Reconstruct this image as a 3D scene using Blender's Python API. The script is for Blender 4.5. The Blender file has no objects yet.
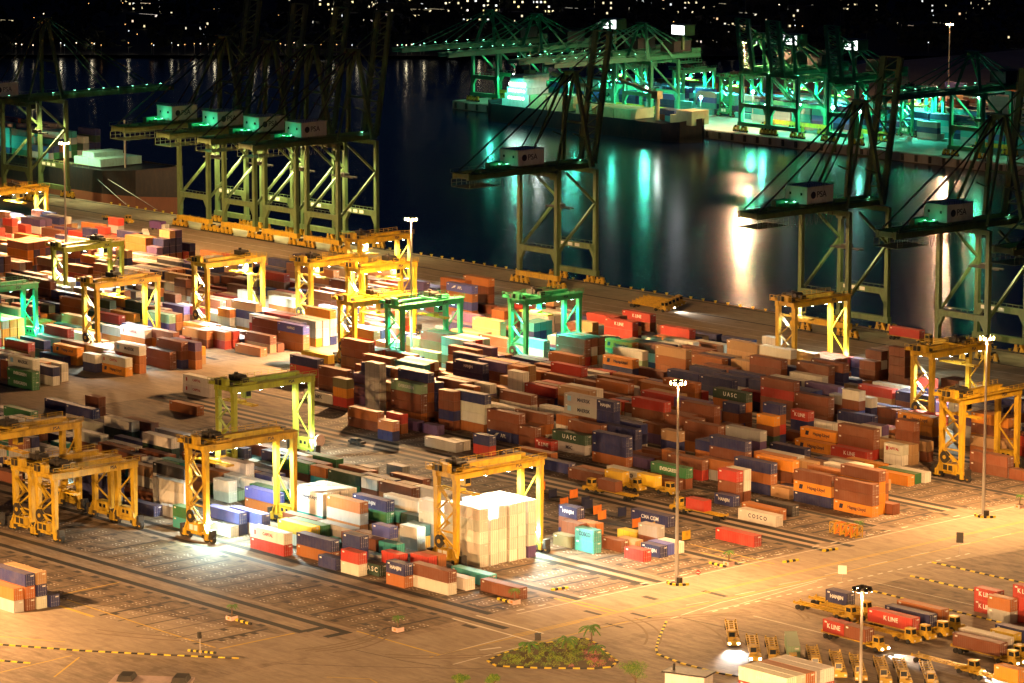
import bpy, math, random
from mathutils import Vector, Matrix
random.seed(11)
R = math.radians
sc = bpy.context.scene
COL = sc.collection

# ------------------------------------------------------------------ camera
CAM_H, TILT, YAW, FPX = 183.158, 0.166986881, 0.838349528, 3653.31
cd = bpy.data.cameras.new('camera'); cam = bpy.data.objects.new('camera', cd); COL.objects.link(cam)
fwd = Vector((-math.sin(YAW)*math.cos(TILT), math.cos(YAW)*math.cos(TILT), -math.sin(TILT)))
rgt = Vector((math.cos(YAW), math.sin(YAW), 0)); upv = rgt.cross(fwd)
cam.matrix_world = Matrix(((rgt.x, upv.x, -fwd.x, 0), (rgt.y, upv.y, -fwd.y, 0), (rgt.z, upv.z, -fwd.z, CAM_H), (0, 0, 0, 1)))
cd.sensor_width = 36; cd.lens = 36*FPX/1024; cd.clip_start = 1; cd.clip_end = 20000
sc.camera = cam
FD = Vector((-math.sin(YAW), math.cos(YAW), 0))       # level direction of view
def far(D, s, z=0):                                    # a point D metres out, s metres to the right of the view axis
    return FD*D + rgt*s + Vector((0, 0, z))

# ------------------------------------------------------------------ materials
def nt(name):
    m = bpy.data.materials.new(name); m.use_nodes = True
    t = m.node_tree; b = t.nodes['Principled BSDF']
    return m, t, b, t.nodes, t.links
def math_node(N, op, a=None, b=None):
    n = N.new('ShaderNodeMath'); n.operation = op
    if a is not None: n.inputs[0].default_value = a
    if b is not None: n.inputs[1].default_value = b
    return n
def mixc(N, L, fac, a, b, mode='MIX'):
    n = N.new('ShaderNodeMix'); n.data_type = 'RGBA'; n.blend_type = mode
    for s, v in ((n.inputs[0], fac), (n.inputs[6], a), (n.inputs[7], b)):
        if hasattr(v, 'is_linked'): L.new(v, s)
        else: s.default_value = v if not isinstance(v, tuple) else (*v, 1)[:4]
    return n.outputs[2]
def ramp(N, L, src, stops):
    n = N.new('ShaderNodeValToRGB'); L.new(src, n.inputs[0])
    e = n.color_ramp.elements
    while len(e) < len(stops): e.new(.5)
    for k, (p, c) in zip(e, stops):
        k.position = p; k.color = (c, c, c, 1) if not isinstance(c, tuple) else (*c, 1)[:4]
    return n.outputs[0]
def noise(N, L, scale, vec=None, detail=4, rough=.6, dims='3D'):
    n = N.new('ShaderNodeTexNoise'); n.inputs['Scale'].default_value = scale
    n.inputs['Detail'].default_value = detail; n.inputs['Roughness'].default_value = rough
    if vec is not None: L.new(vec, n.inputs['Vector'])
    return n.outputs[0]
def paint(name, col, rough=.5, metal=0, dirt=.35, dcol=(.09, .05, .025), scale=.6):
    m, t, b, N, L = nt(name)
    tc = N.new('ShaderNodeTexCoord')
    mp = N.new('ShaderNodeMapping'); mp.inputs['Scale'].default_value = (1, 1, .35); L.new(tc.outputs['Object'], mp.inputs[0])
    d = ramp(N, L, noise(N, L, scale, mp.outputs[0], 6, .7), [(.45, 0.), (.75, dirt)])
    L.new(mixc(N, L, d, col, dcol), b.inputs['Base Color'])
    b.inputs['Roughness'].default_value = rough; b.inputs['Metallic'].default_value = metal
    return m
def glow(name, col, strength):
    m, t, b, N, L = nt(name)
    b.inputs['Base Color'].default_value = (.02, .02, .02, 1)
    b.inputs['Emission Color'].default_value = (*col, 1); b.inputs['Emission Strength'].default_value = strength
    return m
def container_mat(name, src):
    m, t, b, N, L = nt(name)
    if src == 'obj':
        oi = N.new('ShaderNodeObjectInfo'); c = oi.outputs['Color']
    else:
        at = N.new('ShaderNodeAttribute'); at.attribute_name = 'paint'; c = at.outputs['Color']
    ge = N.new('ShaderNodeNewGeometry')
    mp = N.new('ShaderNodeMapping'); mp.inputs['Scale'].default_value = (1, 1, .22); L.new(ge.outputs['Position'], mp.inputs[0])
    streak = ramp(N, L, noise(N, L, 1.1, mp.outputs[0], 6, .75), [(.46, 0.), (.78, .4)])
    c1 = mixc(N, L, streak, c, mixc(N, L, .55, c, (.13, .06, .03)))
    fade = ramp(N, L, noise(N, L, .35, ge.outputs['Position'], 3, .6), [(.4, 0.), (.8, .12)])
    c2 = mixc(N, L, fade, c1, (.34, .28, .22))
    sp = N.new('ShaderNodeSeparateXYZ'); L.new(ge.outputs['True Normal'], sp.inputs[0])
    up = ramp(N, L, sp.outputs[2], [(.6, 0.), (.9, .3)])
    rn = noise(N, L, .9, ge.outputs['Position'], 5, .7)
    mu = math_node(N, 'MULTIPLY'); L.new(up, mu.inputs[0]); L.new(ramp(N, L, rn, [(.25, .35), (.7, 1.)]), mu.inputs[1])
    L.new(mixc(N, L, mu.outputs[0], c2, (.36, .28, .2)), b.inputs['Base Color'])      # dust that settles on the roofs
    b.inputs['Roughness'].default_value = .62
    return m
M = {}
M['box'] = container_mat('container_paint', 'obj')
M['boxes'] = container_mat('container_paint_many', 'attr')
M['rod'] = paint('galvanised_rods', (.42, .42, .42), .45, .6)
M['plate'] = paint('white_plate', (.75, .73, .68), .5)
M['ink_w'] = paint('white_letter_paint', (.78, .76, .7), .6, dirt=.15)
M['ink_b'] = paint('navy_letter_paint', (.01, .014, .05), .6, dirt=.1)
M['ink_r'] = paint('red_letter_paint', (.4, .03, .03), .6, dirt=.1)
M['ink_lb'] = paint('sky_blue_logo_paint', (.25, .5, .7), .6, dirt=.1)
M['yellow'] = paint('gantry_yellow', (.56, .34, .02), .45, dirt=.75)
M['ygreen'] = paint('gantry_yellow_greenlit', (.36, .38, .04), .45, dirt=.65)  # yellow gantry paint with green lamplight mixed into its colour
M['green'] = paint('gantry_green', (.025, .3, .12), .45, dirt=.6)
M['sts'] = paint('crane_green', (.1, .15, .055), .5, dirt=.6, dcol=(.03, .035, .015))
M['yellow_shaded'] = paint('shaded_gantry_yellow', (.46, .29, .02), .5, dirt=.8, dcol=(.07, .04, .015))  # dirtier gantry yellow, also darkened to shade the over-lit parked group
M['fsts'] = paint('far_crane_green', (.035, .26, .12), .5, dirt=.4)
M['dark'] = paint('dark_machinery', (.025, .022, .018), .6)
M['tyre'] = paint('rubber', (.018, .018, .018), .85, dirt=.5, dcol=(.06, .05, .04))
M['house'] = paint('machinery_house_white', (.72, .68, .64), .6, dirt=.3)
M['glass'] = paint('window_glass', (.015, .02, .025), .08, dirt=.1)
M['pole'] = paint('galvanised_pole', (.42, .38, .34), .5, .2)
M['kerb_y'] = paint('kerb_yellow', (.75, .55, .03), .7, dirt=.5)
M['kerb_k'] = paint('kerb_black', (.02, .02, .02), .75)
M['concrete'] = paint('concrete', (.36, .32, .27), .85, dirt=.5, scale=.25)
M['pink'] = paint('planter_paint', (.62, .42, .36), .8)
M['orange'] = paint('safety_orange', (.75, .2, .02), .6)
M['leaf'] = paint('leaf_green', (.08, .19, .03), .7, dirt=.6, dcol=(.1, .1, .02), scale=2)
M['leafy'] = paint('leaf_yellow', (.3, .36, .04), .7, dirt=.5, dcol=(.08, .16, .02), scale=2)
M['flower'] = paint('flower_pink', (.55, .13, .2), .7, dirt=.5, dcol=(.1, .1, .03), scale=3)
M['soil'] = paint('soil', (.1, .07, .035), .9)
M['trunk'] = paint('trunk', (.16, .1, .06), .9)
M['hull'] = paint('hull_black', (.012, .013, .016), .45)
M['boot'] = paint('hull_red', (.2, .075, .04), .6, dirt=.5)
M['cream'] = paint('ship_cream', (.4, .38, .17), .6)
M['roof'] = paint('roof_sheet', (.5, .36, .32), .7)
M['bollard'] = paint('fender_dark', (.05, .045, .04), .7)
M['lamp_w'] = glow('floodlight_lens', (.86, 1., .93), 60)
M['lamp_o'] = glow('sodium_lens', (1., .55, .2), 140)
M['lamp_g'] = glow('mercury_lens', (.25, 1., .6), 26)
M['lamp_c'] = glow('cyan_lens', (.45, 1., .9), 40)
M['lamp_head'] = glow('headlamp_lens', (1., .93, .8), 30)
M['lamp_red'] = glow('beacon_red', (1., .05, .03), 12)
M['shore'] = glow('shore_lamp_glow', (1., .8, .5), 2.6)
M['shore_c'] = glow('shore_lamp_cool', (.85, .95, 1.), 2)
M['shore_o'] = glow('shore_lamp_amber', (1., .5, .15), 2)
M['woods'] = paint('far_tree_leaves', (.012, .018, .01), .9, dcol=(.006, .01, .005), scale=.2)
M['sign'] = paint('sign_face', (.75, .72, .66), .5, dirt=.1)
M['screen_w'] = glow('lit_cabin_window', (.9, 1., .92), 9)

def ground_mat(name, base, dark, wear=.5, rough=.8, scale=.05, joints=0.):
    m, t, b, N, L = nt(name)
    ge = N.new('ShaderNodeNewGeometry')
    mp = N.new('ShaderNodeMapping'); mp.inputs['Scale'].default_value = (.25, 1, 1); L.new(ge.outputs['Position'], mp.inputs[0])
    big = ramp(N, L, noise(N, L, scale, ge.outputs['Position'], 5, .6), [(.3, 0.), (.7, 1.)])
    fine = ramp(N, L, noise(N, L, .55, mp.outputs[0], 8, .75), [(.35, 0.), (.68, 1.)])
    spots = ramp(N, L, noise(N, L, .22, ge.outputs['Position'], 3, .5), [(.56, 0.), (.68, .8)])
    c = mixc(N, L, big, tuple(x*.86 for x in base), tuple(min(1, x*1.14) for x in base))
    mu = math_node(N, 'MULTIPLY', b=wear); L.new(fine, mu.inputs[0])
    c = mixc(N, L, mu.outputs[0], c, dark)
    mu2 = math_node(N, 'MULTIPLY', b=wear*.7); L.new(spots, mu2.inputs[0])
    c = mixc(N, L, mu2.outputs[0], c, dark)
    br = N.new('ShaderNodeTexBrick'); br.offset = 0; br.inputs['Scale'].default_value = 1; br.inputs['Mortar Size'].default_value = .06; br.inputs['Mortar Smooth'].default_value = .4; br.inputs['Brick Width'].default_value = 6.; br.inputs['Row Height'].default_value = 4.7
    L.new(ge.outputs['Position'], br.inputs['Vector'])
    mu3 = math_node(N, 'MULTIPLY', b=joints); L.new(br.outputs['Fac'], mu3.inputs[0])
    c = mixc(N, L, mu3.outputs[0], c, dark)
    L.new(c, b.inputs['Base Color']); b.inputs['Roughness'].default_value = rough
    bp = N.new('ShaderNodeBump'); bp.inputs['Strength'].default_value = .25; bp.inputs['Distance'].default_value = .05
    L.new(fine, bp.inputs['Height']); L.new(bp.outputs[0], b.inputs['Normal'])
    return m
M['yard'] = ground_mat('yard_paving', (.33, .245, .165), (.1, .066, .042), .8, joints=.5)
M['road'] = ground_mat('road_asphalt', (.33, .25, .17), (.14, .095, .06), .6, joints=.3)
M['bay'] = ground_mat('stack_bay_paving', (.25, .175, .11), (.06, .038, .024), 1.0)
M['strip'] = ground_mat('runway_dark', (.03, .025, .02), (.02, .017, .015), .6)
M['stripl'] = ground_mat('runway_concrete', (.42, .3, .2), (.22, .15, .1), .45)
M['apron'] = ground_mat('apron_concrete', (.36, .28, .18), (.14, .1, .07), .55, scale=.03, joints=.4)
M['mark_y'] = ground_mat('yellow_marking', (.6, .38, .04), (.3, .2, .06), .5)
M['mark_w'] = ground_mat('white_marking', (.66, .6, .5), (.34, .28, .2), .55)
M['mark_p'] = ground_mat('pale_lines', (.68, .6, .5), (.3, .24, .17), .7)
M['tyremark'] = ground_mat('tyre_marks', (.15, .1, .055), (.22, .15, .09), .9)
M['oil'] = ground_mat('dark_patch', (.055, .045, .035), (.03, .02, .015), .5)
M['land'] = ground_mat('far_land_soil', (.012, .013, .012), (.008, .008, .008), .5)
M['fquay'] = ground_mat('far_terminal_paving', (.3, .27, .22), (.16, .13, .1), .5)

def water_mat():
    m, t, b, N, L = nt('harbour_water')
    b.inputs['Base Color'].default_value = (.002, .005, .014, 1)
    b.inputs['Roughness'].default_value = .2; b.inputs['IOR'].default_value = 1.33
    b.inputs['Specular IOR Level'].default_value = .6
    ge = N.new('ShaderNodeNewGeometry')
    mp = N.new('ShaderNodeMapping'); mp.inputs['Rotation'].default_value = (0, 0, -YAW); mp.inputs['Scale'].default_value = (.55, 1.6, 1)
    L.new(ge.outputs['Position'], mp.inputs[0])
    n1 = noise(N, L, .09, mp.outputs[0], 4, .6)
    bp = N.new('ShaderNodeBump'); bp.inputs['Strength'].default_value = .04; bp.inputs['Distance'].default_value = 1.2
    L.new(n1, bp.inputs['Height']); L.new(bp.outputs[0], b.inputs['Normal'])
    return m
M['water'] = water_mat()

def window_mat(name, base, lit, amount, sx=3.0, sz=3.1, warm=(1., .8, .42)):
    """Facade whose windows are cells of a grid; some cells are lit rooms."""
    m, t, b, N, L = nt(name)
    tc = N.new('ShaderNodeTexCoord'); oi = N.new('ShaderNodeObjectInfo')
    sp = N.new('ShaderNodeSeparateXYZ'); L.new(tc.outputs['Object'], sp.inputs[0])
    u = math_node(N, 'ADD'); L.new(sp.outputs[0], u.inputs[0]); L.new(sp.outputs[1], u.inputs[1])
    cx = math_node(N, 'DIVIDE', b=sx); L.new(u.outputs[0], cx.inputs[0])
    cz = math_node(N, 'DIVIDE', b=sz); L.new(sp.outputs[2], cz.inputs[0])
    fx = math_node(N, 'FLOOR'); L.new(cx.outputs[0], fx.inputs[0]); fz = math_node(N, 'FLOOR'); L.new(cz.outputs[0], fz.inputs[0])
    rx = math_node(N, 'FRACT'); L.new(cx.outputs[0], rx.inputs[0]); rz = math_node(N, 'FRACT'); L.new(cz.outputs[0], rz.inputs[0])
    cb = N.new('ShaderNodeCombineXYZ'); L.new(fx.outputs[0], cb.inputs[0]); L.new(fz.outputs[0], cb.inputs[1]); L.new(oi.outputs['Random'], cb.inputs[2])
    wn = N.new('ShaderNodeTexWhiteNoise'); wn.noise_dimensions = '3D'; L.new(cb.outputs[0], wn.inputs[0])
    on = math_node(N, 'LESS_THAN', b=amount); L.new(wn.outputs[0], on.inputs[0])
    def band(src, a, c):
        g = math_node(N, 'GREATER_THAN', b=a); L.new(src, g.inputs[0]); l = math_node(N, 'LESS_THAN', b=c); L.new(src, l.inputs[0])
        k = math_node(N, 'MULTIPLY'); L.new(g.outputs[0], k.inputs[0]); L.new(l.outputs[0], k.inputs[1]); return k.outputs[0]
    w = math_node(N, 'MULTIPLY'); L.new(band(rx.outputs[0], .3, .75), w.inputs[0]); L.new(band(rz.outputs[0], .35, .75), w.inputs[1])
    e = math_node(N, 'MULTIPLY'); L.new(w.outputs[0], e.inputs[0]); L.new(on.outputs[0], e.inputs[1])
    s = math_node(N, 'MULTIPLY', b=lit); L.new(e.outputs[0], s.inputs[0])
    L.new(s.outputs[0], b.inputs['Emission Strength'])
    L.new(mixc(N, L, wn.outputs[0], warm, (.95, .95, .8)), b.inputs['Emission Color']) if False else None
    tint = N.new('ShaderNodeTexWhiteNoise'); tint.noise_dimensions = '3D'
    ad = N.new('ShaderNodeVectorMath'); ad.operation = 'ADD'; ad.inputs[1].default_value = (17.3, 5.1, 3.7); L.new(cb.outputs[0], ad.inputs[0]); L.new(ad.outputs[0], tint.inputs[0])
    L.new(ramp(N, L, tint.outputs[0], [(.0, warm), (.55, (1., .86, .55)), (.8, (.85, .95, 1.)), (1., (1., .6, .3))]), b.inputs['Emission Color'])
    L.new(mixc(N, L, w.outputs[0], base, (.01, .012, .016)), b.inputs['Base Color'])
    b.inputs['Roughness'].default_value = .8
    return m
M['tower'] = window_mat('tower_facade', (.03, .03, .035), 1.3, .4, 2.6, 3.0, (1., .78, .25))
M['lowrise'] = window_mat('lowrise_facade', (.02, .022, .026), .8, .13, 2.4, 3.2)

# ------------------------------------------------------------------ mesh builder
class MB:
    def __init__(s): s.v = []; s.f = []; s.m = []; s.c = []; s.col = None
    def face(s, idx, mi=0):
        s.f.append(idx); s.m.append(mi)
        if s.col is not None: s.c.append(s.col)
    def hexa(s, p, mi=0):
        n = len(s.v); s.v += [tuple(q) for q in p]
        for q in ((0, 3, 2, 1), (4, 5, 6, 7), (0, 1, 5, 4), (1, 2, 6, 5), (2, 3, 7, 6), (3, 0, 4, 7)): s.face(tuple(n+i for i in q), mi)
    def box(s, x0, y0, z0, x1, y1, z1, mi=0):
        s.hexa([(x0, y0, z0), (x1, y0, z0), (x1, y1, z0), (x0, y1, z0), (x0, y0, z1), (x1, y0, z1), (x1, y1, z1), (x0, y1, z1)], mi)
    def beam(s, a, b, w, h=None, mi=0):
        a, b = Vector(a), Vector(b); h = h or w; d = (b-a)
        if d.length < 1e-6: return
        d.normalize(); ref = Vector((0, 0, 1)) if abs(d.z) < .95 else Vector((1, 0, 0))
        sx = d.cross(ref).normalized(); sy = sx.cross(d).normalized()
        q = [(-w/2, -h/2), (w/2, -h/2), (w/2, h/2), (-w/2, h/2)]
        s.hexa([a+sx*i+sy*j for i, j in q]+[b+sx*i+sy*j for i, j in q], mi)
    def tube(s, a, b, r, n=10, r2=None, mi=0, caps=True):
        a, b = Vector(a), Vector(b); r2 = r if r2 is None else r2; d = (b-a).normalized()
        ref = Vector((0, 0, 1)) if abs(d.z) < .95 else Vector((1, 0, 0))
        sx = d.cross(ref).normalized(); sy = sx.cross(d)
        k = len(s.v)
        for c, rr in ((a, r), (b, r2)):
            for i in range(n):
                t = 2*math.pi*i/n; s.v.append(tuple(c+sx*math.cos(t)*rr+sy*math.sin(t)*rr))
        for i in range(n):
            j = (i+1) % n; s.face((k+i, k+j, k+n+j, k+n+i), mi)
        if caps: s.face(tuple(k+i for i in reversed(range(n))), mi); s.face(tuple(k+n+i for i in range(n)), mi)
    def ball(s, c, r, n=8, mi=0, sq=1.):
        k = len(s.v); m = max(4, n//2+1)
        for i in range(m+1):
            ph = math.pi*i/m
            for j in range(n):
                t = 2*math.pi*j/n; s.v.append((c[0]+r*math.sin(ph)*math.cos(t), c[1]+r*math.sin(ph)*math.sin(t), c[2]+r*math.cos(ph)*sq))
        for i in range(m):
            for j in range(n): s.face((k+i*n+j, k+(i+1)*n+j, k+(i+1)*n+(j+1) % n, k+i*n+(j+1) % n), mi)
    def quad(s, pts, mi=0):
        n = len(s.v); s.v += [tuple(p) for p in pts]; s.face(tuple(range(n, n+len(pts))), mi)
    def mesh(s, name, mats):
        me = bpy.data.meshes.new(name); me.from_pydata(s.v, [], s.f)
        for m in (mats if isinstance(mats, (list, tuple)) else [mats]): me.materials.append(m)
        me.polygons.foreach_set('material_index', s.m)
        if s.c:
            at = me.attributes.new('paint', 'FLOAT_COLOR', 'FACE')
            at.data.foreach_set('color', [x for c in s.c for x in (*c, 1)])
        me.update(); return me
    def build(s, name, mats, parent=None, loc=None, rz=0):
        return put(name, s.mesh(name, mats), parent, loc, rz)
def put(name, me, parent=None, loc=None, rz=0):
    o = bpy.data.objects.new(name, me); COL.objects.link(o)
    if parent: o.parent = parent
    if loc is not None: o.location = loc
    if rz: o.rotation_euler = (0, 0, rz)
    return o
LABELS = {}
def tag(o, label, cat, group=None, kind=None):
    if label: o['label'] = label
    if cat: o['category'] = cat
    if group: o['group'] = group
    if kind: o['kind'] = kind
    return o
def structure(o): o['kind'] = 'structure'; return o
def empty(name, loc=(0, 0, 0), rz=0):
    o = bpy.data.objects.new(name, None); COL.objects.link(o); o.location = loc; o.rotation_euler = (0, 0, rz); o.empty_display_size = 1
    return o
def children(o): return list(o.children)
def copy_tree(o, parent=None):
    c = o.copy(); COL.objects.link(c)
    if parent: c.parent = parent
    for ch in children(o): copy_tree(ch, c)
    return c
_txt = {}
def text_mesh(body, h, bold=.0):
    key = (body, h)
    if key in _txt: return _txt[key]
    cu = bpy.data.curves.new('txt', 'FONT'); cu.body = body; cu.size = h; cu.align_x = 'CENTER'; cu.align_y = 'CENTER'; cu.extrude = .015; cu.offset = bold
    ob = bpy.data.objects.new('txt', cu); COL.objects.link(ob)
    dg = bpy.context.evaluated_depsgraph_get(); dg.update()
    me = bpy.data.meshes.new_from_object(ob.evaluated_get(dg)); me.name = 'lettering'
    bpy.data.objects.remove(ob); bpy.data.curves.remove(cu)
    xs = [v.co.x for v in me.vertices]; w = (max(xs)-min(xs)) if xs else 0
    _txt[key] = (me, w); return _txt[key]
def lettering(body, h, mat, parent, loc, rot, maxw=None, bold=.02):
    me, w = text_mesh(body, h, bold)
    me = me.copy(); me.materials.clear(); me.materials.append(mat)
    o = bpy.data.objects.new('lettering', me); COL.objects.link(o); o.parent = parent; o.location = loc; o.rotation_euler = rot
    if maxw and w > maxw: o.scale = (maxw/w, 1, 1)
    return o
def point(loc, col, watts, radius=.5, parent=None, name='lamp_light'):
    l = bpy.data.lights.new(name, 'POINT'); l.color = col; l.energy = watts; l.shadow_soft_size = radius
    o = bpy.data.objects.new(name, l); COL.objects.link(o); o.location = loc
    if parent: o.parent = parent
    return o
def spot(loc, aim, col, watts, angle=120, radius=.3, blend=.6, parent=None, name='lamp_light'):
    l = bpy.data.lights.new(name, 'SPOT'); l.color = col; l.energy = watts; l.shadow_soft_size = radius; l.spot_size = R(angle); l.spot_blend = blend
    o = bpy.data.objects.new(name, l); COL.objects.link(o); o.location = loc
    o.rotation_euler = (Vector(aim)-Vector(loc)).to_track_quat('-Z', 'Y').to_euler()
    if parent: o.parent = parent
    return o
SODIUM = (1., .56, .235); COOL = (.85, 1., .92); MERC = (.06, 1., .45); CYAN = (.08, 1., .68)
SKY, MOON, EXPO = .007, .006, 0.75; MASTP, GANP, GRNP, FAR_W = 6.8, 4.8, 2.0, 2100000
# lettering first, while the scene is still empty
for wd, h in (('MAERSK', 1.3), ('HANJIN', 1.1), ('Hapag-Lloyd', 1.15), ('HAPAG', 1.1), ('K LINE', 1.35), ('EVERGREEN', 1.2), ('U A S C', 1.5), ('MSC', 1.3),
              ('COSCO', 1.3), ('C O S C O', 1.3), ('CMA CGM', 1.25), ('APL', 1.3), ('HYUNDAI', 1.1), ('CAPITAL', .95), ('NYK', 1.5), ('TEX', .95), ('PSA', 2.6), ('PSA', 1.1)):
    text_mesh(wd, h, .02)

# ------------------------------------------------------------------ the setting
QUAY = 826.0; WATER = -4.2
def sheet(name, pts, z, mat, kind='structure'):
    b = MB(); b.quad([(x, y, z) for x, y in pts]); o = b.build(name, M[mat]); o['kind'] = kind; return o
b = MB(); b.box(-2600, -400, -12, 700, QUAY, 0); structure(b.build('ground', M['yard']))
b = MB(); b.quad([(-9000, -3000, WATER), (6000, -3000, WATER), (6000, 9000, WATER), (-9000, 9000, WATER)]); structure(b.build('water', M['water']))
# quay face, coping
b = MB(); b.box(-2600, QUAY+.003, -3.9, 700, QUAY+.5, -.25); structure(b.build('quay_wall', M['concrete']))
sheet('apron', [(-2600, 764), (700, 764), (700, QUAY-.5), (-2600, QUAY-.5)], .004, 'apron')
# roads
sheet('road', [(-553, 300), (-524, 300), (-524, 763), (-553, 763)], .004, 'road')
sheet('yard_cross_road', [(-838, 470), (-806, 470), (-806, 763), (-838, 763)], .004, 'road')
sheet('service_road', [(-900, 392), (-600, 405), (-556, 430), (-553.2, 445), (-553.2, 461), (-570, 451), (-640, 431), (-900, 424)], .004, 'road')
sheet('gate_road', [(-523.7, 466), (-478, 482), (-440, 500), (-440, 470), (-500, 447), (-523.7, 438)], .006, 'road')
sheet('branch_road', [(-523.8, 571), (-523.8, 583.5), (-420, 583.5), (-420, 571)], .004, 'road')

marks = {}
def strip(kind, x0, y0, x1, y1, w, z=.008):
    d = Vector((x1-x0, y1-y0, 0)); d.normalize(); n = Vector((-d.y, d.x, 0))*w/2
    marks.setdefault((kind, z), MB()).quad([(x0-n.x, y0-n.y, z), (x1-n.x, y1-n.y, z), (x1+n.x, y1+n.y, z), (x0+n.x, y0+n.y, z)])
def rect(kind, x0, y0, x1, y1, z=.012):
    marks.setdefault((kind, z), MB()).quad([(x0, y0, z), (x1, y0, z), (x1, y1, z), (x0, y1, z)])
# wheel runways of the gantries: a dark strip, a concrete strip and a dark strip
for y, a, c in ((455, -800, -570), (461.6, -800, -563), (488.2, -800, -544.5), (494, -800, -556), (516.6, -835, -553), (536.4, -800, -553), (540.6, -835, -553),  # the strip in front of block B is mostly container shade, painted dark
                (565.5, -806, -553), (589.6, -806, -549), (593.4, -806, -556), (597.4, -806, -549), (616.8, -806, -560), (641, -806, -560), (645.2, -806, -560), (667.8, -806, -558), (690, -806, -558), (694, -806, -558), (717, -806, -562), (740, -806, -562)):
    strip('strip', a, y, c, y, 1.9)
    if y in (536.4, 589.6, 593.4, 641, 690): strip('stripl', a, y+2.0, c, y+2.0, 1.5, .006)
rect('strip', -571.5, 455.96, -569.6, 460.6, .008); rect('strip', -564.9, 455.96, -563, 460.6, .008)
for y in (571, 594.6, 616.8, 641, 667, 693, 717, 741):
    strip('strip', -1250, y, -842, y, 1.9)
# stacking bays: darker paving, slot numbers and corner marks
bays = ((431.5, 452.5, -700, -572), (464.5, 485.5, -800, -556), (495, 513.5, -800, -556), (519, 535, -835, -553.5), (544, 563, -806, -553.5), (567.5, 587, -806, -553.5), (599.5, 615, -806, -553), (618.5, 639, -806, -556), (647, 666, -806, -556), (669.5, 688.3, -806, -556))
for (y0, y1, x0, x1) in bays:
    rect('bay', x0, y0, x1, y1, .0035)
rnd = random.Random(4)
for (y0, y1, x0, x1) in bays:
    x = x1-2
    while x > max(x0, -760):
        for k in range(6):
            y = y0+1.6+k*2.82
            if y > y1-1.2: break
            if rnd.random() < .86:
                for dx in (-.95, .45):                       # corner spots at the slot ends
                    for dy in (-.62, .3): rect('mark_p', x+dx+rnd.uniform(-.05, .05), y+dy, x+dx+.5, y+dy+.32, .010)
            if rnd.random() < .22: rect('oil', x-2.9, y-.7, x-1.3, y+.7, .010)
        if rnd.random() < .9: rect('oil', x-1.1, y1-.9, x+1.1, y1+.5, .010)
        strip('oil', x-3.2, y0+1, x-3.2, y1-1, rnd.choice((.3, .5, .9)), .006)
        x -= 6.5
for (x, y, w, h_) in ((-566, 496, 5, 1.0), (-560, 498.4, 3, 1.2), (-577, 475, 2.6, 1.4), (-575.5, 478, 2.6, 1.4), (-553, 483, 4, 1.5), (-545, 510, 5, 1.2), (-537, 516, 6, 1), (-534, 506, 5, .9), (-546, 528, 4, 1.5), (-541, 541, 7, 1.4)):
    rect('oil', x, y, x+w, y+h_, .013)
# painted lines
for k, pts, w in (('mark_y', [(-624.3, 431.2), (-609.6, 430.9)], .9), ('mark_y', [(-625.8, 435.5), (-590.4, 434.2), (-572, 434.0)], .45), ('mark_y', [(-570.6, 433.9), (-570.7, 453.5)], .5),
                  ('mark_y', [(-630.4, 437.8), (-631.2, 453.1)], .4), ('mark_y', [(-563.5, 463.9), (-537.3, 463.9)], .5), ('mark_y', [(-537.3, 461.1), (-538.4, 503.1)], .3),
                  ('mark_w', [(-537.2, 463.6), (-539.0, 484.8)], .35), ('mark_w', [(-529.9, 460.8), (-531.6, 482.5)], .35), ('mark_w', [(-558.4, 485.5), (-532.8, 485.0)], .6), ('mark_w', [(-557.1, 491), (-536.3, 491)], .6),
                  ('mark_w', [(-534.9, 472.3), (-533.7, 477.0)], .8), ('mark_y', [(-557.5, 513.4), (-539.9, 513.4)], .5), ('mark_y', [(-557.5, 515.2), (-539.9, 515.2)], .5),
                  ('mark_y', [(-538.9, 485.6), (-540.4, 760)], .3), ('mark_y', [(-539.7, 485.6), (-541.2, 760)], .25), ('mark_y', [(-531.7, 485.3), (-532.4, 525.0), (-534.5, 760)], .3), ('mark_w', [(-527.8, 518.3), (-531, 537.0), (-531.5, 570)], .3),
                  ('mark_w', [(-552.3, 498), (-552.3, 760)], .25), ('mark_y', [(-567.5, 567.4), (-549.1, 567.4)], .4), ('mark_y', [(-575, 571.6), (-548.5, 571.6)], .4), ('mark_y', [(-539.0, 436.1), (-532.3, 441.5), (-529.0, 440.6)], .3),
                  ('mark_y', [(-584.6, 390.6), (-586.1, 408.9)], .3), ('mark_y', [(-574.6, 396.5), (-584.0, 409.2)], .35), ('mark_y', [(-608.6, 406.9), (-596.1, 414.2)], .3),
                  ('mark_w', [(-518.1, 533.7), (-480, 533.7)], .25), ('oil', [(-527.4, 521.3), (-493.8, 524.0), (-470, 525)], .3), ('oil', [(-553.3, 435.8), (-541, 446), (-529.5, 457.1), (-521.6, 464.8)], .22), ('oil', [(-551.6, 453.8), (-538, 455.5), (-530.5, 458.0)], .22),
                  ('mark_w', [(-527.2, 528), (-527.2, 537.8), (-530.6, 566.2)], .25), ('mark_w', [(-523, 575), (-440, 575)], .2)):
    for (xa, ya), (xb, yb) in zip(pts, pts[1:]): strip(k, xa, ya, xb, yb, w, .016 if k == 'oil' else .020)
for i in range(26): strip('mark_w', -526.5, 530+i*3.2, -526.5, 531.6+i*3.2, .5, .024)
for i in range(16): strip('mark_p', -533.5-rnd.random(), 530+i*14, -533.5, 536+i*14, .3, .024)
for i in range(40):                                            # white box marks where the blocks meet the road
    y = 500+i*6
    if rnd.random() < .6: strip('mark_w', -554.5, y, -554.5, y+2.2, .5, .024)
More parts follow.
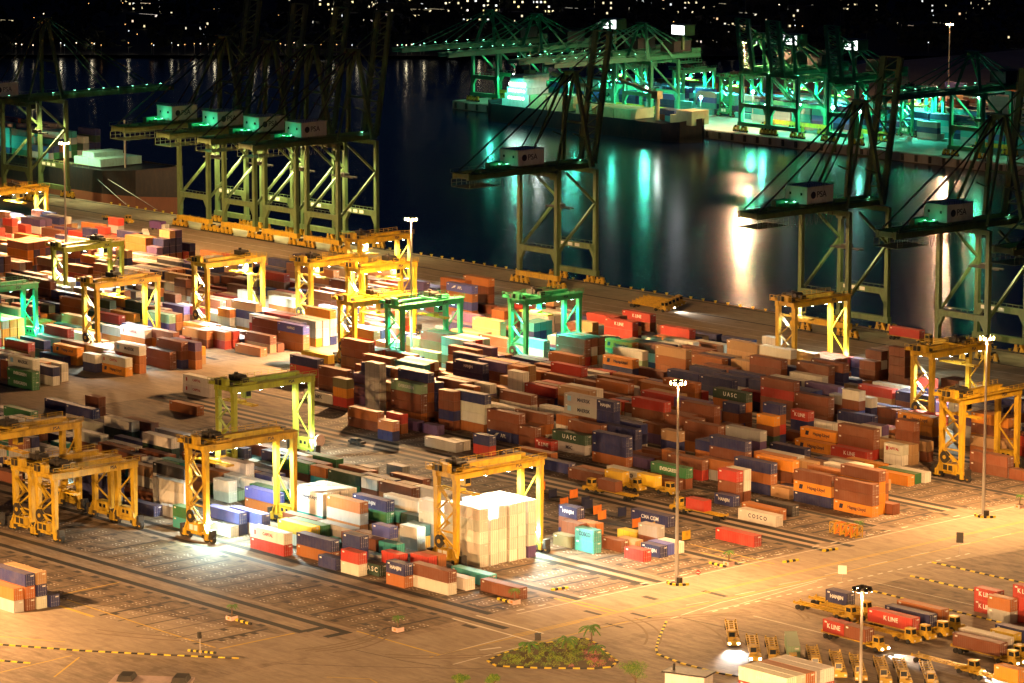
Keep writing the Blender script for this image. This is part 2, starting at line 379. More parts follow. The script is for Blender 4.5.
for x0, x1, y in ((-900, -600, 772), (-960, -560, 780), (-1160, -560, 788), (-1160, -560, 796)): strip('mark_p', x0, y, x1, y, .35, .016)
for y in (806, 823.5): strip('strip', -2600, y, 700, y, .9, .012)
for (x0, y0, a0, r_, da, n_) in ((-560, 445, 1.2, 26, .09, 12), (-558, 446, 1.2, 24, .09, 12), (-556, 447, 1.25, 21, .09, 12), (-553, 449, 1.3, 18, .1, 12), (-545, 456, .6, 40, .05, 16), (-543, 455, .62, 38, .05, 16), (-534, 500, 1.5, 60, -.04, 16), (-532, 500, 1.5, 58, -.04, 16), (-516, 500, 2.2, 30, .06, 14), (-514, 502, 2.2, 28, .06, 14), (-528, 545, 0.2, 22, -.08, 12), (-526, 543, .2, 20, -.08, 12), (-600, 425, .4, 90, .02, 16), (-598, 423, .4, 88, .02, 16), (-505, 512, 2.4, 35, .05, 12), (-495, 510, 2.4, 30, .05, 12), (-480, 536, 3.1, 90, .015, 14), (-480, 533.6, 3.1, 90, .015, 14)):
    a_, p_ = a0, Vector((x0, y0, 0))
    for _ in range(n_):
        q_ = p_+Vector((math.cos(a_), math.sin(a_), 0))*abs(r_*da); strip('tyremark', p_.x, p_.y, q_.x, q_.y, .5, .026); p_ = q_; a_ += da
for (k, z), mb in sorted(marks.items()): structure(mb.build({'strip': 'runway_strips', 'stripl': 'runway_concrete', 'bay': 'bay_paving', 'oil': 'paving_patches', 'tyremark': 'tyre_marks', 'mark_y': 'yellow_markings', 'mark_w': 'white_markings', 'mark_p': 'slot_markings'}[k], M[k]))

# black and yellow kerbs
def kerb(name, label, pts, group=None, w=.45, h=.22):
    k = MB(); acc = 0
    for a, c in zip(pts, pts[1:]):
        a, c = Vector((*a, h/2+.01)), Vector((*c, h/2+.01)); n = max(1, int((c-a).length/1.35))
        for i in range(n):
            k.beam(a.lerp(c, i/n), a.lerp(c, (i+.985)/n), w, h, acc % 2); acc += 1
    return tag(k.build(name, [M['kerb_y'], M['kerb_k']]), label, 'kerb', group)
kerb('striped_kerb', 'black and yellow kerb beside the small camera post at lower left', [(-603.4, 402.6), (-588.1, 412.1), (-575, 421.8), (-561.8, 432.1)])
kerb('striped_kerb', 'short black and yellow kerb below the long one at lower left', [(-592.4, 395.6), (-586.4, 399)])
kerb('striped_kerb', 'curved black and yellow kerb round the tractor park corner', [(-526.4, 516.4), (-517, 505), (-511.5, 499), (-508.5, 496.4), (-500.2, 494.9), (-489.6, 494.9), (-484, 496.6)])
kerb('striped_kerb', 'black and yellow kerb behind the stacked red boxes at lower right', [(-520.4, 585.1), (-503.6, 584.9), (-470, 584.6)])
kerb('striped_kerb', 'black and yellow kerb farthest up the right edge beside the branch road', [(-526.0, 598.5), (-499.4, 598.3), (-470, 598.2)])
kerb('striped_kerb', 'black and yellow kerb between parked trucks and the empty paved bay', [(-520, 568.6), (-516.2, 568.5), (-487.7, 567.7), (-460, 567.2)])
sheet('paved_bay', [(-520, 569.3), (-470, 568.6), (-470, 583.3), (-520, 583.3)], .006, 'bay')
sheet('paved_bay', [(-525, 599.2), (-470, 599.0), (-470, 640), (-518, 640)], .006, 'bay')

# planted traffic island
isl = [(-527.2, 467.6), (-523.0, 466.2), (-516.5, 471.2), (-508.6, 479.2), (-507.4, 482.5), (-509.5, 486.4), (-516.1, 489.6), (-523, 493.2), (-527.2, 494.4), (-529.4, 489), (-530.4, 482.5), (-529.6, 474)]
b = MB(); b.quad([(x, y, .12) for x, y in isl]); io = b.build('planted_island', M['soil']); structure(io)
kerb('striped_kerb', 'black and yellow kerb ringing the planted traffic island', isl+[isl[0]])
def inside(x, y, P):
    c = False
    for (x1, y1), (x2, y2) in zip(P, P[1:]+P[:1]):
        if (y1 > y) != (y2 > y) and x < (x2-x1)*(y-y1)/(y2-y1)+x1: c = not c
    return c
def leafclump(b, c, r, n, rn, mats=(0,), sq=.8, sz=.28):
    for _ in range(n):
        while True:
            p = Vector((rn.uniform(-1, 1), rn.uniform(-1, 1), rn.uniform(-.3, 1)))
            if .25 < p.length < 1: break
        q = Vector(c)+Vector((p.x*r, p.y*r, p.z*r*sq)); a = Vector((rn.uniform(-1, 1), rn.uniform(-1, 1), rn.uniform(-.6, 1))).normalized()
        t = a.cross(Vector((rn.uniform(-1, 1), rn.uniform(-1, 1), .3))).normalized(); w = sz*rn.uniform(.6, 1.3)
        b.quad([q-a*w-t*w*.45, q+t*w*.1-a*w*.2, q+a*w, q+t*w*.5], rn.choice(mats))
rn = random.Random(3); b = MB()
for _ in range(230):
    x, y = rn.uniform(-530, -507), rn.uniform(466, 494)
    if inside(x, y, [(px*.94+(-519)*.06, py*.94+480*.06) for px, py in isl]):
        near = (x+y*.55) > (-519+480*.55+3.2)
        mats = (2, 2, 2, 1) if near and rn.random() < .65 else rn.choice(((0, 1), (1, 1, 0), (0, 0, 1), (1,)))
        leafclump(b, (x, y, .25), rn.uniform(.6, 1.15), 70, rn, mats, .9, .2)
tag(b.build('flowering_shrubs', [M['leaf'], M['leafy'], M['flower']]), 'yellow green shrubs and pink flowers filling the traffic island', 'shrubs', kind='stuff')
def palm(name, label, x, y, h, spread, n=15, seed=0, z=0, group=None):
    rn = random.Random(seed); t = empty(name, (x, y, z)); tag(t, label, 'palm', group)
    b = MB(); p = Vector((0, 0, 0)); r = .17
    for i in range(5):
        q = Vector((rn.uniform(-.08, .08)*i, rn.uniform(-.08, .08)*i, h*(i+1)/5)); b.tube(p, q, r, 8, r*.9); p, r = q, r*.9
    b.build('trunk', M['trunk'], t)
    b = MB()
    for i in range(n):
        a = 2*math.pi*i/n+rn.uniform(-.2, .2); el = rn.uniform(.1, 1.1); d = Vector((math.cos(a), math.sin(a), 0)); prev = p.copy()
        for k in range(1, 6):
            f = k/5; q = p+d*spread*f*math.cos(el*.4)+Vector((0, 0, spread*(math.sin(el)*f*.9-.75*f*f)))
            s = d.cross(Vector((0, 0, 1)))*(.26*spread*(1-.75*abs(f-.45)))*.5
            for sg in (-1, 1): b.quad([prev, q, q+s*sg-Vector((0, 0, .12*spread*f)), prev+s*sg*.8-Vector((0, 0, .1*spread*f))])
            prev = q
    b.build('crown', M['leaf'], t); return t
palm('palm_tree', 'tall dark palm at the back of the planted island', -522.6, 491.6, 3.9, 2.3, seed=1)
palm('palm_tree', 'bushy palm in the middle of the planted island', -522.5, 484.5, 2.6, 2.4, seed=2)
palm('palm_tree', 'small dark palm on the left of the planted island', -525.6, 477.4, 2.2, 2.2, seed=3)
palm('palm_tree', 'low palm on the right of the planted island', -515.5, 486.4, 2.0, 1.9, seed=4)
def planter(x, y, plabel, clabel, rail, seed):
    t = empty('planter', (x, y, 0)); tag(t, clabel, 'planter')
    b = MB(); b.box(-.9, -.9, 0, .9, .9, .85); b.build('tub', M['pink'], t)
    b = MB(); b.box(-.75, -.75, .855, .75, .75, .9); b.build('soil', M['soil'], t)
    b = MB(); b.box(-.35, -.93, .25, .35, -.903, .7); b.build('plate', M['orange'], t)
    palm('palm_tree', plabel, x, y, 2.1, 1.35, seed=seed, z=.9)
    if rail:
        b = MB()
        for i in range(6): b.box(rail[0]+i*.85, rail[1]-.25, 0, rail[0]+i*.85+.8, rail[1]+.25, .45, i % 2)
        tag(b.build('striped_barrier', [M['kerb_y'], M['kerb_k']], None, (x, y, 0)), 'black and yellow wheel barrier beside '+rail[2], 'barrier')
planter(-588.3, 450.8, 'young palm in the tub at the end of the lowest bay', 'pale tub with an orange plate at the end of the lowest bay', (1.2, .2, 'the lowest palm tub'), 11)
planter(-557.8, 470.2, 'young palm in the pinkish tub facing the empty bays', 'pinkish tub with orange plate facing the empty bays', None, 12)
planter(-559.6, 504.0, 'young palm in front of the single brown container', 'pinkish tub in front of the single brown container', (-5, -.3, 'the brown container'), 13)
planter(-554.6, 563.3, 'young palm in a tub above the tall near lamp mast', 'pale tub at the road edge right of the near lamp mast', (-3.8, -2.2, 'the tub right of the lamp mast'), 14)
planter(-550.6, 657.2, 'young palm in a tub at the far right edge of the yard', 'pale tub at the right edge beyond the second lamp mast', None, 15)
planter(-556.0, 607.5, 'young palm beside the orange cargo frames', 'pinkish tub beside the orange cargo frames', (-4.6, -1.2, 'the orange frames'), 16)
for i, (x, y) in enumerate(((-742, 770), (-703, 775), (-886, 752), (-880, 757), (-700, 766), (-748, 776))):
    pl = ('lone palm on the pale apron left of the twin yellow gantry legs', 'low palm on the apron inside the yellow quayside gantry', 'left palm of a pair seen through the bright yellow gantry', 'right palm of a pair seen through the bright yellow gantry', 'small palm behind the right legs of the quayside gantry', 'small palm near the green lit patch of apron')[i]
    palm('palm_tree', pl, x, y, 3.0, 1.9, seed=30+i)
for i, (x, y, lb) in enumerate(((-547.6, 575.6, 'the road centre'), (-562.6, 519.6, 'the pale green paving'), (-549.4, 590.3, 'the dark runway ends'))):
    b = MB()
    for k in range(5): b.box(k*.85-2, -.25, 0, k*.85-1.2, .25, .45, k % 2)
    tag(b.build('striped_barrier', [M['kerb_y'], M['kerb_k']], None, (x, y, 0), R(80)), 'low black and yellow barrier at '+lb, 'barrier')
TABLE = """
B0,-626.7,495.1,2,L,wh:CAPITAL/rd,11 B1,-650.1,498.0,1,L,wh,1 B2,-650.4,500.8,2,L,lb/bl,01 B3,-645.9,503.9,2,L,lb/wh,01 B3,-627.8,503.9,2,L,yl:*/wh,01 B1,-614.0,498.3,2,L,bl/or,11
B0,-608.5,495.1,1,S,bl,1 B0,-600.6,495.1,2,S,rd/wh,11 B1,-603.9,498.3,3,S,bl/bl/bl,001 B5,-606.8,509.2,3,S,lb/wh/wh,001 B2,-593.5,500.8,2,S,rd/br,00 B0,-585.5,495.4,2,S,bl:HANJIN/or,11
B1,-597.5,498.3,1,S,dg:UASC,1 B1,-574.3,498.1,2,L,br/wh,11 B3,-587.4,503.9,2,S,rd/br,00 B4,-587.2,506.4,2,S,or/br,00 B3,-575.0,503.9,1,L,wh,1 B5,-574.3,509.6,1,L,te,1
B4,-561.0,506.4,1,L,br:*,1 B1,-679.7,498.3,1,L,bl,1 B3,-675.4,503.9,3,L,wh/wh/wh,011 B4,-678.7,506.4,4,L,dk:*/wh/bl/br,0001 B5,-693.2,509.6,3,L,tn/wh/br,011 B4,-691.9,506.7,1,L,br,1
C0,-661.4,520.5,2,L,lb:*/or,11 C3,-683.9,529.0,3,L,wh/wh/wh,001 C0,-680.3,520.9,2,S,wh/wh,11 C1,-680.2,523.7,1,S,lg,0 C0,-644.3,520.5,3,L,wh:Hapag-Lloyd/wh/te,011 C1,-644.5,523.4,3,L,wh/wh/te,000
C2,-644.6,526.2,3,L,wh/wh/wh,000 C3,-645.0,529.0,3,L,wh/wh/wh,000 C0,-631.2,520.9,3,L,or/gy/or,011 C0,-611.1,520.9,2,S,wh:*/wh,11 C2,-611.0,526.5,4,S,wh:*/wh/wh/wh,0011 C4,-623.6,531.8,3,L,wh/wh/wh,001
C2,-628.5,526.5,3,L,bl:HANJIN/gn/br,011 E0,-675.9,571.4,1,S,gy,0 D0,-645.2,548.4,2,L,br/or,01 D2,-660.6,553.7,1,S,gn,0 D0,-757.1,548.4,2,L,wh/dg,01 C5,-721.4,534.6,3,L,wh/dg/br,001
C5,-733.7,534.6,2,L,bl/br,00 C3,-729.7,529.3,2,L,wh/wh,00 C4,-747.7,531.8,2,L,wh/br,01 D5,-791.6,562.5,2,S,br/br,00 D4,-800.4,559.6,1,L,bl,1 D0,-582.5,548.4,2,S,te:COSCO/te,11
D0,-589.8,548.4,1,S,ol,1 D1,-569.0,550.9,1,S,rd,1 D3,-569.5,556.5,1,S,bl:HANJIN,1 D4,-570.1,559.3,1,S,lb,0 D5,-569.9,562.1,1,S,wh,0 D2,-579.5,554.0,1,S,br,1
D3,-577.3,556.5,1,S,tn,0 D5,-583.5,562.5,1,S,yl,0 D5,-576.2,562.1,2,S,gy/br,01 D1,-589.8,550.9,2,S,br/br,00 D2,-587.3,553.7,2,S,or/br,00 D2,-593.7,553.7,3,S,bl:HANJIN/br/bl,001
E3,-590.9,579.8,1,L,bl:CMA_CGM,1 E3,-563.0,579.8,1,L,rd:*,1 E4,-774.7,582.6,1,L,or,1 F1,-793.9,601.6,2,L,wh:CAPITAL/wh:CAPITAL,11 F0,-712.1,598.8,2,S,or/bl:*,01 F2,-725.0,604.4,2,L,or/br,11
F1,-690.1,601.3,1,L,gy:*,1 F2,-680.8,604.4,2,S,bl/rd,01 G0,-726.2,620.4,4,L,lg:EVERGREEN/br/br/or,0111 G2,-725.7,625.8,4,S,bl:HANJIN/bl:HANJIN/bl:HANJIN/or,0000 G0,-712.5,620.1,4,S,br/br/bl/br,0000 G1,-703.6,623.0,4,L,bl/wh/wh/or,0111
G0,-687.5,620.5,3,L,br/br/bl:APL,111 G0,-681.3,620.5,2,S,br/br,01 G0,-675.1,620.5,1,S,rd:K_LINE,1 G1,-665.1,623.0,2,L,dg:UASC/gy:MSC,11 G2,-662.6,626.1,3,L,br/br/br,001 G4,-669.7,631.4,5,L,gy:MAERSK/gy:MAERSK/br/bl/br,00011
G4,-663.5,631.4,5,S,bl:HANJIN/bl:HANJIN/bl/br/br,00001 G3,-652.5,628.6,3,L,bl/bl/br,001 G0,-647.0,620.1,3,L,bl/bl/or,111 G2,-656.1,626.1,1,S,br,0 H1,-664.4,650.5,4,L,rd:*/br:*/br:HYUNDAI/br:HYUNDAI,0011 H1,-651.8,650.5,3,L,br/br/br,001
H3,-651.9,656.1,4,L,br/br/br/bl,0001 G5,-643.1,634.5,3,S,tn/bl/br,001 H0,-641.8,647.4,3,L,br/br/or,001 G4,-621.9,631.7,3,L,bl/or/bl,000 G5,-622.0,634.5,3,L,bl/or/bl,000 G3,-613.8,628.6,4,L,bl/br/bl/br,0011
G1,-623.0,623.0,2,L,br/rd,01 I3,-659.7,675.8,4,L,dg:UASC/or/br/br,0001 I2,-659.7,673.3,3,S,bl/br/bl,001 I0,-641.5,667.4,3,S,ye:*/br/dg,001 I1,-642.0,670.2,4,S,bl:*/or/rd/bl,0001 J0,-662.7,696.9,4,L,br/rd/br/br,0011
I4,-640.3,678.9,3,S,rd:K_LINE/bl/bl,001 J0,-650.2,697.1,3,L,br/br/br,011 J2,-649.1,702.8,3,S,gy:*/br/gy:*,000 J1,-641.5,699.7,4,S,wh/br/lb/wh,0001 J3,-642.3,705.3,3,S,wh/bl/wh,000 I2,-625.1,673.0,2,L,ye:Hapag-Lloyd/br,01
I1,-624.3,670.2,1,L,ye:Hapag-Lloyd,1 H5,-625.0,661.5,1,L,bl,1 I2,-612.3,673.3,3,L,br/br/rd,011 I1,-611.7,670.2,1,L,rd:K_LINE,1 I2,-602.5,673.3,2,S,wh:CAPITAL/wh:CAPITAL,01 I4,-603.6,678.6,4,S,br/br/br/wh,0001
J0,-613.3,697.1,3,L,ye:Hapag-Lloyd/ye/br,001 K0,-634.0,719.1,3,L,bl/br/br,001 J4,-635.5,708.1,2,L,br/br,00 J1,-590.8,700.0,4,L,ye:*/br/ye/br,0011 J2,-591.2,702.7,4,L,or/br/ye/br,0000 G1,-599.7,623.0,3,L,bl/or/bl,011
G3,-597.8,628.6,3,L,ye/br/or,001 F4,-598.5,610.0,3,S,rd/br/br,011 F5,-598.6,612.9,3,S,wh/wh/br,000 F3,-596.6,607.0,1,S,bl:HANJIN,1 H3,-584.8,655.8,1,L,ye,1 H5,-584.7,661.8,1,L,wh,0
H4,-585.3,658.9,1,L,gn,0 H5,-598.3,661.5,1,L,ye,0 F5,-618.4,612.9,2,L,gn:EVERGREEN/br,01 F1,-636.0,601.6,1,L,br,1 F2,-635.8,604.4,1,L,or,0 F4,-631.1,610.0,1,L,wh:COSCO,1
F4,-618.8,610.0,1,L,br,1 F0,-574.5,598.8,1,L,wh:COSCO,1 F2,-578.5,604.1,1,L,or,1 F4,-579.7,609.7,1,L,dk,1 G1,-579.7,623.0,3,L,br/ye:Hapag-Lloyd/bl,111 G1,-566.6,623.0,3,L,br/br/ye:Hapag-Lloyd,111
G2,-567.4,626.1,4,L,br/ye/ye/ye,0001 G3,-565.0,628.6,1,S,br,0 E0,-835.8,571.5,2,L,gn:EVERGREEN/gn:EVERGREEN,11 E1,-839.7,574.5,3,L,wh:MAERSK/wh/wh,001 E4,-846.1,582.9,2,L,or/tn,00 E3,-838.0,580.1,2,L,bl/wh,00
E5,-841.6,585.5,2,L,wh/wh,00 F2,-860.3,604.1,2,L,ye:Hapag-Lloyd/ye,01 F1,-863.0,601.3,1,L,bl,0 F1,-847.4,601.3,2,S,wh:*/bl:*,00 F2,-836.5,604.1,2,L,wh:CAPITAL/ye:Hapag-Lloyd,11 F4,-837.5,609.7,3,L,wh:MAERSK/or/or,001
G3,-860.5,628.6,3,L,wh:CAPITAL/or/br,001 G0,-837.0,620.1,2,L,br/br,11 G1,-835.6,623.3,3,L,br/br/bl,001 G2,-832.3,625.8,3,L,pu/br/or,000 H1,-877.6,650.2,3,L,lg/pu/br,001 H2,-877.8,653.0,3,L,or/or/br,000
H1,-859.0,650.2,2,L,or/br,01 I1,-874.1,670.5,3,S,or/gy/wh,000 H2,-836.7,653.0,1,L,or,1 I0,-847.0,667.4,3,L,br/br/br,001 I0,-834.6,667.4,3,L,lb:HAPAG/or:*/or:*,011 G5,-787.0,634.2,3,L,bl/rd/br,111
H1,-802.2,650.5,2,L,yl/br,00 G3,-767.2,628.6,3,L,br/br/br,001 G0,-756.6,620.1,3,S,ol/ye:*/rd:*,000 G0,-763.6,620.5,1,L,wh:NYK,1 G1,-746.7,623.3,5,S,wh:*/wh:*/wh:*/wh/wh,00000 G4,-739.4,631.4,4,L,br/br/or/br,0000
G5,-741.0,634.2,4,L,br/br/or/br,0000 G1,-726.7,623.3,5,L,bl/br/or/br/br,00001 H1,-760.0,650.5,3,L,te/br/bl,000 H2,-761.1,653.0,3,L,br/br/bl,000 H3,-762.4,655.8,3,L,wh/br/bl,000 H2,-738.6,653.3,4,L,bl:HANJIN/bl:HANJIN/br/br,0001
I3,-783.7,676.1,2,L,tn/br,00 J0,-1020.1,696.9,4,L,br/ye:Hapag-Lloyd/ye:Hapag-Lloyd/dg:UASC,0000 J1,-1020.4,699.7,4,L,br/bl/br/bl,0000 J2,-1021.1,702.5,4,L,br/br/bl/bl,0000 J3,-1021.8,705.3,4,L,or/bl/br/bl,0000 I5,-980.2,681.5,4,L,tn/br/br/br,0000
J1,-989.6,700.0,2,L,br/rd:*,00 I2,-901.1,673.3,2,L,pu/br,00 J0,-876.3,696.9,3,L,wh:HANJIN/or/br,001 K3,-919.5,727.6,3,L,rd/br/br,001 L0,-847.2,745.1,4,L,lb:APL/or/lb/or,0011 L2,-856.7,750.8,4,L,or/br/br/br,0000
L5,-855.1,759.1,4,L,or/br/br/br,0001 J2,-767.5,702.5,3,L,te:*/gy/br,011 K3,-793.8,727.6,3,S,te/te/te,000 K2,-793.2,724.8,3,S,te/bl/te,000 K1,-793.0,722.0,3,S,te/bl/bl,000 L5,-781.8,759.2,3,L,rd:K_LINE/br/br,001
L0,-774.6,744.9,3,L,rd:K_LINE/rd/bl,001 K0,-747.8,719.1,3,L,ye:Hapag-Lloyd/ol/br,001 J5,-735.3,711.0,3,L,wh/lg/br,001 J1,-727.5,699.7,3,L,ye:Hapag-Lloyd/bl/br,001 K0,-688.3,718.9,4,L,br/br/br/dg,0001 L1,-679.6,747.7,3,S,br:*/br/br,000
L2,-679.9,750.5,4,S,br/wh/br/br,0000 L3,-680.3,753.3,4,S,tn/br/br/br,0000 L4,-680.5,756.1,4,S,or/wh/br/br,0000 L5,-680.8,759.0,4,S,tn/wh/br/br,0000 L1,-668.6,747.7,5,S,br/br/br/br/br,00000 C0,-589.4,520.6,5,L,wh/wh/wh/wh/wh,11111
C1,-589.1,523.4,4,L,wh/wh/wh/wh,0000 C2,-589.6,526.3,5,L,wh/wh/wh/wh/wh,00001 C3,-589.2,529.1,5,L,wh/wh/wh/wh/wh,00001 C4,-589.5,531.9,5,L,wh/wh/wh/wh/wh,00000 C5,-589.3,534.8,5,L,wh/wh/wh/wh/pu,00001 C1,-657.0,523.5,1,S,te,0
C1,-663.4,523.5,2,L,gn/br,00 C1,-686.5,523.5,1,S,gn,0 C1,-693.0,523.5,1,L,or,0 C1,-706.4,523.5,2,S,gn/wh,00 C1,-712.8,523.5,2,S,wh/br,00 C1,-719.7,523.5,2,L,br/or,01
C1,-732.3,523.5,1,L,or,0 C2,-657.1,526.3,1,L,or,0 C2,-670.5,526.3,2,L,wh/br,00 C2,-683.1,526.3,2,S,wh/bl,00 C2,-690.0,526.3,2,L,or/br,01 C2,-702.6,526.3,2,L,te/wh,00
C2,-716.0,526.3,1,L,wh,0 C2,-728.9,526.3,2,L,or/bl,01 C3,-657.5,529.2,1,L,gn,0 C3,-670.5,529.2,1,L,bl,0 C3,-696.4,529.2,1,S,te,0 C3,-702.9,529.2,1,L,gn,0
C3,-715.5,529.2,2,L,br/dg,00 C4,-646.2,532.0,2,L,wh/br,00 C4,-659.2,532.0,2,L,gy/br,00 C4,-671.8,532.0,2,S,wh/dg,00 C4,-678.3,532.0,2,S,bl/bl,00 C4,-684.7,532.0,2,S,or/or,00
C4,-691.6,532.0,1,L,bl,0 C4,-705.0,532.0,1,L,br,0 C4,-718.4,532.0,1,L,dg,0 C4,-731.0,532.0,1,L,wh,0 C5,-647.0,534.8,1,S,or,0 C5,-653.5,534.8,2,L,or/gn,00
C5,-666.1,534.8,1,L,wh,0 C5,-679.1,534.8,2,L,bl/br,00 C5,-691.6,534.8,1,L,bl,0 C5,-705.0,534.8,2,L,br/br,01 C4,-612.5,532.0,1,S,te,0 C5,-613.9,534.8,1,L,bl,0
C5,-626.9,534.8,2,L,dg/wh,00 C3,-614.4,529.2,2,L,dg/br,00 C3,-627.0,529.2,2,S,te/br,00 B4,-601.4,506.6,2,S,te/bl,00 B4,-608.3,506.6,2,L,br/dg,00 B4,-620.9,506.6,1,S,te,0
B4,-627.3,506.6,2,L,gn/bl,00 B5,-613.1,509.4,2,S,br/dg,00 B5,-620.4,509.4,2,L,gy/te,01 B5,-633.0,509.4,2,L,br/bl,00 D0,-615.2,548.2,2,S,wh/wh,00 D0,-621.7,548.2,1,S,gy,0
D0,-628.1,548.2,1,L,gy,0 D0,-657.7,548.2,2,S,wh/br,00 D0,-664.2,548.2,2,L,dg/gn,01 D0,-677.1,548.2,2,S,or/te,00 D0,-684.0,548.2,2,L,gn/br,01 D0,-697.0,548.2,1,L,wh,0
D0,-709.6,548.2,2,L,bl/wh,01 D1,-615.3,551.0,2,S,bl/or,00 D1,-621.8,551.0,2,L,gy/wh,00 D1,-635.2,551.0,2,L,wh/gn,01 D1,-647.8,551.0,2,S,br/wh,00 D1,-655.0,551.0,2,L,bl/te,00
D1,-667.6,551.0,1,L,wh,0 D1,-681.0,551.0,2,L,br/wh,00 D1,-694.0,551.0,2,L,bl/wh,01 D1,-707.4,551.0,1,S,te,0 D1,-713.9,551.0,1,L,br,0 D2,-615.0,553.8,2,L,br/gy,00
D2,-628.0,553.8,2,S,bl/dg,00 D2,-634.5,553.8,1,L,wh,0 D2,-647.0,553.8,1,S,wh,0 D2,-667.0,553.8,2,L,br/te,00 D2,-679.6,553.8,1,L,bl,0 D2,-692.2,553.8,2,L,wh/br,00
D2,-704.8,553.8,2,L,br/br,00 D3,-625.8,556.7,1,L,bl,0 D3,-638.4,556.7,1,L,br,0 D3,-651.0,556.7,2,L,br/te,01 D3,-663.6,556.7,1,S,br,0 D3,-670.0,556.7,2,S,gy/br,00
D3,-676.9,556.7,1,S,br,0 D3,-683.8,556.7,2,L,gn/te,00 D3,-697.2,556.7,1,L,or,0 D4,-640.1,559.5,1,L,wh,0 D4,-653.1,559.5,1,S,bl,0 D4,-660.0,559.5,1,L,bl,0
D4,-673.4,559.5,1,L,bl,0 D0,-722.1,548.2,1,L,bl,0 D0,-734.7,548.2,2,L,gy/gy,01 D0,-769.6,548.2,1,L,wh,1 D1,-726.3,551.0,1,S,br,0 D1,-732.8,551.0,1,L,gn,0
D1,-745.4,551.0,1,S,br,0 D1,-752.2,551.0,2,L,br/gy,00 D1,-765.6,551.0,1,L,bl,0 D1,-778.2,551.0,2,L,bl/wh,01 B3,-603.6,503.8,1,L,wh,0 B0,-662.2,495.3,2,S,gn/te,11
B4,-662.3,506.6,1,S,br,0 B5,-662.4,509.4,1,S,wh,0 B2,-668.9,500.9,1,L,gy,0 B0,-694.3,495.3,3,L,bl/bl/bl,111 B1,-694.5,498.1,2,L,bl/gy,00 B0,-706.9,495.3,3,L,wh/wh/bl,111
B2,-707.1,500.9,2,L,br/br,00 B3,-707.1,503.8,3,L,bl/wh/br,001 B1,-720.2,498.1,2,L,bl/wh,01 B2,-720.0,500.9,2,L,bl/br,00 B3,-720.0,503.8,3,L,gy/br/br,001 B4,-720.2,506.6,2,L,br/wh,00
B5,-720.1,509.4,2,L,bl/bl,00 B0,-732.8,495.3,1,L,br,1 B3,-732.6,503.8,1,L,wh,0 B4,-732.7,506.6,1,L,gn,0 B1,-745.8,498.1,1,S,wh,0 B4,-745.8,506.6,3,S,br/gy/wh,001
B5,-745.8,509.4,3,S,bl/gy/wh,000 B1,-752.3,498.1,2,L,br/gy,00 B3,-752.1,503.8,2,L,gy/bl,00 B4,-752.1,506.6,2,L,te/wh,00 B5,-752.2,509.4,3,L,gn/wh/wh,000 C0,-702.6,520.7,2,L,wh/wh,00
C0,-715.8,520.7,1,S,te,0 C0,-743.4,520.7,1,L,wh,0 C0,-755.8,520.7,1,S,gy,0 C2,-755.9,526.3,1,S,te,0 C5,-755.9,534.8,1,S,dg,0 C0,-762.5,520.7,3,L,gy/bl/dg,001
C1,-762.5,523.5,3,L,dg/br/dg,000 C4,-762.5,532.0,1,L,bl,0 C5,-762.5,534.8,1,L,gy,0 C1,-775.2,523.5,2,L,wh/wh,00 C2,-775.2,526.3,2,L,wh/br,00 C3,-775.1,529.2,3,L,gn/wh/br,001
C4,-775.0,532.0,1,L,or,0 C2,-787.8,526.3,1,L,wh,0 C3,-787.7,529.2,2,L,bl/gy,00 C5,-787.8,534.8,2,L,gy/br,00 C3,-800.7,529.2,2,L,br/dg,00 C4,-800.8,532.0,1,L,wh,0
C5,-800.8,534.8,3,L,br/dg/te,000 C1,-612.3,523.5,2,S,dg/ye,00 C1,-618.8,523.5,1,L,tn,0 F2,-651.0,604.2,1,L,bl,1 F2,-663.5,604.2,1,L,bl,1 F4,-663.6,609.9,1,L,or,0
F2,-690.4,604.2,1,S,wh,0 F5,-690.4,612.7,1,S,tn,0 F5,-710.5,612.7,1,S,pu,0 F3,-718.5,607.1,2,S,rd/or,00 F5,-718.5,612.7,1,S,pu,0 F4,-725.4,609.9,1,S,rd,0
G3,-573.7,628.8,4,S,wh/or/gy/br,0000 G4,-573.7,631.6,3,S,br/tn/br,000 G5,-573.9,634.4,3,S,or/br/or,000 G2,-580.7,625.9,1,L,pu,0 G3,-580.8,628.8,3,L,or/bl/or,000 G4,-580.7,631.6,1,L,pu,0
G5,-580.7,634.4,3,L,wh/or/bl,000 G1,-593.5,623.1,1,S,tn,1 G2,-593.4,625.9,1,S,bl,0 G4,-593.6,631.6,3,S,tn/bl/br,000 G2,-601.6,625.9,1,L,gy,0 G4,-601.4,631.6,3,L,or/gy/bl,000
G5,-601.5,634.4,3,L,gy/br/or,000 G2,-614.7,625.9,2,L,or/gy,01 G2,-627.3,625.9,1,S,or,0 G3,-627.1,628.8,1,S,wh,0 G2,-634.1,625.9,2,S,or/br,00 G3,-634.2,628.8,1,S,or,0
G1,-642.2,623.1,1,L,pu,0 G2,-642.2,625.9,1,L,br,0 G4,-642.3,631.6,1,L,br,0 G5,-656.4,634.4,3,L,bl/bl/wh,000 G3,-676.1,628.8,3,S,or/wh/br,000 G5,-676.1,634.4,4,S,br/tn/wh/bl,0000
G1,-682.6,623.1,2,L,or/br,00 G2,-682.5,625.9,3,L,br/or/wh,001 G3,-682.6,628.8,2,L,gy/or,00 G4,-682.4,631.6,2,L,br/or,00 G5,-682.5,634.4,3,L,wh/wh/or,000 G2,-695.2,625.9,3,L,wh/or/wh,000
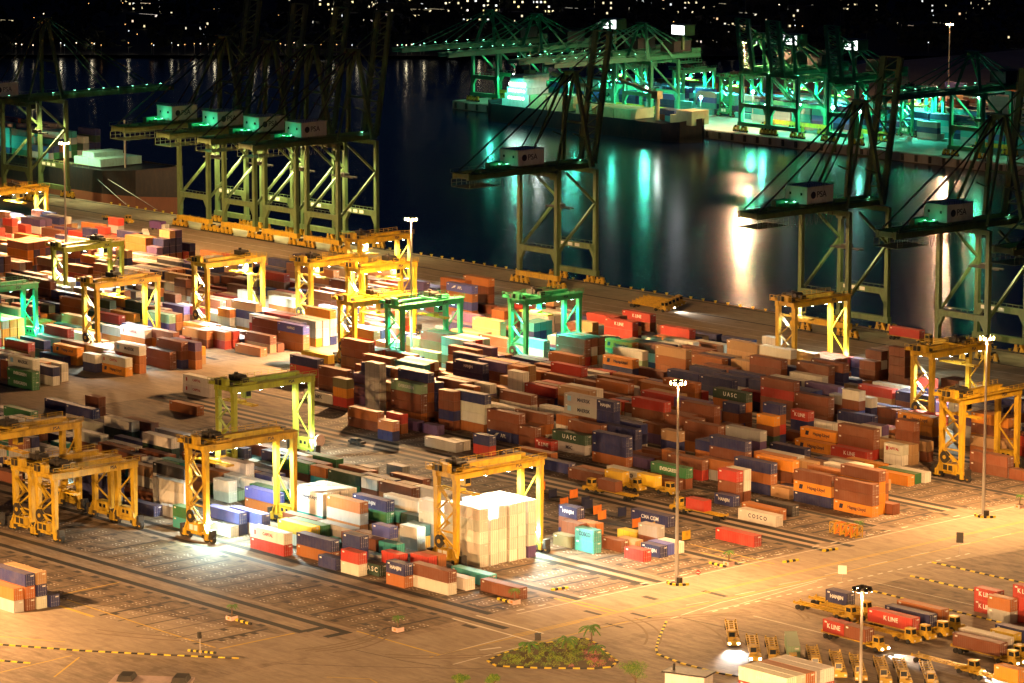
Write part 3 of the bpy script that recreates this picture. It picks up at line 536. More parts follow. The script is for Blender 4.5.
G3,-695.2,628.8,2,L,rd/tn,00 G4,-695.0,631.6,4,L,br/wh/bl/rd,0001 G2,-707.8,625.9,3,S,bl/wh/or,000 G3,-707.8,628.8,2,S,or/br,00 G4,-707.7,631.6,3,S,tn/wh/or,000 G2,-714.2,625.9,3,S,br/pu/pu,000
G3,-714.3,628.8,4,S,or/or/or/br,0000 G4,-714.3,631.6,3,S,or/or/pu,000 G5,-714.2,634.4,4,S,wh/pu/br/bl,0000 G3,-720.8,628.8,2,L,rd/or,00 G4,-720.6,631.6,4,L,br/or/br/br,0000 G5,-720.8,634.4,4,L,br/bl/br/tn,0000
G2,-739.9,625.9,3,L,tn/br/or,000 G3,-739.9,628.8,3,L,tn/br/tn,000 G2,-752.5,625.9,2,L,pu/pu,00 G3,-752.4,628.8,3,L,pu/br/pu,000 G4,-752.3,631.6,4,L,bl/bl/pu/bl,0000 H0,-585.0,647.5,1,S,tn,0
H0,-591.5,647.5,2,L,gy/gy,00 H2,-591.5,653.1,1,L,gy,0 H0,-604.2,647.5,1,L,br,0 H1,-604.0,650.3,1,L,br,0 H2,-604.0,653.1,1,L,br,0 H3,-604.2,656.0,1,L,bl,0
H4,-604.0,658.8,1,L,br,0 H0,-617.1,647.5,1,L,or,0 H1,-617.2,650.3,1,L,br,0 H2,-617.1,653.1,1,L,tn,0 H1,-629.7,650.3,3,L,gy/pu/pu,001 H2,-648.8,653.1,2,S,wh/br,00
H4,-649.0,658.8,2,S,or/bl,00 H5,-648.8,661.6,2,S,br/br,00 H0,-657.0,647.5,2,L,br/pu,01 H2,-657.0,653.1,3,L,br/pu/bl,000 H4,-657.1,658.8,4,L,pu/br/wh/or,0000 H5,-657.0,661.6,3,L,pu/or/br,000
H0,-669.6,647.5,2,L,gy/br,00 H2,-669.7,653.1,3,L,br/wh/bl,000 H3,-669.7,656.0,1,L,br,0 H4,-669.5,658.8,4,L,rd/or/or/bl,0001 H5,-669.7,661.6,4,L,tn/br/tn/tn,0000 H1,-682.8,650.3,3,S,tn/or/rd,000
H2,-682.7,653.1,3,S,rd/tn/wh,000 H3,-682.7,656.0,3,S,bl/rd/rd,000 H4,-682.7,658.8,3,S,br/tn/rd,000 H0,-689.6,647.5,4,L,tn/or/bl/bl,0001 H1,-689.7,650.3,4,L,wh/br/br/tn,0000 H3,-689.6,656.0,2,L,br/br,00
H4,-689.6,658.8,3,L,br/or/bl,000 H5,-689.8,661.6,4,L,or/br/or/or,0001 H1,-708.7,650.3,2,L,br/gy,00 H2,-708.9,653.1,3,L,rd/bl/rd,001 H3,-708.9,656.0,3,L,br/tn/bl,000 H4,-708.7,658.8,3,L,rd/br/tn,000
H1,-721.9,650.3,2,S,wh/wh,00 H2,-721.9,653.1,4,S,wh/wh/rd/rd,0000 H5,-722.0,661.6,2,S,tn/bl,00 H0,-728.6,647.5,2,S,wh/bl,00 H2,-728.5,653.1,2,S,tn/br,00 H3,-728.4,656.0,3,S,tn/wh/br,000
H4,-728.4,658.8,4,S,or/wh/bl/tn,0000 H5,-728.4,661.6,4,S,tn/tn/tn/br,0000 H0,-734.9,647.5,2,L,br/rd,00 H1,-734.9,650.3,2,L,br/tn,00 H4,-735.0,658.8,4,L,pu/br/or/br,0001 H5,-735.0,661.6,4,L,tn/tn/bl/tn,0000
H0,-748.1,647.5,2,L,br/or,00 H3,-748.0,656.0,2,L,tn/br,00 H4,-748.0,658.8,3,L,br/tn/br,000 H5,-748.1,661.6,4,L,bl/br/br/br,0000 H0,-761.1,647.5,1,L,pu,0 H4,-761.1,658.8,2,L,rd/br,00
H5,-761.0,661.6,1,L,br,0 H0,-774.2,647.5,2,L,br/tn,00 H1,-774.2,650.3,3,L,br/tn/bl,001 H4,-774.3,658.8,3,L,br/br/br,000 H5,-774.2,661.6,2,L,gy/br,00 H0,-787.4,647.5,1,L,wh,0
H2,-787.2,653.1,4,L,br/br/tn/or,0001 H3,-787.2,656.0,3,L,br/br/br,000 H4,-787.3,658.8,3,L,rd/br/wh,000 H5,-787.4,661.6,2,L,br/wh,00 I3,-601.5,676.0,2,L,tn/tn,00 I5,-601.5,681.6,2,L,tn/br,00
I3,-614.1,676.0,3,S,wh/tn/gy,000 I4,-614.2,678.8,3,S,pu/gy/wh,000 I5,-614.2,681.6,2,S,or/gy,00 I3,-634.2,676.0,1,L,br,0 I5,-634.0,681.6,2,L,wh/bl,00 I0,-666.4,667.5,1,L,bl,0
I1,-666.2,670.3,2,L,gy/or,00 I2,-666.2,673.1,2,L,tn/or,00 I4,-666.3,678.8,2,L,bl/bl,00 I5,-666.3,681.6,2,L,bl/wh,00 I0,-679.0,667.5,4,L,or/tn/or/tn,0000 I1,-678.8,670.3,3,L,or/rd/or,000
I2,-678.9,673.1,1,L,rd,0 I3,-678.9,676.0,4,L,or/or/gy/rd,0001 I4,-678.9,678.8,3,L,rd/or/br,000 I5,-678.9,681.6,2,L,bl/rd,00 I0,-691.5,667.5,2,L,br/wh,00 I1,-691.4,670.3,3,L,wh/br/or,000
I3,-691.4,676.0,1,L,wh,0 I4,-691.5,678.8,3,L,or/or/wh,000 I5,-691.5,681.6,3,L,pu/gy/or,000 I0,-704.5,667.5,3,L,br/or/br,000 I1,-704.4,670.3,3,L,br/or/br,000 I2,-704.4,673.1,2,L,tn/br,00
I3,-704.6,676.0,3,L,br/br/or,000 I4,-704.6,678.8,2,L,wh/or,00 I5,-704.5,681.6,3,L,or/pu/or,000 I0,-717.2,667.5,3,L,br/br/br,001 I1,-717.2,670.3,4,L,rd/rd/br/wh,0001 I2,-717.1,673.1,3,L,gy/br/bl,000
I4,-717.2,678.8,3,L,wh/rd/rd,000 I5,-717.4,681.6,3,L,rd/br/br,000 I0,-730.2,667.5,3,L,or/bl/tn,000 I1,-730.3,670.3,3,L,br/bl/or,000 I2,-730.3,673.1,2,L,or/or,00 I3,-730.3,676.0,3,L,br/br/tn,000
I4,-730.4,678.8,3,L,bl/br/wh,000 I5,-730.3,681.6,4,L,or/bl/br/br,0001 I0,-743.0,667.5,2,L,pu/pu,00 I1,-743.1,670.3,3,L,wh/pu/br,000 I2,-743.0,673.1,3,L,pu/wh/br,000 I3,-743.1,676.0,1,L,pu,0
I4,-743.0,678.8,3,L,bl/pu/pu,000 I5,-743.1,681.6,3,L,pu/tn/pu,000 I0,-757.1,667.5,4,L,br/tn/br/bl,0000 I2,-757.1,673.1,4,L,pu/pu/gy/pu,0000 I3,-757.3,676.0,3,L,pu/pu/br,000 I4,-757.2,678.8,3,L,br/br/pu,000
I0,-769.9,667.5,1,L,br,0 I3,-769.8,676.0,4,L,gy/wh/tn/gy,0000 I4,-769.9,678.8,4,L,rd/gy/gy/wh,0000 I5,-769.9,681.6,4,L,wh/rd/gy/wh,0000 I0,-782.4,667.5,2,L,bl/br,00 I1,-782.3,670.3,1,L,gy,0
I4,-782.3,678.8,4,L,rd/br/rd/or,0001 I5,-782.3,681.6,4,L,or/wh/rd/rd,0000 I0,-795.1,667.5,3,S,wh/bl/tn,000 I1,-795.0,670.3,3,S,wh/br/tn,000 I4,-794.9,678.8,3,S,tn/or/br,000 I0,-802.0,667.5,4,L,br/rd/br/br,0001
I1,-801.9,670.3,4,L,bl/bl/bl/br,0000 I2,-801.9,673.1,2,L,rd/or,00 I3,-801.8,676.0,4,L,br/br/tn/br,0000 I5,-802.0,681.6,3,L,bl/br/wh,000 J0,-588.5,697.0,2,L,tn/or,01 J3,-588.4,705.5,2,L,rd/rd,00
J4,-588.5,708.3,2,L,or/or,00 J5,-588.4,711.1,1,L,rd,0 J3,-601.5,705.5,4,L,gy/pu/gy/gy,0001 J4,-601.6,708.3,4,L,gy/gy/pu/br,0000 J5,-601.5,711.1,4,L,bl/bl/pu/wh,0000 J0,-627.6,697.0,1,S,or,0
J1,-627.5,699.8,1,S,rd,0 J3,-627.7,705.5,2,S,pu/pu,00 J4,-627.7,708.3,2,S,rd/bl,00 J5,-627.5,711.1,2,S,rd/bl,00 J0,-634.5,697.0,2,L,bl/wh,01 J5,-634.5,711.1,2,L,bl/br,00
J5,-647.2,711.1,2,L,wh/or,00 J1,-659.6,699.8,3,L,bl/or/wh,000 J2,-659.7,702.6,3,L,bl/bl/wh,000 J4,-659.8,708.3,1,L,bl,0 J5,-659.7,711.1,3,L,pu/bl/gy,001 J1,-672.8,699.8,2,L,rd/bl,00
J2,-672.8,702.6,3,L,bl/bl/wh,000 J3,-672.9,705.5,2,L,or/bl,00 J4,-672.8,708.3,3,L,bl/wh/br,000 J5,-672.9,711.1,3,L,wh/bl/rd,000 J0,-685.9,697.0,3,L,bl/bl/gy,001 J2,-685.9,702.6,3,L,bl/wh/gy,000
J3,-686.0,705.5,1,L,br,0 J4,-686.0,708.3,3,L,bl/bl/gy,000 J5,-685.9,711.1,2,L,br/or,00 J0,-698.6,697.0,3,L,bl/br/bl,001 J2,-698.5,702.6,1,L,bl,0 J3,-698.6,705.5,3,L,bl/br/br,000
J4,-698.5,708.3,1,L,bl,0 J5,-698.5,711.1,3,L,br/br/tn,000 J0,-717.9,697.0,1,L,or,0 J2,-717.8,702.6,2,L,br/or,01 J3,-717.9,705.5,1,L,bl,0 J4,-717.7,708.3,1,L,or,0
J5,-717.9,711.1,4,L,tn/or/or/pu,0011 J0,-730.5,697.0,1,S,br,0 J2,-730.4,702.6,1,S,rd,0 J3,-730.4,705.5,1,S,or,0 J4,-730.4,708.3,1,S,br,0 J1,-750.5,699.8,2,L,rd/rd,00
J2,-750.3,702.6,4,L,br/br/rd/wh,0011 J3,-750.5,705.5,4,L,br/wh/or/wh,0000 J4,-750.3,708.3,4,L,br/br/wh/wh,0000 J5,-750.3,711.1,2,L,br/wh,00 J0,-762.9,697.0,1,L,tn,0 J1,-763.1,699.8,1,L,br,0
J3,-763.0,705.5,2,L,bl/tn,00 J5,-762.9,711.1,3,L,gy/pu/tn,000 J0,-777.2,697.0,3,L,br/br/or,001 J1,-777.1,699.8,1,L,gy,0 J3,-777.1,705.5,2,L,br/rd,00 J4,-777.3,708.3,2,L,tn/br,00
J5,-777.1,711.1,2,L,br/br,00 J0,-789.8,697.0,3,L,tn/br/tn,000 J1,-789.7,699.8,3,L,br/br/tn,000 J2,-789.8,702.6,1,L,br,0 J3,-789.8,705.5,4,L,tn/tn/tn/br,0001 J5,-789.8,711.1,3,L,br/br/br,000
J0,-802.2,697.0,1,L,or,0 J1,-802.4,699.8,2,L,rd/tn,00 J2,-802.4,702.6,2,L,tn/br,00 J3,-802.3,705.5,3,L,bl/or/br,000 J4,-802.4,708.3,4,L,pu/br/or/or,0000 J5,-802.4,711.1,2,L,bl/or,00
K1,-589.4,721.8,2,L,br/or,00 K2,-589.5,724.6,2,L,bl/wh,00 K0,-602.1,719.0,4,L,bl/br/wh/br,0001 K2,-602.1,724.6,1,L,tn,0 K4,-602.1,730.3,1,L,br,0 K5,-602.1,733.1,1,L,br,0
K0,-615.1,719.0,3,L,gy/gy/gy,000 K1,-615.2,721.8,1,L,or,0 K2,-615.1,724.6,3,L,br/or/wh,000 K4,-615.0,730.3,2,L,tn/gy,00 K5,-615.2,733.1,3,L,bl/bl/or,000 K1,-627.7,721.8,1,L,rd,0
K2,-627.7,724.6,2,L,pu/or,00 K3,-627.6,727.5,2,L,rd/br,00 K5,-627.6,733.1,1,L,rd,0 K1,-640.8,721.8,3,S,bl/br/wh,000 K2,-640.7,724.6,2,S,br/bl,00 K3,-640.7,727.5,4,S,rd/bl/br/br,0000
K4,-640.8,730.3,1,S,bl,0 K5,-640.7,733.1,1,S,br,0 K0,-647.4,719.0,3,L,rd/tn/wh,001 K1,-647.4,721.8,2,L,bl/or,00 K2,-647.3,724.6,3,L,wh/br/pu,000 K3,-647.3,727.5,2,L,or/br,00
K4,-647.3,730.3,2,L,pu/bl,00 K5,-647.4,733.1,2,L,br/br,00 K0,-660.5,719.0,2,L,or/bl,00 K3,-660.5,727.5,2,L,tn/pu,00 K0,-673.0,719.0,3,L,wh/br/bl,001 K1,-673.1,721.8,4,L,br/br/or/wh,0001
K2,-673.1,724.6,1,L,wh,0 K3,-673.1,727.5,4,L,br/bl/bl/bl,0001 K5,-673.1,733.1,2,L,bl/br,00 K1,-685.5,721.8,1,L,or,0 K2,-685.5,724.6,3,L,bl/br/rd,000 K3,-685.6,727.5,2,L,br/br,00
K4,-685.6,730.3,1,L,br,0 K5,-685.6,733.1,2,L,br/rd,00 K1,-698.4,721.8,3,L,tn/or/br,000 K2,-698.2,724.6,2,L,wh/br,00 K3,-698.4,727.5,3,L,tn/or/tn,000 K4,-698.3,730.3,2,L,tn/gy,00
K5,-698.3,733.1,4,L,wh/tn/gy/or,0001 K0,-711.4,719.0,3,L,or/tn/wh,001 K1,-711.4,721.8,3,L,bl/or/br,000 K2,-711.5,724.6,3,L,tn/or/bl,000 K3,-711.4,727.5,2,L,or/br,00 K5,-711.3,733.1,4,L,tn/tn/tn/or,0001
K0,-724.0,719.0,3,L,or/bl/bl,000 K1,-723.9,721.8,3,L,or/wh/bl,000 K2,-724.1,724.6,2,L,br/bl,00 K3,-724.0,727.5,3,L,br/wh/or,000 K4,-724.0,730.3,1,L,or,0 K5,-723.9,733.1,2,L,tn/bl,00
K1,-737.1,721.8,3,L,br/wh/pu,000 K2,-737.1,724.6,3,L,bl/wh/br,000 K3,-737.0,727.5,3,L,wh/br/wh,000 K4,-737.1,730.3,2,L,wh/br,00 K5,-737.1,733.1,3,L,wh/br/wh,000 K1,-749.7,721.8,3,S,or/wh/tn,000
K2,-749.6,724.6,3,S,br/tn/tn,000 K3,-749.6,727.5,2,S,or/tn,00 K4,-749.6,730.3,3,S,wh/wh/tn,000 K5,-749.7,733.1,1,S,br,0 K1,-757.7,721.8,1,L,wh,0 K2,-757.8,724.6,2,L,bl/tn,00
K4,-757.8,730.3,2,L,pu/wh,00 K0,-770.3,719.0,3,S,br/pu/gy,000 K1,-770.2,721.8,3,S,or/rd/gy,000 K2,-770.4,724.6,4,S,or/or/rd/or,0000 K3,-770.4,727.5,2,S,or/or,00 K4,-770.2,730.3,2,S,bl/br,00
K5,-770.2,733.1,2,S,wh/bl,00 K1,-776.9,721.8,1,L,br,0 K3,-776.8,727.5,2,L,bl/br,00 K4,-776.8,730.3,3,L,br/br/br,000 K5,-777.0,733.1,3,L,gy/or/tn,000 K0,-815.5,719.0,3,S,or/pu/pu,000
K1,-815.5,721.8,2,S,or/or,00 K2,-815.4,724.6,2,S,br/or,00 K3,-815.6,727.5,1,S,br,0 K4,-815.4,730.3,3,S,or/gy/br,000 K5,-815.5,733.1,3,S,or/br/wh,000 K0,-822.5,719.0,1,L,gy,0
K1,-822.4,721.8,1,L,bl,0 K2,-822.4,724.6,2,L,gy/br,00 K3,-822.5,727.5,2,L,bl/tn,00 L2,-641.7,750.6,1,L,tn,0 L3,-641.6,753.5,2,L,wh/wh,01 L5,-641.6,759.1,1,L,br,0
L0,-654.4,745.0,1,S,br,0 L3,-654.3,753.5,2,S,br/or,00 L4,-654.3,756.3,2,S,br/or,00 L5,-654.2,759.1,1,S,rd,0 L0,-660.7,745.0,2,S,br/wh,00 L2,-660.8,750.6,2,S,bl/bl,00
L3,-660.8,753.5,1,S,or,0 L2,-667.4,750.6,1,L,or,0 L3,-667.3,753.5,2,L,or/br,00 L0,-680.4,745.0,1,L,or,0 L0,-693.5,745.0,1,S,br,0 L1,-693.4,747.8,2,S,br/tn,00
L2,-693.5,750.6,1,S,br,0 L5,-693.4,759.1,2,S,pu/bl,00 L0,-700.4,745.0,3,L,tn/br/br,000 L1,-700.5,747.8,1,L,br,0 L2,-700.4,750.6,2,L,br/br,00 L3,-700.5,753.5,2,L,br/tn,00
L4,-700.3,756.3,2,L,br/br,00 L5,-700.3,759.1,2,L,rd/br,00 L0,-725.9,745.0,2,S,or/pu,00 L1,-726.1,747.8,1,S,pu,0 L2,-725.9,750.6,2,S,pu/pu,00 L3,-726.0,753.5,1,S,tn,0
L4,-726.0,756.3,3,S,wh/wh/rd,000 L0,-739.1,745.0,2,L,or/br,00 L1,-739.0,747.8,2,L,wh/br,00 L5,-739.2,759.1,2,L,bl/bl,00 L0,-753.2,745.0,2,L,or/rd,00 L1,-753.4,747.8,3,L,rd/or/pu,001
L2,-753.4,750.6,2,L,bl/gy,00 L3,-753.5,753.5,2,L,tn/bl,00 L4,-753.3,756.3,1,L,rd,0 L5,-753.4,759.1,2,L,bl/rd,00 L5,-766.5,759.1,2,L,br/pu,00 L1,-779.1,747.8,2,S,pu/bl,00
L2,-779.1,750.6,2,S,tn/pu,00 L3,-779.1,753.5,1,S,br,0 L4,-779.0,756.3,1,S,wh,0 L1,-785.5,747.8,3,L,rd/or/pu,000 L2,-785.4,750.6,3,L,br/bl/gy,000 L3,-785.5,753.5,2,L,br/bl,00
L4,-785.4,756.3,2,L,bl/rd,00 L2,-798.7,750.6,1,L,bl,0 L3,-798.7,753.5,2,L,bl/wh,00 L4,-798.5,756.3,2,L,br/bl,00 L0,-811.7,745.0,2,L,wh/wh,00 L1,-811.8,747.8,2,L,wh/gy,00
L2,-811.7,750.6,1,L,br,0 L3,-811.8,753.5,2,L,wh/tn,00 L4,-811.7,756.3,1,L,wh,0 L5,-811.6,759.1,2,L,gy/bl,00 L0,-824.6,745.0,2,L,br/br,00 L1,-824.9,747.8,1,L,br,0
L3,-824.8,753.5,2,L,rd/wh,00 L4,-824.8,756.3,2,L,br/bl,00 L5,-824.8,759.1,3,L,tn/br/br,001 L1,-617.2,747.8,2,L,wh/bl,00 L3,-617.2,753.5,2,L,tn/wh,00 L4,-617.4,756.3,1,L,gy,0
L5,-617.4,759.1,2,L,gy/wh,00 L1,-631.5,747.8,1,L,tn,0 I5,-556.1,681.6,2,L,dg/dg,00 I5,-568.6,681.6,1,S,br,0 I5,-575.2,681.6,2,L,br/br,11 E2,-847.4,577.1,2,L,br/br,00
E0,-860.4,571.5,2,L,or/br,00 E1,-860.4,574.3,1,L,bl,0 E2,-860.5,577.1,2,L,bl/bl,00 E3,-860.4,580.0,1,L,bl,0 E4,-860.4,582.8,2,L,gy/br,00 E5,-860.3,585.6,2,L,br/dg,00
E2,-873.0,577.1,3,L,wh/br/br,000 E3,-873.1,580.0,2,L,rd/br,00 E5,-873.1,585.6,2,L,rd/rd,00 E5,-886.1,585.6,3,L,br/ye/or,000 F3,-845.4,607.1,2,S,rd/bl,00 F5,-845.3,612.7,2,S,rd/rd,00
F4,-851.9,609.9,2,L,tn/br,00 F5,-851.8,612.7,2,L,wh/gy,00 F4,-864.5,609.9,2,L,br/br,00 F0,-877.1,598.6,2,L,rd/or,01 F2,-877.1,604.2,2,L,bl/br,00 F4,-877.0,609.9,2,L,wh/bl,00
F5,-877.2,612.7,3,L,rd/br/ye,001 F1,-902.7,601.4,1,L,ye,0 F2,-902.8,604.2,4,L,gy/ye/wh/rd,0000 F3,-902.8,607.1,3,L,gy/ye/ye,000 F4,-902.8,609.9,3,L,ye/ye/tn,000 F5,-902.9,612.7,3,L,ye/ye/ye,000
F3,-916.0,607.1,2,L,gy/bl,00 F4,-916.0,609.9,1,L,br,0 F5,-915.8,612.7,3,L,gy/br/rd,000 G3,-838.1,628.8,2,L,dg/bl,00 G4,-838.1,631.6,2,L,ye/tn,00 G0,-850.8,620.3,2,L,or/wh,00
G1,-850.7,623.1,1,L,rd,0 G2,-850.8,625.9,1,L,or,0 G4,-850.8,631.6,3,L,br/ye/or,000 G0,-863.7,620.3,1,L,tn,0 G1,-863.7,623.1,1,L,wh,0 G2,-863.8,625.9,1,L,br,0
G4,-863.9,631.6,3,L,bl/br/br,000 G5,-863.8,634.4,2,L,br/bl,00 G0,-878.0,620.3,2,L,wh/gy,00 G1,-878.1,623.1,2,L,or/gy,00 G2,-878.0,625.9,1,L,or,0 G5,-878.0,634.4,2,L,gy/or,00
G0,-891.1,620.3,2,L,dg/or,00 G2,-891.0,625.9,2,L,dg/rd,00 G3,-891.1,628.8,3,L,or/ye/dg,001 G4,-891.2,631.6,1,L,or,0 G5,-891.0,634.4,2,L,dg/bl,00 G0,-905.3,620.3,1,L,br,0
G1,-905.3,623.1,2,L,ye/rd,00 G2,-905.3,625.9,2,L,ye/br,00 G3,-905.3,628.8,1,L,br,0 G5,-905.4,634.4,2,L,br/br,00 G0,-917.9,620.3,1,L,ye,0 G1,-917.8,623.1,3,L,tn/br/br,000
G2,-917.9,625.9,1,L,dg,0 G3,-918.0,628.8,3,L,rd/bl/wh,000 G4,-918.0,631.6,2,L,ye/dg,00 G5,-917.9,634.4,3,L,dg/ye/ye,000 G0,-930.6,620.3,2,S,ye/dg,00 G1,-930.5,623.1,4,S,bl/ye/tn/br,0000
G2,-930.4,625.9,3,S,tn/tn/tn,000 G4,-930.5,631.6,1,S,dg,0 G5,-930.5,634.4,3,S,dg/or/tn,000 G0,-937.0,620.3,2,L,dg/tn,00 G1,-936.8,623.1,3,L,gy/dg/br,000 G2,-937.0,625.9,1,L,gy,0
G3,-936.8,628.8,3,L,br/wh/gy,000 G4,-936.9,631.6,3,L,dg/br/bl,000 G5,-937.0,634.4,3,L,wh/dg/dg,000 G3,-951.1,628.8,3,L,tn/or/or,000 G4,-951.1,631.6,2,L,or/bl,00 H4,-839.5,658.8,2,L,br/tn,01
H5,-839.4,661.6,1,L,br,0 H2,-853.9,653.1,2,L,or/rd,00 H3,-853.6,656.0,2,L,rd/rd,00 H4,-853.7,658.8,1,L,bl,0 H5,-853.7,661.6,1,L,rd,0 H0,-866.4,647.5,1,L,rd,0
H3,-866.4,656.0,2,L,ye/ye,00 H4,-866.3,658.8,2,L,br/bl,00 H0,-878.9,647.5,1,S,dg,0 H3,-879.0,656.0,1,S,ye,0 H4,-878.9,658.8,1,S,tn,0 H5,-878.9,661.6,1,S,tn,0
H0,-887.1,647.5,1,L,bl,0 H3,-886.9,656.0,3,L,br/br/br,000 H4,-887.1,658.8,1,L,br,0 H5,-887.0,661.6,1,L,br,0 H0,-899.7,647.5,2,L,rd/dg,01 H2,-899.6,653.1,2,L,ye/dg,00
H4,-899.6,658.8,3,L,dg/dg/tn,000 H5,-899.5,661.6,3,L,br/ye/bl,000 H0,-912.2,647.5,2,S,dg/br,00 H1,-912.2,650.3,1,S,bl,0 H2,-912.1,653.1,3,S,dg/wh/bl,000 H3,-912.4,656.0,2,S,br/br,00
H4,-912.3,658.8,4,S,br/ye/bl/bl,0000 H5,-912.1,661.6,1,S,bl,0 H0,-918.7,647.5,3,L,or/or/bl,001 H1,-918.8,650.3,1,L,dg,0 H2,-918.8,653.1,3,L,br/wh/ye,000 H4,-918.6,658.8,1,L,ye,0
H5,-918.8,661.6,2,L,br/gy,00 H0,-931.4,647.5,2,L,bl/bl,00 H1,-931.2,650.3,1,L,bl,0 H2,-931.2,653.1,3,L,bl/br/ye,000 H3,-931.3,656.0,2,L,ye/bl,00 H4,-931.2,658.8,2,L,br/bl,00
H5,-931.3,661.6,3,L,tn/bl/bl,000 H0,-944.0,647.5,1,L,tn,0 H1,-943.9,650.3,2,L,br/br,00 H2,-943.9,653.1,4,L,br/br/br/wh,0001 H3,-943.9,656.0,2,L,br/dg,00 H4,-943.9,658.8,3,L,wh/br/br,000
H5,-944.0,661.6,2,L,or/br,00 H1,-956.5,650.3,3,L,br/or/or,001 H2,-956.6,653.1,4,L,dg/ye/br/or,0000 H3,-956.6,656.0,2,L,or/wh,00 H4,-956.5,658.8,4,L,br/or/br/or,0000 H5,-956.4,661.6,3,L,or/or/dg,000
H0,-970.7,647.5,3,S,br/br/br,000 H2,-970.6,653.1,3,S,or/gy/rd,000 H3,-970.8,656.0,3,S,bl/bl/rd,000 H4,-970.6,658.8,3,S,bl/br/br,000 H5,-970.6,661.6,3,S,bl/bl/br,000 H0,-977.2,647.5,1,L,br,0
H2,-977.0,653.1,2,L,br/wh,00 H3,-977.2,656.0,2,L,wh/or,00 H4,-977.1,658.8,2,L,br/wh,00 H2,-991.4,653.1,1,S,or,0 H3,-991.4,656.0,2,S,or/bl,00 H4,-991.4,658.8,4,S,bl/br/br/tn,0000
H5,-991.3,661.6,3,S,tn/gy/br,000 H5,-997.8,661.6,1,L,bl,0 I1,-839.4,670.3,3,L,bl/wh/wh,000 I3,-839.2,676.0,3,L,wh/wh/ye,000 I4,-839.2,678.8,3,L,wh/wh/wh,000 I5,-839.3,681.6,4,L,ye/wh/wh/bl,0001
I1,-852.0,670.3,3,L,wh/rd/wh,000 I3,-851.9,676.0,3,L,rd/rd/rd,000 I4,-852.1,678.8,3,L,br/bl/bl,000 I5,-851.9,681.6,1,L,or,0 I0,-864.5,667.5,1,L,wh,0 I2,-864.5,673.1,4,L,tn/bl/wh/ye,0001
I3,-864.5,676.0,3,L,wh/wh/gy,000 I4,-864.5,678.8,3,L,wh/gy/gy,000 I5,-864.6,681.6,2,L,wh/br,00 I0,-877.3,667.5,1,L,wh,0 I2,-877.2,673.1,2,L,gy/br,00 I3,-877.4,676.0,2,L,or/or,00
I4,-877.4,678.8,1,L,ye,0 I5,-877.2,681.6,2,L,gy/or,00 I3,-889.8,676.0,2,L,rd/br,00 I4,-889.8,678.8,3,L,br/br/br,001 I5,-889.9,681.6,3,L,br/br/tn,000 I0,-902.5,667.5,1,S,br,0
I1,-902.5,670.3,1,S,gy,0 I3,-902.4,676.0,2,S,wh/br,00 I5,-902.5,681.6,3,S,tn/br/br,000 I0,-908.9,667.5,4,S,gy/bl/br/or,0000 I1,-909.0,670.3,1,S,rd,0 I3,-909.0,676.0,3,S,br/br/bl,000
I4,-908.8,678.8,2,S,br/bl,00 I1,-921.9,670.3,3,L,wh/bl/rd,000 I2,-922.0,673.1,2,L,dg/dg,00 I3,-922.0,676.0,2,L,dg/or,00 I4,-921.9,678.8,3,L,or/dg/dg,000 I5,-921.9,681.6,1,L,br,0
I1,-934.6,670.3,2,L,ye/or,00 I3,-934.6,676.0,3,L,gy/br/ye,000 I4,-934.6,678.8,3,L,br/br/dg,000 I5,-934.4,681.6,3,L,dg/gy/br,000 I0,-953.8,667.5,3,L,wh/gy/gy,000 I1,-953.7,670.3,3,L,bl/br/br,000
I2,-953.8,673.1,2,L,gy/rd,00 I3,-953.7,676.0,2,L,rd/dg,00 I5,-953.8,681.6,2,L,gy/br,00 I0,-966.4,667.5,3,L,br/wh/rd,000 I1,-966.4,670.3,2,L,tn/bl,00 I2,-966.4,673.1,3,L,ye/tn/or,000
I3,-966.5,676.0,2,L,tn/tn,00 I4,-966.4,678.8,2,L,br/tn,00 I5,-966.4,681.6,1,L,br,0 I0,-998.6,667.5,3,L,bl/ye/br,000 I1,-998.7,670.3,4,L,bl/bl/tn/br,0000 I2,-998.6,673.1,4,L,br/br/ye/bl,0000
I4,-998.5,678.8,3,L,gy/bl/ye,000 I5,-998.5,681.6,3,L,br/bl/bl,000 I2,-1012.9,673.1,1,L,rd,0 I3,-1012.9,676.0,4,L,wh/rd/rd/or,0000 I4,-1012.9,678.8,3,L,br/br/or,000 I5,-1012.8,681.6,3,L,wh/bl/ye,000
I4,-1027.0,678.8,4,L,dg/dg/br/gy,0000 I5,-1027.0,681.6,3,L,br/wh/br,000 J0,-839.1,697.0,2,L,br/br,00 J1,-839.0,699.8,2,L,br/or,00 J2,-839.1,702.6,2,L,bl/br,00 J3,-839.1,705.5,3,L,br/wh/br,001
J4,-839.1,708.3,3,L,br/br/wh,000 J5,-839.0,711.1,2,L,br/rd,00 J0,-851.6,697.0,3,S,bl/bl/or,000 J1,-851.8,699.8,3,S,or/rd/tn,000 J2,-851.8,702.6,4,S,br/bl/or/or,0000 J3,-851.6,705.5,1,S,bl,0
J5,-851.6,711.1,3,S,or/wh/bl,000 J0,-858.1,697.0,3,S,pu/wh/wh,000 J1,-858.1,699.8,1,S,rd,0 J2,-858.1,702.6,1,S,rd,0 J4,-858.1,708.3,1,S,rd,0 J5,-858.2,711.1,1,S,rd,0
J1,-864.6,699.8,1,L,br,0 J2,-864.7,702.6,4,L,br/br/wh/br,0001 J4,-864.8,708.3,4,L,br/or/tn/br,0000 J5,-864.8,711.1,3,L,br/bl/br,000 J2,-877.2,702.6,2,S,or/bl,00 J3,-877.4,705.5,2,S,tn/tn,00
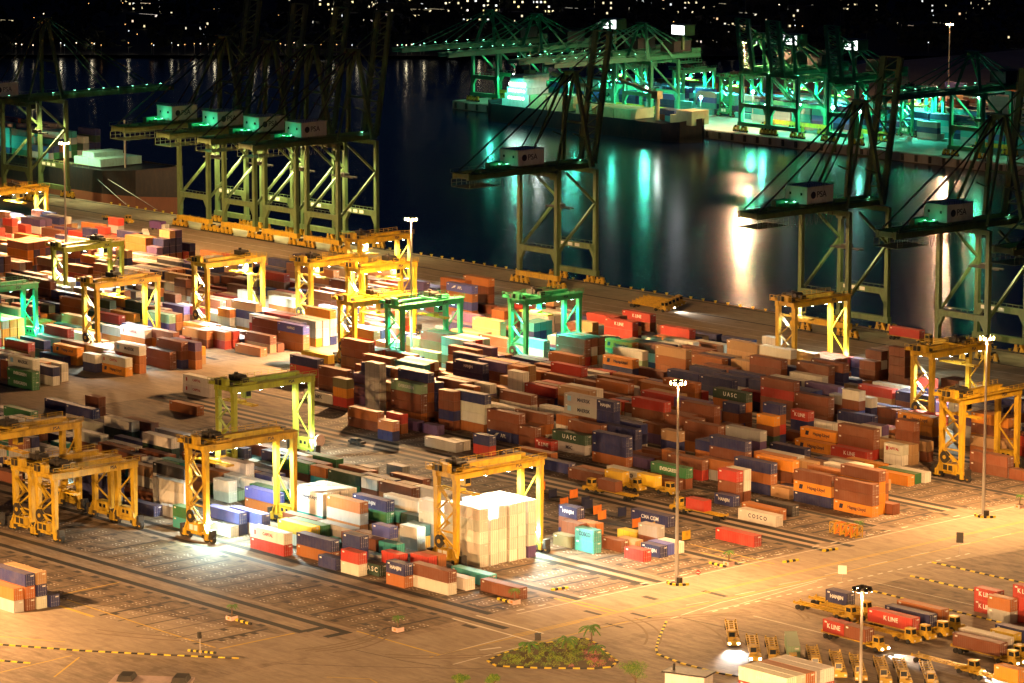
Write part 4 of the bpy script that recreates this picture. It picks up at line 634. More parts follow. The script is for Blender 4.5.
J5,-877.3,711.1,1,S,gy,0 J1,-884.3,699.8,2,L,wh/rd,00 J2,-884.2,702.6,3,L,tn/wh/bl,000 J3,-884.3,705.5,3,L,rd/rd/bl,000 J4,-884.3,708.3,1,L,bl,0 J5,-884.3,711.1,3,L,bl/bl/rd,000
J0,-898.4,697.0,3,S,wh/wh/tn,000 J1,-898.5,699.8,1,S,bl,0 J2,-898.4,702.6,2,S,tn/wh,00 J3,-898.5,705.5,3,S,bl/or/pu,000 J4,-898.4,708.3,2,S,wh/wh,00 J0,-904.8,697.0,2,L,rd/rd,00
J1,-904.8,699.8,2,L,tn/rd,00 J2,-904.9,702.6,3,L,br/or/or,000 J3,-904.8,705.5,2,L,br/tn,00 J4,-904.8,708.3,2,L,tn/rd,00 J5,-904.8,711.1,2,L,rd/tn,00 J0,-919.0,697.0,2,L,or/wh,00
J1,-919.0,699.8,2,L,br/br,00 J3,-919.1,705.5,2,L,rd/br,00 J4,-919.1,708.3,2,L,br/br,00 J5,-919.2,711.1,3,L,br/wh/wh,000 J0,-931.6,697.0,3,S,br/or/tn,000 J1,-931.7,699.8,1,S,or,0
J2,-931.7,702.6,3,S,br/tn/tn,000 J3,-931.6,705.5,2,S,gy/br,00 J4,-931.6,708.3,3,S,br/wh/br,000 J5,-931.8,711.1,3,S,bl/tn/bl,000 J0,-938.3,697.0,1,L,or,0 J1,-938.2,699.8,2,L,tn/pu,00
J2,-938.2,702.6,3,L,tn/br/bl,000 J3,-938.2,705.5,2,L,or/bl,00 J4,-938.4,708.3,2,L,or/bl,00 J5,-938.1,711.1,3,L,bl/bl/bl,000 J0,-951.5,697.0,3,S,or/or/br,000 J1,-951.5,699.8,2,S,or/bl,00
J2,-951.5,702.6,3,S,bl/or/or,000 J3,-951.3,705.5,3,S,or/br/or,000 J4,-951.3,708.3,3,S,or/wh/or,000 J5,-951.3,711.1,3,S,or/or/or,000 J0,-957.9,697.0,3,L,gy/or/tn,000 J1,-957.8,699.8,3,L,wh/gy/bl,000
J2,-957.7,702.6,3,L,bl/bl/bl,000 J3,-957.9,705.5,3,L,gy/gy/bl,000 J4,-957.9,708.3,2,L,bl/br,00 J5,-957.8,711.1,3,L,gy/bl/pu,000 J0,-970.3,697.0,3,L,br/or/or,000 J1,-970.4,699.8,2,L,rd/br,00
J2,-970.4,702.6,2,L,wh/or,00 J4,-970.5,708.3,2,L,gy/gy,00 J5,-970.5,711.1,2,L,gy/gy,00 J2,-983.0,702.6,3,S,gy/br/tn,000 J3,-983.0,705.5,3,S,gy/bl/gy,000 J5,-982.9,711.1,4,S,tn/bl/bl/bl,0000
J2,-989.7,702.6,1,L,br,0 J3,-989.4,705.5,3,L,or/bl/or,000 J4,-989.5,708.3,2,L,pu/br,00 J5,-989.5,711.1,3,L,or/bl/bl,000 J0,-1008.8,697.0,2,S,tn/wh,00 J1,-1008.6,699.8,1,S,bl,0
J2,-1008.7,702.6,2,S,br/br,00 J4,-1008.8,708.3,3,S,br/bl/bl,000 J5,-1008.7,711.1,3,S,bl/br/bl,000 J3,-1015.3,705.5,2,S,or/or,00 J4,-1015.1,708.3,2,S,bl/br,00 J5,-1015.1,711.1,2,S,wh/bl,00
J4,-1028.8,708.3,1,S,br,0 J5,-1028.7,711.1,2,S,br/or,00 J0,-1035.3,697.0,2,S,wh/pu,00 J1,-1035.2,699.8,3,S,wh/bl/or,000 J2,-1035.3,702.6,2,S,wh/bl,00 J3,-1035.3,705.5,1,S,gy,0
J4,-1035.4,708.3,3,S,br/wh/or,000 J5,-1035.4,711.1,3,S,wh/br/br,000 J1,-1041.8,699.8,2,L,or/rd,00 J2,-1041.8,702.6,2,L,bl/or,00 J3,-1041.8,705.5,3,L,or/or/bl,000 J4,-1041.8,708.3,1,L,bl,0
J5,-1041.8,711.1,2,L,br/br,00 J0,-1054.5,697.0,2,L,bl/or,00 J1,-1054.5,699.8,1,L,or,0 J2,-1054.6,702.6,1,L,br,0 J3,-1054.5,705.5,1,L,bl,0 J5,-1054.5,711.1,2,L,br/bl,00
J2,-1067.1,702.6,2,S,bl/rd,00 J3,-1067.1,705.5,3,S,br/br/bl,000 J5,-1067.1,711.1,3,S,br/or/or,000 J4,-1073.4,708.3,2,S,br/or,00 J5,-1073.6,711.1,4,S,br/br/or/br,0000 K1,-863.7,721.8,1,S,wh,0
K2,-863.7,724.6,2,S,br/bl,00 K3,-863.9,727.5,1,S,tn,0 K4,-863.9,730.3,2,S,or/tn,00 K0,-870.4,719.0,2,L,br/br,00 K1,-870.5,721.8,2,L,pu/pu,00 K2,-870.3,724.6,3,L,or/pu/pu,001
K4,-870.4,730.3,3,L,pu/tn/pu,000 K0,-891.2,719.0,3,L,br/pu/pu,000 K1,-891.1,721.8,3,L,br/br/br,000 K2,-891.2,724.6,2,L,or/br,00 K4,-891.1,730.3,1,L,br,0 K5,-891.1,733.1,3,L,br/bl/or,001
K0,-917.2,719.0,1,L,gy,0 K1,-917.2,721.8,1,L,wh,0 K2,-917.2,724.6,1,L,br,0 K4,-917.3,730.3,2,L,rd/wh,00 K5,-917.2,733.1,2,L,wh/bl,00 K0,-929.8,719.0,2,L,gy/wh,00
K2,-929.8,724.6,2,L,wh/wh,00 K4,-929.7,730.3,2,L,tn/gy,00 K5,-929.7,733.1,2,L,wh/br,00 K0,-944.1,719.0,2,S,br/tn,00 K2,-944.0,724.6,2,S,br/br,00 K3,-944.1,727.5,2,S,br/br,00
K4,-943.9,730.3,2,S,bl/br,00 K5,-944.0,733.1,1,S,gy,0 K0,-950.4,719.0,3,L,bl/bl/br,000 K1,-950.4,721.8,3,L,bl/bl/or,000 K2,-950.5,724.6,3,L,bl/br/br,000 K3,-950.6,727.5,2,L,br/br,00
K4,-950.6,730.3,3,L,tn/br/bl,000 K5,-950.4,733.1,2,L,br/bl,00 K0,-964.6,719.0,3,L,gy/pu/pu,000 K1,-964.7,721.8,2,L,bl/br,00 K2,-964.6,724.6,2,L,br/br,00 K3,-964.6,727.5,2,L,wh/gy,00
K4,-964.6,730.3,1,L,br,0 K0,-983.9,719.0,2,L,br/br,00 K1,-984.0,721.8,2,L,wh/br,00 K2,-983.9,724.6,2,L,wh/pu,00 K3,-984.0,727.5,2,L,br/wh,00 K4,-984.0,730.3,2,L,br/br,00
K5,-983.9,733.1,2,L,gy/br,00 K0,-997.2,719.0,3,L,pu/rd/bl,000 K1,-997.1,721.8,1,L,gy,0 K2,-997.1,724.6,1,L,bl,0 K3,-997.0,727.5,1,L,bl,0 K4,-997.0,730.3,2,L,gy/rd,00
K5,-997.1,733.1,2,L,bl/bl,00 K1,-1009.7,721.8,1,L,br,0 K2,-1009.7,724.6,1,L,br,0 K3,-1009.6,727.5,3,L,or/br/br,000 K4,-1009.7,730.3,2,L,or/br,00 K5,-1009.7,733.1,1,L,pu,0
K0,-1022.4,719.0,2,S,or/br,00 K2,-1022.2,724.6,2,S,br/or,00 K3,-1022.1,727.5,1,S,or,0 K4,-1022.2,730.3,3,S,bl/or/br,000 K5,-1022.3,733.1,2,S,wh/br,00 K0,-1028.8,719.0,3,L,br/bl/bl,000
K1,-1028.7,721.8,1,L,gy,0 K2,-1028.7,724.6,2,L,gy/br,00 K3,-1028.6,727.5,3,L,gy/br/or,000 K0,-1041.9,719.0,2,S,bl/bl,00 K1,-1041.9,721.8,2,S,wh/bl,00 K2,-1041.7,724.6,2,S,br/or,00
K3,-1041.7,727.5,3,S,bl/br/or,000 K4,-1041.8,730.3,1,S,br,0 K0,-1048.4,719.0,3,L,or/bl/bl,000 K1,-1048.4,721.8,1,L,br,0 K2,-1048.4,724.6,2,L,bl/wh,00 K4,-1048.4,730.3,2,L,wh/br,00
K0,-1061.0,719.0,2,L,gy/bl,00 K2,-1060.9,724.6,1,L,tn,0 K3,-1060.9,727.5,2,L,br/tn,00 K4,-1060.9,730.3,1,L,wh,0 K5,-1060.9,733.1,1,L,gy,0 K0,-1074.1,719.0,4,S,rd/rd/rd/br,0000
K1,-1073.9,721.8,3,S,rd/rd/tn,000 K2,-1074.0,724.6,2,S,rd/bl,00 K3,-1074.1,727.5,4,S,rd/br/wh/rd,0000 K4,-1073.9,730.3,1,S,rd,0 K5,-1074.0,733.1,3,S,rd/rd/rd,000 K0,-1080.5,719.0,2,L,wh/bl,00
K1,-1080.5,721.8,2,L,rd/br,00 K2,-1080.5,724.6,2,L,or/bl,00 K4,-1080.5,730.3,2,L,wh/rd,00 K5,-1080.4,733.1,1,L,br,0 K2,-1093.6,724.6,2,L,bl/br,00 K3,-1093.6,727.5,2,L,br/br,00
K5,-1106.6,733.1,2,L,br/gy,00 L4,-850.7,756.3,1,L,br,0 L0,-863.1,745.0,2,S,wh/br,00 L1,-863.1,747.8,2,S,br/pu,00 L3,-863.1,753.5,4,S,gy/bl/bl/pu,0000 L4,-863.2,756.3,1,S,br,0
L0,-876.8,745.0,1,L,br,0 L1,-876.7,747.8,1,L,rd,0 L2,-876.7,750.6,3,L,pu/pu/pu,001 L3,-876.7,753.5,1,L,br,0 L4,-876.8,756.3,2,L,bl/pu,00 L5,-876.8,759.1,2,L,pu/bl,00
L0,-889.9,745.0,2,L,or/or,00 L2,-889.9,750.6,2,L,or/pu,00 L4,-889.9,756.3,2,L,rd/wh,00 L5,-890.0,759.1,2,L,pu/pu,00 L1,-903.0,747.8,2,L,or/rd,00 L3,-902.9,753.5,2,L,br/gy,00
L4,-903.1,756.3,2,L,or/or,00 L5,-902.9,759.1,3,L,or/tn/or,001 L0,-915.5,745.0,3,L,or/or/rd,001 L1,-915.5,747.8,2,L,or/bl,00 L2,-915.6,750.6,3,L,tn/br/tn,000 L3,-915.5,753.5,3,L,br/tn/bl,000
L4,-915.5,756.3,1,L,bl,0 L5,-915.5,759.1,2,L,tn/bl,00 L0,-928.0,745.0,3,L,br/br/tn,000 L1,-928.1,747.8,4,L,bl/tn/gy/tn,0001 L2,-928.1,750.6,4,L,pu/tn/br/tn,0000 L3,-928.1,753.5,3,L,br/br/rd,000
L5,-928.1,759.1,3,L,or/br/tn,000 L0,-941.1,745.0,2,L,bl/wh,00 L1,-941.3,747.8,3,L,bl/tn/tn,000 L3,-941.3,753.5,2,L,pu/br,00 L4,-941.2,756.3,2,L,tn/wh,00 L5,-941.1,759.1,2,L,bl/tn,00
L3,-954.0,753.5,1,L,br,0 L5,-953.8,759.1,1,L,tn,0 L2,-967.1,750.6,2,L,br/bl,00 L3,-967.0,753.5,1,L,bl,0 L4,-967.1,756.3,1,L,bl,0 L5,-966.9,759.1,1,L,rd,0
L0,-979.7,745.0,2,S,gy/bl,00 L1,-979.6,747.8,2,S,gy/wh,00 L2,-979.7,750.6,1,S,pu,0 L3,-979.6,753.5,2,S,rd/bl,00 L4,-979.7,756.3,2,S,tn/wh,00 L0,-986.4,745.0,1,L,pu,0
L1,-986.3,747.8,1,L,or,0 L3,-986.3,753.5,2,L,or/gy,00 L0,-1011.9,745.0,2,S,pu/bl,00 L1,-1011.9,747.8,3,S,bl/bl/tn,000 L2,-1012.0,750.6,4,S,tn/bl/bl/br,0000 L3,-1012.0,753.5,4,S,pu/bl/bl/br,0000
L4,-1011.9,756.3,1,S,rd,0 L5,-1011.9,759.1,2,S,bl/pu,00 L0,-1018.4,745.0,3,L,or/or/or,000 L1,-1018.5,747.8,3,L,or/or/tn,000 L2,-1018.4,750.6,1,L,pu,0 L4,-1018.4,756.3,2,L,rd/pu,00
L0,-1030.9,745.0,1,L,br,0 L1,-1031.0,747.8,2,L,br/rd,00 L2,-1031.0,750.6,3,L,bl/gy/or,000 L3,-1031.0,753.5,2,L,br/gy,00 L4,-1031.0,756.3,2,L,gy/gy,00 L5,-1030.9,759.1,2,L,tn/br,00
L0,-1043.5,745.0,2,S,or/tn,00 L1,-1043.5,747.8,2,S,rd/br,00 L2,-1043.7,750.6,2,S,br/bl,00 L4,-1043.6,756.3,2,S,bl/or,00 L5,-1043.7,759.1,1,S,bl,0 L0,-1050.1,745.0,3,S,bl/bl/rd,000
L1,-1050.2,747.8,2,S,rd/or,00 L2,-1050.1,750.6,3,S,rd/bl/br,000 L3,-1050.1,753.5,2,S,rd/rd,00 L4,-1050.0,756.3,4,S,rd/gy/wh/bl,0000 L1,-1056.6,747.8,2,L,rd/wh,00 L2,-1056.5,750.6,2,L,or/or,00
L3,-1056.6,753.5,3,L,or/br/or,000 L4,-1056.6,756.3,1,L,pu,0 L5,-1056.6,759.1,1,L,or,0 L0,-1069.3,745.0,2,L,br/br,00 L1,-1069.4,747.8,1,L,bl,0 L2,-1069.3,750.6,2,L,pu/br,00
L3,-1069.3,753.5,1,L,br,0 L0,-1082.3,745.0,3,L,pu/wh/rd,000 L1,-1082.3,747.8,3,L,pu/or/pu,000 L2,-1082.3,750.6,2,L,br/br,00 L3,-1082.4,753.5,3,L,bl/br/bl,000 L4,-1082.3,756.3,3,L,wh/br/wh,000
L5,-1082.4,759.1,2,L,tn/bl,00 L0,-1095.2,745.0,2,S,or/wh,00 L1,-1095.1,747.8,2,S,wh/wh,00 L2,-1095.0,750.6,2,S,bl/wh,00 L3,-1095.0,753.5,2,S,wh/wh,00 L4,-1095.1,756.3,1,S,bl,0
L5,-1095.1,759.1,3,S,bl/bl/br,000 L1,-1102.1,747.8,1,S,bl,0 L2,-1102.0,750.6,1,S,or,0 L3,-1102.1,753.5,2,S,or/rd,00 L4,-1101.9,756.3,2,S,pu/bl,00 L5,-1102.1,759.1,3,S,br/wh/br,000
L1,-1108.7,747.8,3,S,br/pu/br,000 L3,-1108.5,753.5,1,S,br,0 L4,-1108.6,756.3,2,S,br/br,00 L5,-1108.5,759.1,1,S,bl,0 L0,-1116.6,745.0,3,L,rd/gy/rd,000 L1,-1116.7,747.8,2,L,bl/or,00
L3,-1116.6,753.5,2,L,or/rd,00 L4,-1116.5,756.3,2,L,pu/rd,00 L5,-1116.6,759.1,2,L,bl/rd,00
"""
# ------------------------------------------------------------------ containers
CL, CS, CW, CH, STEP = 12.19, 6.06, 2.44, 2.59, 2.62
PAINT = dict(br=(.19, .056, .022), tn=(.42, .25, .11), rd=(.42, .035, .022), bl=(.018, .023, .1), lb=(.07, .09, .34), wh=(.66, .62, .53), gy=(.36, .35, .33), gn=(.025, .15, .05), lg=(.24, .36, .2),
             te=(.05, .33, .31), ye=(.68, .25, .018), yl=(.74, .48, .02), pu=(.1, .055, .15), dg=(.02, .055, .035), dk=(.018, .018, .022), ol=(.2, .18, .08))
PAINT['or'] = (.38, .125, .028)
WORD = dict(br='rust brown', tn='tan', rd='red', bl='navy blue', lb='violet blue', wh='cream white', gy='grey', gn='green', lg='pale green', te='teal', ye='orange yellow', yl='bright yellow', pu='purple', dg='dark green', dk='black', ol='olive')
WORD['or'] = 'orange brown'
def body_mb(L, ribs, detail=True):
    b = MB(); W, H = CW, CH; p = .14
    for x in (0, L-p):
        for y in (0, W-p): b.box(x, y, 0, x+p, y+p, H)                               # corner posts
    for y in (0, W-.1):
        b.box(p, y, 0, L-p, y+.1, .16); b.box(p, y, H-.12, L-p, y+.1, H)             # rails
    for x in (0, L-.1):
        b.box(x, p, 0, x+.1, W-p, .16); b.box(x, p, H-.12, x+.1, W-p, H)
    n = ribs
    for side in (0, 1):                                                              # corrugated side sheets
        y0 = .03 if side == 0 else W-.03; y1 = .075 if side == 0 else W-.075
        xs = []
        for i in range(n):
            a = p+(L-2*p)*i/n; w = (L-2*p)/n
            xs += [(a, y0), (a+w*.36, y0), (a+w*.5, y1), (a+w*.86, y1)]
        xs.append((L-p, y0))
        for (xa, ya), (xb, yb) in zip(xs, xs[1:]):
            q = [(xa, ya, .16), (xb, yb, .16), (xb, yb, H-.12), (xa, ya, H-.12)]
            b.quad(q if side == 0 else q[::-1])
    b.quad([(p, .1, H-.03), (L-p, .1, H-.03), (L-p, W-.1, H-.03), (p, W-.1, H-.03)])
    b.quad([(.05, p, .16), (.05, p, H-.12), (.05, W-p, H-.12), (.05, W-p, .16)])
    b.quad([(p, .1, .1), (p, W-.1, .1), (L-p, W-.1, .1), (L-p, .1, .1)])
    if detail:
        for x in (-.012, L-.19+.012):                                                # corner castings
            for y in (-.012, W-.19+.012):
                for z in (-.008, H-.12+.008): b.box(x, y, z, x+.19, y+.19, z+.12)
        b.box(.5, .012, H-.62, 1.15, .028, H-.3, 1)                                   # number plate
        b.box(L-.05, .0, .3, L-.045, .1, .4, 1)
    return b
BODY = {'L': body_mb(CL, 22).mesh('container_body', [M['box'], M['plate']]), 'S': body_mb(CS, 12).mesh('container_body', [M['box'], M['plate']])}
def door_mb(side):
    b = MB(); y0, y1 = ((.15, 1.21), (1.23, 2.29))[side]
    b.box(-.07, y0, .17, -.03, y1, CH-.13)
    for z in (.3, 1.02, 1.74): b.box(-.03, y0+.06, z, -.012, y1-.06, z+.6)
    for f in (.24, .76):
        y = y0+(y1-y0)*f; b.tube((.012, y, .2), (.012, y, CH-.16), .026, 6, mi=1)
        b.box(.0, y-.12, 1.0, .05, y+.12, 1.07, 1)
        for z in (.22, CH-.22): b.box(-.012, y-.07, z-.05, .045, y+.07, z+.05, 1)
    if side: b.box(-.012, y0+.1, CH-.62, .004, y1-.12, CH-.36, 2)
    return b
DOOR = [door_mb(s).mesh('door', [M['box'], M['rod'], M['plate']]) for s in (0, 1)]
def ink(word, c):
    if word in ('K LINE', 'EVERGREEN', 'U A S C', 'HANJIN', 'HYUNDAI', 'CMA CGM', 'APL'): return 'ink_w'
    if word == 'HAPAG': return 'ink_w' if c in ('lb', 'bl') else 'ink_b'
    if word in ('CAPITAL', 'TEX'): return 'ink_r'
    return 'ink_b'
def container(x, y, z, l, c, word, label, group, rz=0, jitter=None):
    """x, y = the corner at the door end nearest the camera's side; the box runs back along -X"""
    L = CL if l == 'L' else CS; rn = jitter or random
    o = put('shipping_container', BODY[l]); tag(o, label, 'container', group)
    v = PAINT[c]; k = rn.uniform(.82, 1.15); col = tuple(min(1, q*k*rn.uniform(.95, 1.05)) for q in v)+(1,)
    o.color = col
    rz += rn.uniform(-.002, .002); cz, sz = math.cos(rz), math.sin(rz)
    o.location = (x-L*cz, y-L*sz, z); o.rotation_euler = (0, 0, rz)
    for s in (0, 1):
        d = put('door', DOOR[s], o, (L, 0, 0)); d.color = col
    if word and word != '*':
        big = {'UASC': 'U A S C', 'COSCO': 'C O S C O' if c == 'wh' else 'COSCO'}.get(word, word)
        h = {'MAERSK': 1.3, 'HANJIN': 1.1, 'Hapag-Lloyd': 1.15, 'HAPAG': 1.1, 'K LINE': 1.35, 'EVERGREEN': 1.2, 'U A S C': 1.5, 'MSC': 1.3, 'COSCO': 1.3, 'C O S C O': 1.3, 'CMA CGM': 1.25, 'APL': 1.3, 'HYUNDAI': 1.1, 'CAPITAL': .95, 'NYK': 1.5, 'TEX': .95}[big]
        cx = L*(.6 if big in ('MAERSK', 'Hapag-Lloyd') and l == 'L' else .52)
        lettering(big, h, M[ink(big, c)], o, (cx, -.012, CH*.54), (R(90), 0, 0), maxw=L*(.62 if big != 'U A S C' else .8), bold=.03 if h > 1.1 else .02)
        if big in ('MAERSK', 'Hapag-Lloyd') and l == 'L':
            b = MB()
            if big == 'MAERSK': b.box(L*.1, -.014, CH*.3, L*.1+1.35, .024, CH*.3+1.3)
            else:
                b.hexa([(L*.14+dx+.25*z_, yy, CH*.3+z_*1.1) for z_ in (0, 1) for dx, yy in ((0, -.014), (1.1, -.014), (1.1, .024), (0, .024))])
            b.build('emblem', M['ink_lb'] if big == 'MAERSK' else M['ink_b'], o)
        if big == 'APL':
            b = MB()
            for i in range(5): b.beam((L*.2+i*.28, -.01, CH*.38+i*.2), (L*.2+1.6+i*.1, -.01, CH*.55+i*.12), .1, .12)
            b.build('emblem', M['ink_w'], o)
        if big == 'CAPITAL':
            b = MB(); b.box(L*.12, -.012, CH*.32, L*.12+.55, .024, CH*.72); b.build('emblem', M['ink_r'], o)
    return o
ORD = ['', 'first', 'second', 'third', 'fourth', 'fifth', 'sixth', 'seventh', 'eighth', 'ninth', 'tenth', 'eleventh', 'twelfth', 'thirteenth', 'fourteenth', 'fifteenth', 'sixteenth', 'seventeenth', 'eighteenth', 'nineteenth', 'twentieth',
       'twenty-first', 'twenty-second', 'twenty-third', 'twenty-fourth', 'twenty-fifth', 'twenty-sixth', 'twenty-seventh', 'twenty-eighth', 'twenty-ninth', 'thirtieth']
NUM = ['', 'one', 'two', 'three', 'four', 'five', 'six']
BLOCK = dict(B='block beside empty bays', C='white refrigerated block', D='block behind white block', E='sparse middle block', F='truck lane block', G='tall block behind trucks', H='second tall block', I='third tall block', J='fourth tall block', K='fifth tall block', L='quayside block')
BLOCKL = dict(E='nearest left block', F='second left block', G='third left block', H='fourth left block', I='fifth left block', J='sixth left block', K='seventh left block', L='left quayside block')
rows = {}
stacks = []
for t in TABLE.split():
    br, x, y, n, l, cols, iv = t.split(',')
    st = dict(b=br[0], r=int(br[1]), x=float(x), y=float(y), n=int(n), l=l, c=[q.replace('_', ' ').split(':') for q in cols.split('/')], iv=iv)
    st['left'] = st['x'] < -830 and st['b'] in BLOCKL
    stacks.append(st); rows.setdefault((st['b'], st['r'], st['left']), []).append(st)
for k, v in rows.items():
    v.sort(key=lambda s: -s['x'])
    for i, s in enumerate(v): s['k'] = i+1
many = MB(); many_n = 0
SIMPLE = {}
crn = random.Random(21); used_labels = {}
def many_box(x, y, z, l, c):
    L = CL if l == 'L' else CS; v = PAINT[c]; k = crn.uniform(.8, 1.15); many.col = tuple(min(1, q*k) for q in v)
    x0 = x-L; x += crn.uniform(-.05, .05)
    many.box(x0, y, z+.02, x-.03, y+CW, z+CH-.03)
    many.col = tuple(q*.62 for q in many.col)
    for yy in (.06, CW-.16): many.box(x-.03, y+yy, z+.02, x, y+yy+.1, z+CH)                     # end posts
    for yy in (.62, 1.16, 1.72): many.box(x-.03, y+yy, z+.1, x+.01, y+yy+.09, z+CH-.1)             # bars on the doors
    nn = 6 if l == 'L' else 3
    for i in range(nn+1): many.box(x0+(L-.12)*i/nn, y-.02, z+.03, x0+(L-.12)*i/nn+.09, y, z+CH-.04)
for s in stacks:
    blk = (BLOCKL if s['left'] else BLOCK)[s['b']]
    for t in range(s['n']):                                    # t = 0 at the bottom; colours are listed from the top
        cw = s['c'][s['n']-1-t]; c = cw[0]; word = cw[1] if len(cw) > 1 else None
        z = .03+t*STEP
        if s['iv'][t] == '1':
            tier = 'alone' if s['n'] == 1 else ('top of '+NUM[s['n']] if t == s['n']-1 else ('bottom of '+NUM[s['n']] if t == 0 else ('%s of %s' % (ORD[t+1], NUM[s['n']]))))
            kk = s['k']; pos = ORD[kk] if kk < len(ORD) else str(kk)+'th'
            lab = f"{WORD[c]} {'long' if s['l'] == 'L' else 'short'} container, {tier}, {pos} from road, {ORD[s['r']+1]} row, {blk}"
            used_labels[lab] = used_labels.get(lab, 0)+1
            container(s['x'], s['y'], z, s['l'], c, word, lab, 'containers stacked in the yard', jitter=crn)
        else: many_box(s['x'], s['y'], z, s['l'], c)
many.col = None
tag(many.build('container_stacks', M['boxes']), 'far stacks of rust, navy, cream and teal containers filling the yard', 'containers', kind='stuff')
# ------------------------------------------------------------------ yard gantries on rubber tyres
_w = MB(); _w.tube((0, -.36, 0), (0, .36, 0), .95, 14); _w.tube((0, -.38, 0), (0, .38, 0), .42, 8, mi=1)
WHEEL = _w.mesh('wheel', [M['tyre'], M['yellow']])
_f = MB(); _f.box(-.38, -.3, -.1, .38, .3, .22, 1); _f.box(-.32, -.25, -.13, .32, .25, -.1, 0)
FLOOD = {k: _f.mesh('floodlight', [M[k], M['dark']]) for k in ('lamp_w', 'lamp_g', 'lamp_c')}
_f = MB(); _f.box(-.38, -.3, -.1, .38, .3, .22, 0); _f.box(-.32, -.25, -.13, .32, .25, -.1, 1)
FLOOD['off'] = _f.mesh('floodlight', [M['dark'], M['glass']])
def rtg(label, X, Yl, Yr, h, mat, lit=None, power=1., ty=.2, group='rubber tyred yard gantries', foot_lamp=None, cable=False):
    """X = the two legs nearest the road end; Yl / Yr = the two runways"""
    t = empty('yard_gantry', (X-3.2, (Yl+Yr)/2, 0)); tag(t, label, 'gantry crane', group)
    m = M[mat]; s = (Yr-Yl)/2; zt = h-1.7
    for sx in (-3.2, 3.2):
        for sy in (-s, s):
            b = MB(); b.hexa([(sx-.58, sy-.45, 1.9), (sx+.58, sy-.45, 1.9), (sx+.58, sy+.45, 1.9), (sx-.58, sy+.45, 1.9), (sx-.68, sy-.58, zt), (sx+.68, sy-.58, zt), (sx+.68, sy+.58, zt), (sx-.68, sy+.58, zt)]); b.build('leg', m, t)
    for sy in (-s, s):
        b = MB(); b.box(-5.4, sy-.42, 1.35, 5.4, sy+.42, 2.15); b.box(-5.9, sy-.5, 1.0, -5.3, sy+.5, 1.7); b.box(5.3, sy-.5, 1.0, 5.9, sy+.5, 1.7); b.build('sill_beam', m, t)
        for cx in (-4.1, 4.1):
            b = MB(); b.box(cx-1.9, sy-.62, 1.0, cx+1.9, sy+.62, 1.75, 1); b.box(cx-.5, sy-.95, .7, cx+.5, sy+.95, 2.3); b.box(cx+(.9 if cx > 0 else -1.7), sy-.8, 1.7, cx+(1.7 if cx > 0 else -.9), sy+.8, 3.2, 1); b.beam((cx, sy-.7, 2.2), (cx*.78, sy-.6, 4.2), .35)
            b.build('bogie', [m, M['dark']], t)
        for cx in (-5.0, -3.2, 3.2, 5.0): put('wheel', WHEEL, t, (cx*1.08, sy, .96))
    for sx in (-3.2, 3.2):
        b = MB(); b.box(sx-.55, -s-.9, h-1.7, sx+.55, s+.9, h); b.box(sx-.75, -s-.9, h, sx+.75, s+.9, h+.1)
        for k in range(9): b.box(sx-.57, -s+k*s/4-.06, h-1.7, sx+.57, -s+k*s/4+.06, h)
        b.build('girder', m, t)
        b = MB(); e = sx*1.32
        n = 12
        for k in range(n+1): b.beam((e, -s-.9+k*(2*s+1.8)/n, h), (e, -s-.9+k*(2*s+1.8)/n, h+1.15), .09)
        for z in (.6, 1.15): b.beam((e, -s-.9, h+z), (e, s+.9, h+z), .08)
        b.beam((e, -s-.9, h-.05), (e, s+.9, h-.05), .7, .08)
        b.build('handrail', m, t)
    for sy in (-s, s):
        b = MB(); b.box(-2.65, sy-.4, h-1.5, 2.65, sy+.4, h-.4); b.build('end_tie', m, t)
    b = MB(); zz = [zt-1.5, zt*.62+.8, zt*.34+1, 4.2]
    sgn = 1
    for za, zb in zip(zz, zz[1:]):
        b.beam((-2.8*sgn, -s, za), (2.8*sgn, -s, zb), .34); sgn = -sgn
    b.beam((-2.8, -s, zz[2]), (2.8, -s, zz[2]), .34); b.build('bracing', m, t)
    b = MB(); b.beam((2.8, s, zt-1.5), (-2.8, s, zt*.55), .3); b.beam((-2.8, s, zt*.55), (2.8, s, 5), .3); b.build('bracing', m, t)
    # stairs up the near leg frame
    b = MB(); z0 = 2.3; k = 0
    while z0 < zt-3:
        x0, x1 = ((-1.6, 1.6), (1.6, -1.6))[k % 2]; b.beam((x0, -s-.95, z0), (x1, -s-.95, z0+2.6), .7, .12); b.beam((x0, -s-1.3, z0+1), (x1, -s-1.3, z0+3.6), .06); b.box(min(x1, x1)-.6, -s-1.3, z0+2.55, x1+.6, -s-.6, z0+2.65); z0 += 2.6; k += 1
    b.build('stairs', m, t)
    b = MB(); b.tube((-1.2, -s-1.3, 5.6), (-1.2, -s-.75, 5.6), 1.5, 18, mi=1); b.tube((-1.2, -s-1.45, 5.6), (-1.2, -s-.6, 5.6), .5, 10); b.beam((-1.2, -s-.6, 3), (-1.2, -s-.6, 5.6), .4); b.build('cable_reel', [m, M['dark']], t)
    b = MB()
    for i in range(6): b.box(-4.2+(i%3)*2.6, -s-2.2+(i//3)*1.6, h+.1, -2.4+(i%3)*2.6, -s-1.0+(i//3)*1.6, h+.8+((i*37)%5)*.28, (i*7)%2)
    for i in range(7): b.beam((-4.4+i*1.4, -s-2.3, h+.1), (-4.4+i*1.4, -s-2.3, h+1.6), .09)
    b.beam((-4.4, -s-2.3, h+1.6), (4.2, -s-2.3, h+1.6), .09); b.box(-4.5, -s-2.4, h-.02, 4.5, -s+1.0, h+.1); b.build('winch_platform', [m, M['dark']], t)
    # cabins on the sills
    b = MB(); b.box(-2.2, s-.2, 2.2, 1.9, s+1.35, 4.3); b.box(-2.3, s-.3, 4.3, 2.0, s+1.45, 4.42); e = b.build('engine_room', m, t)
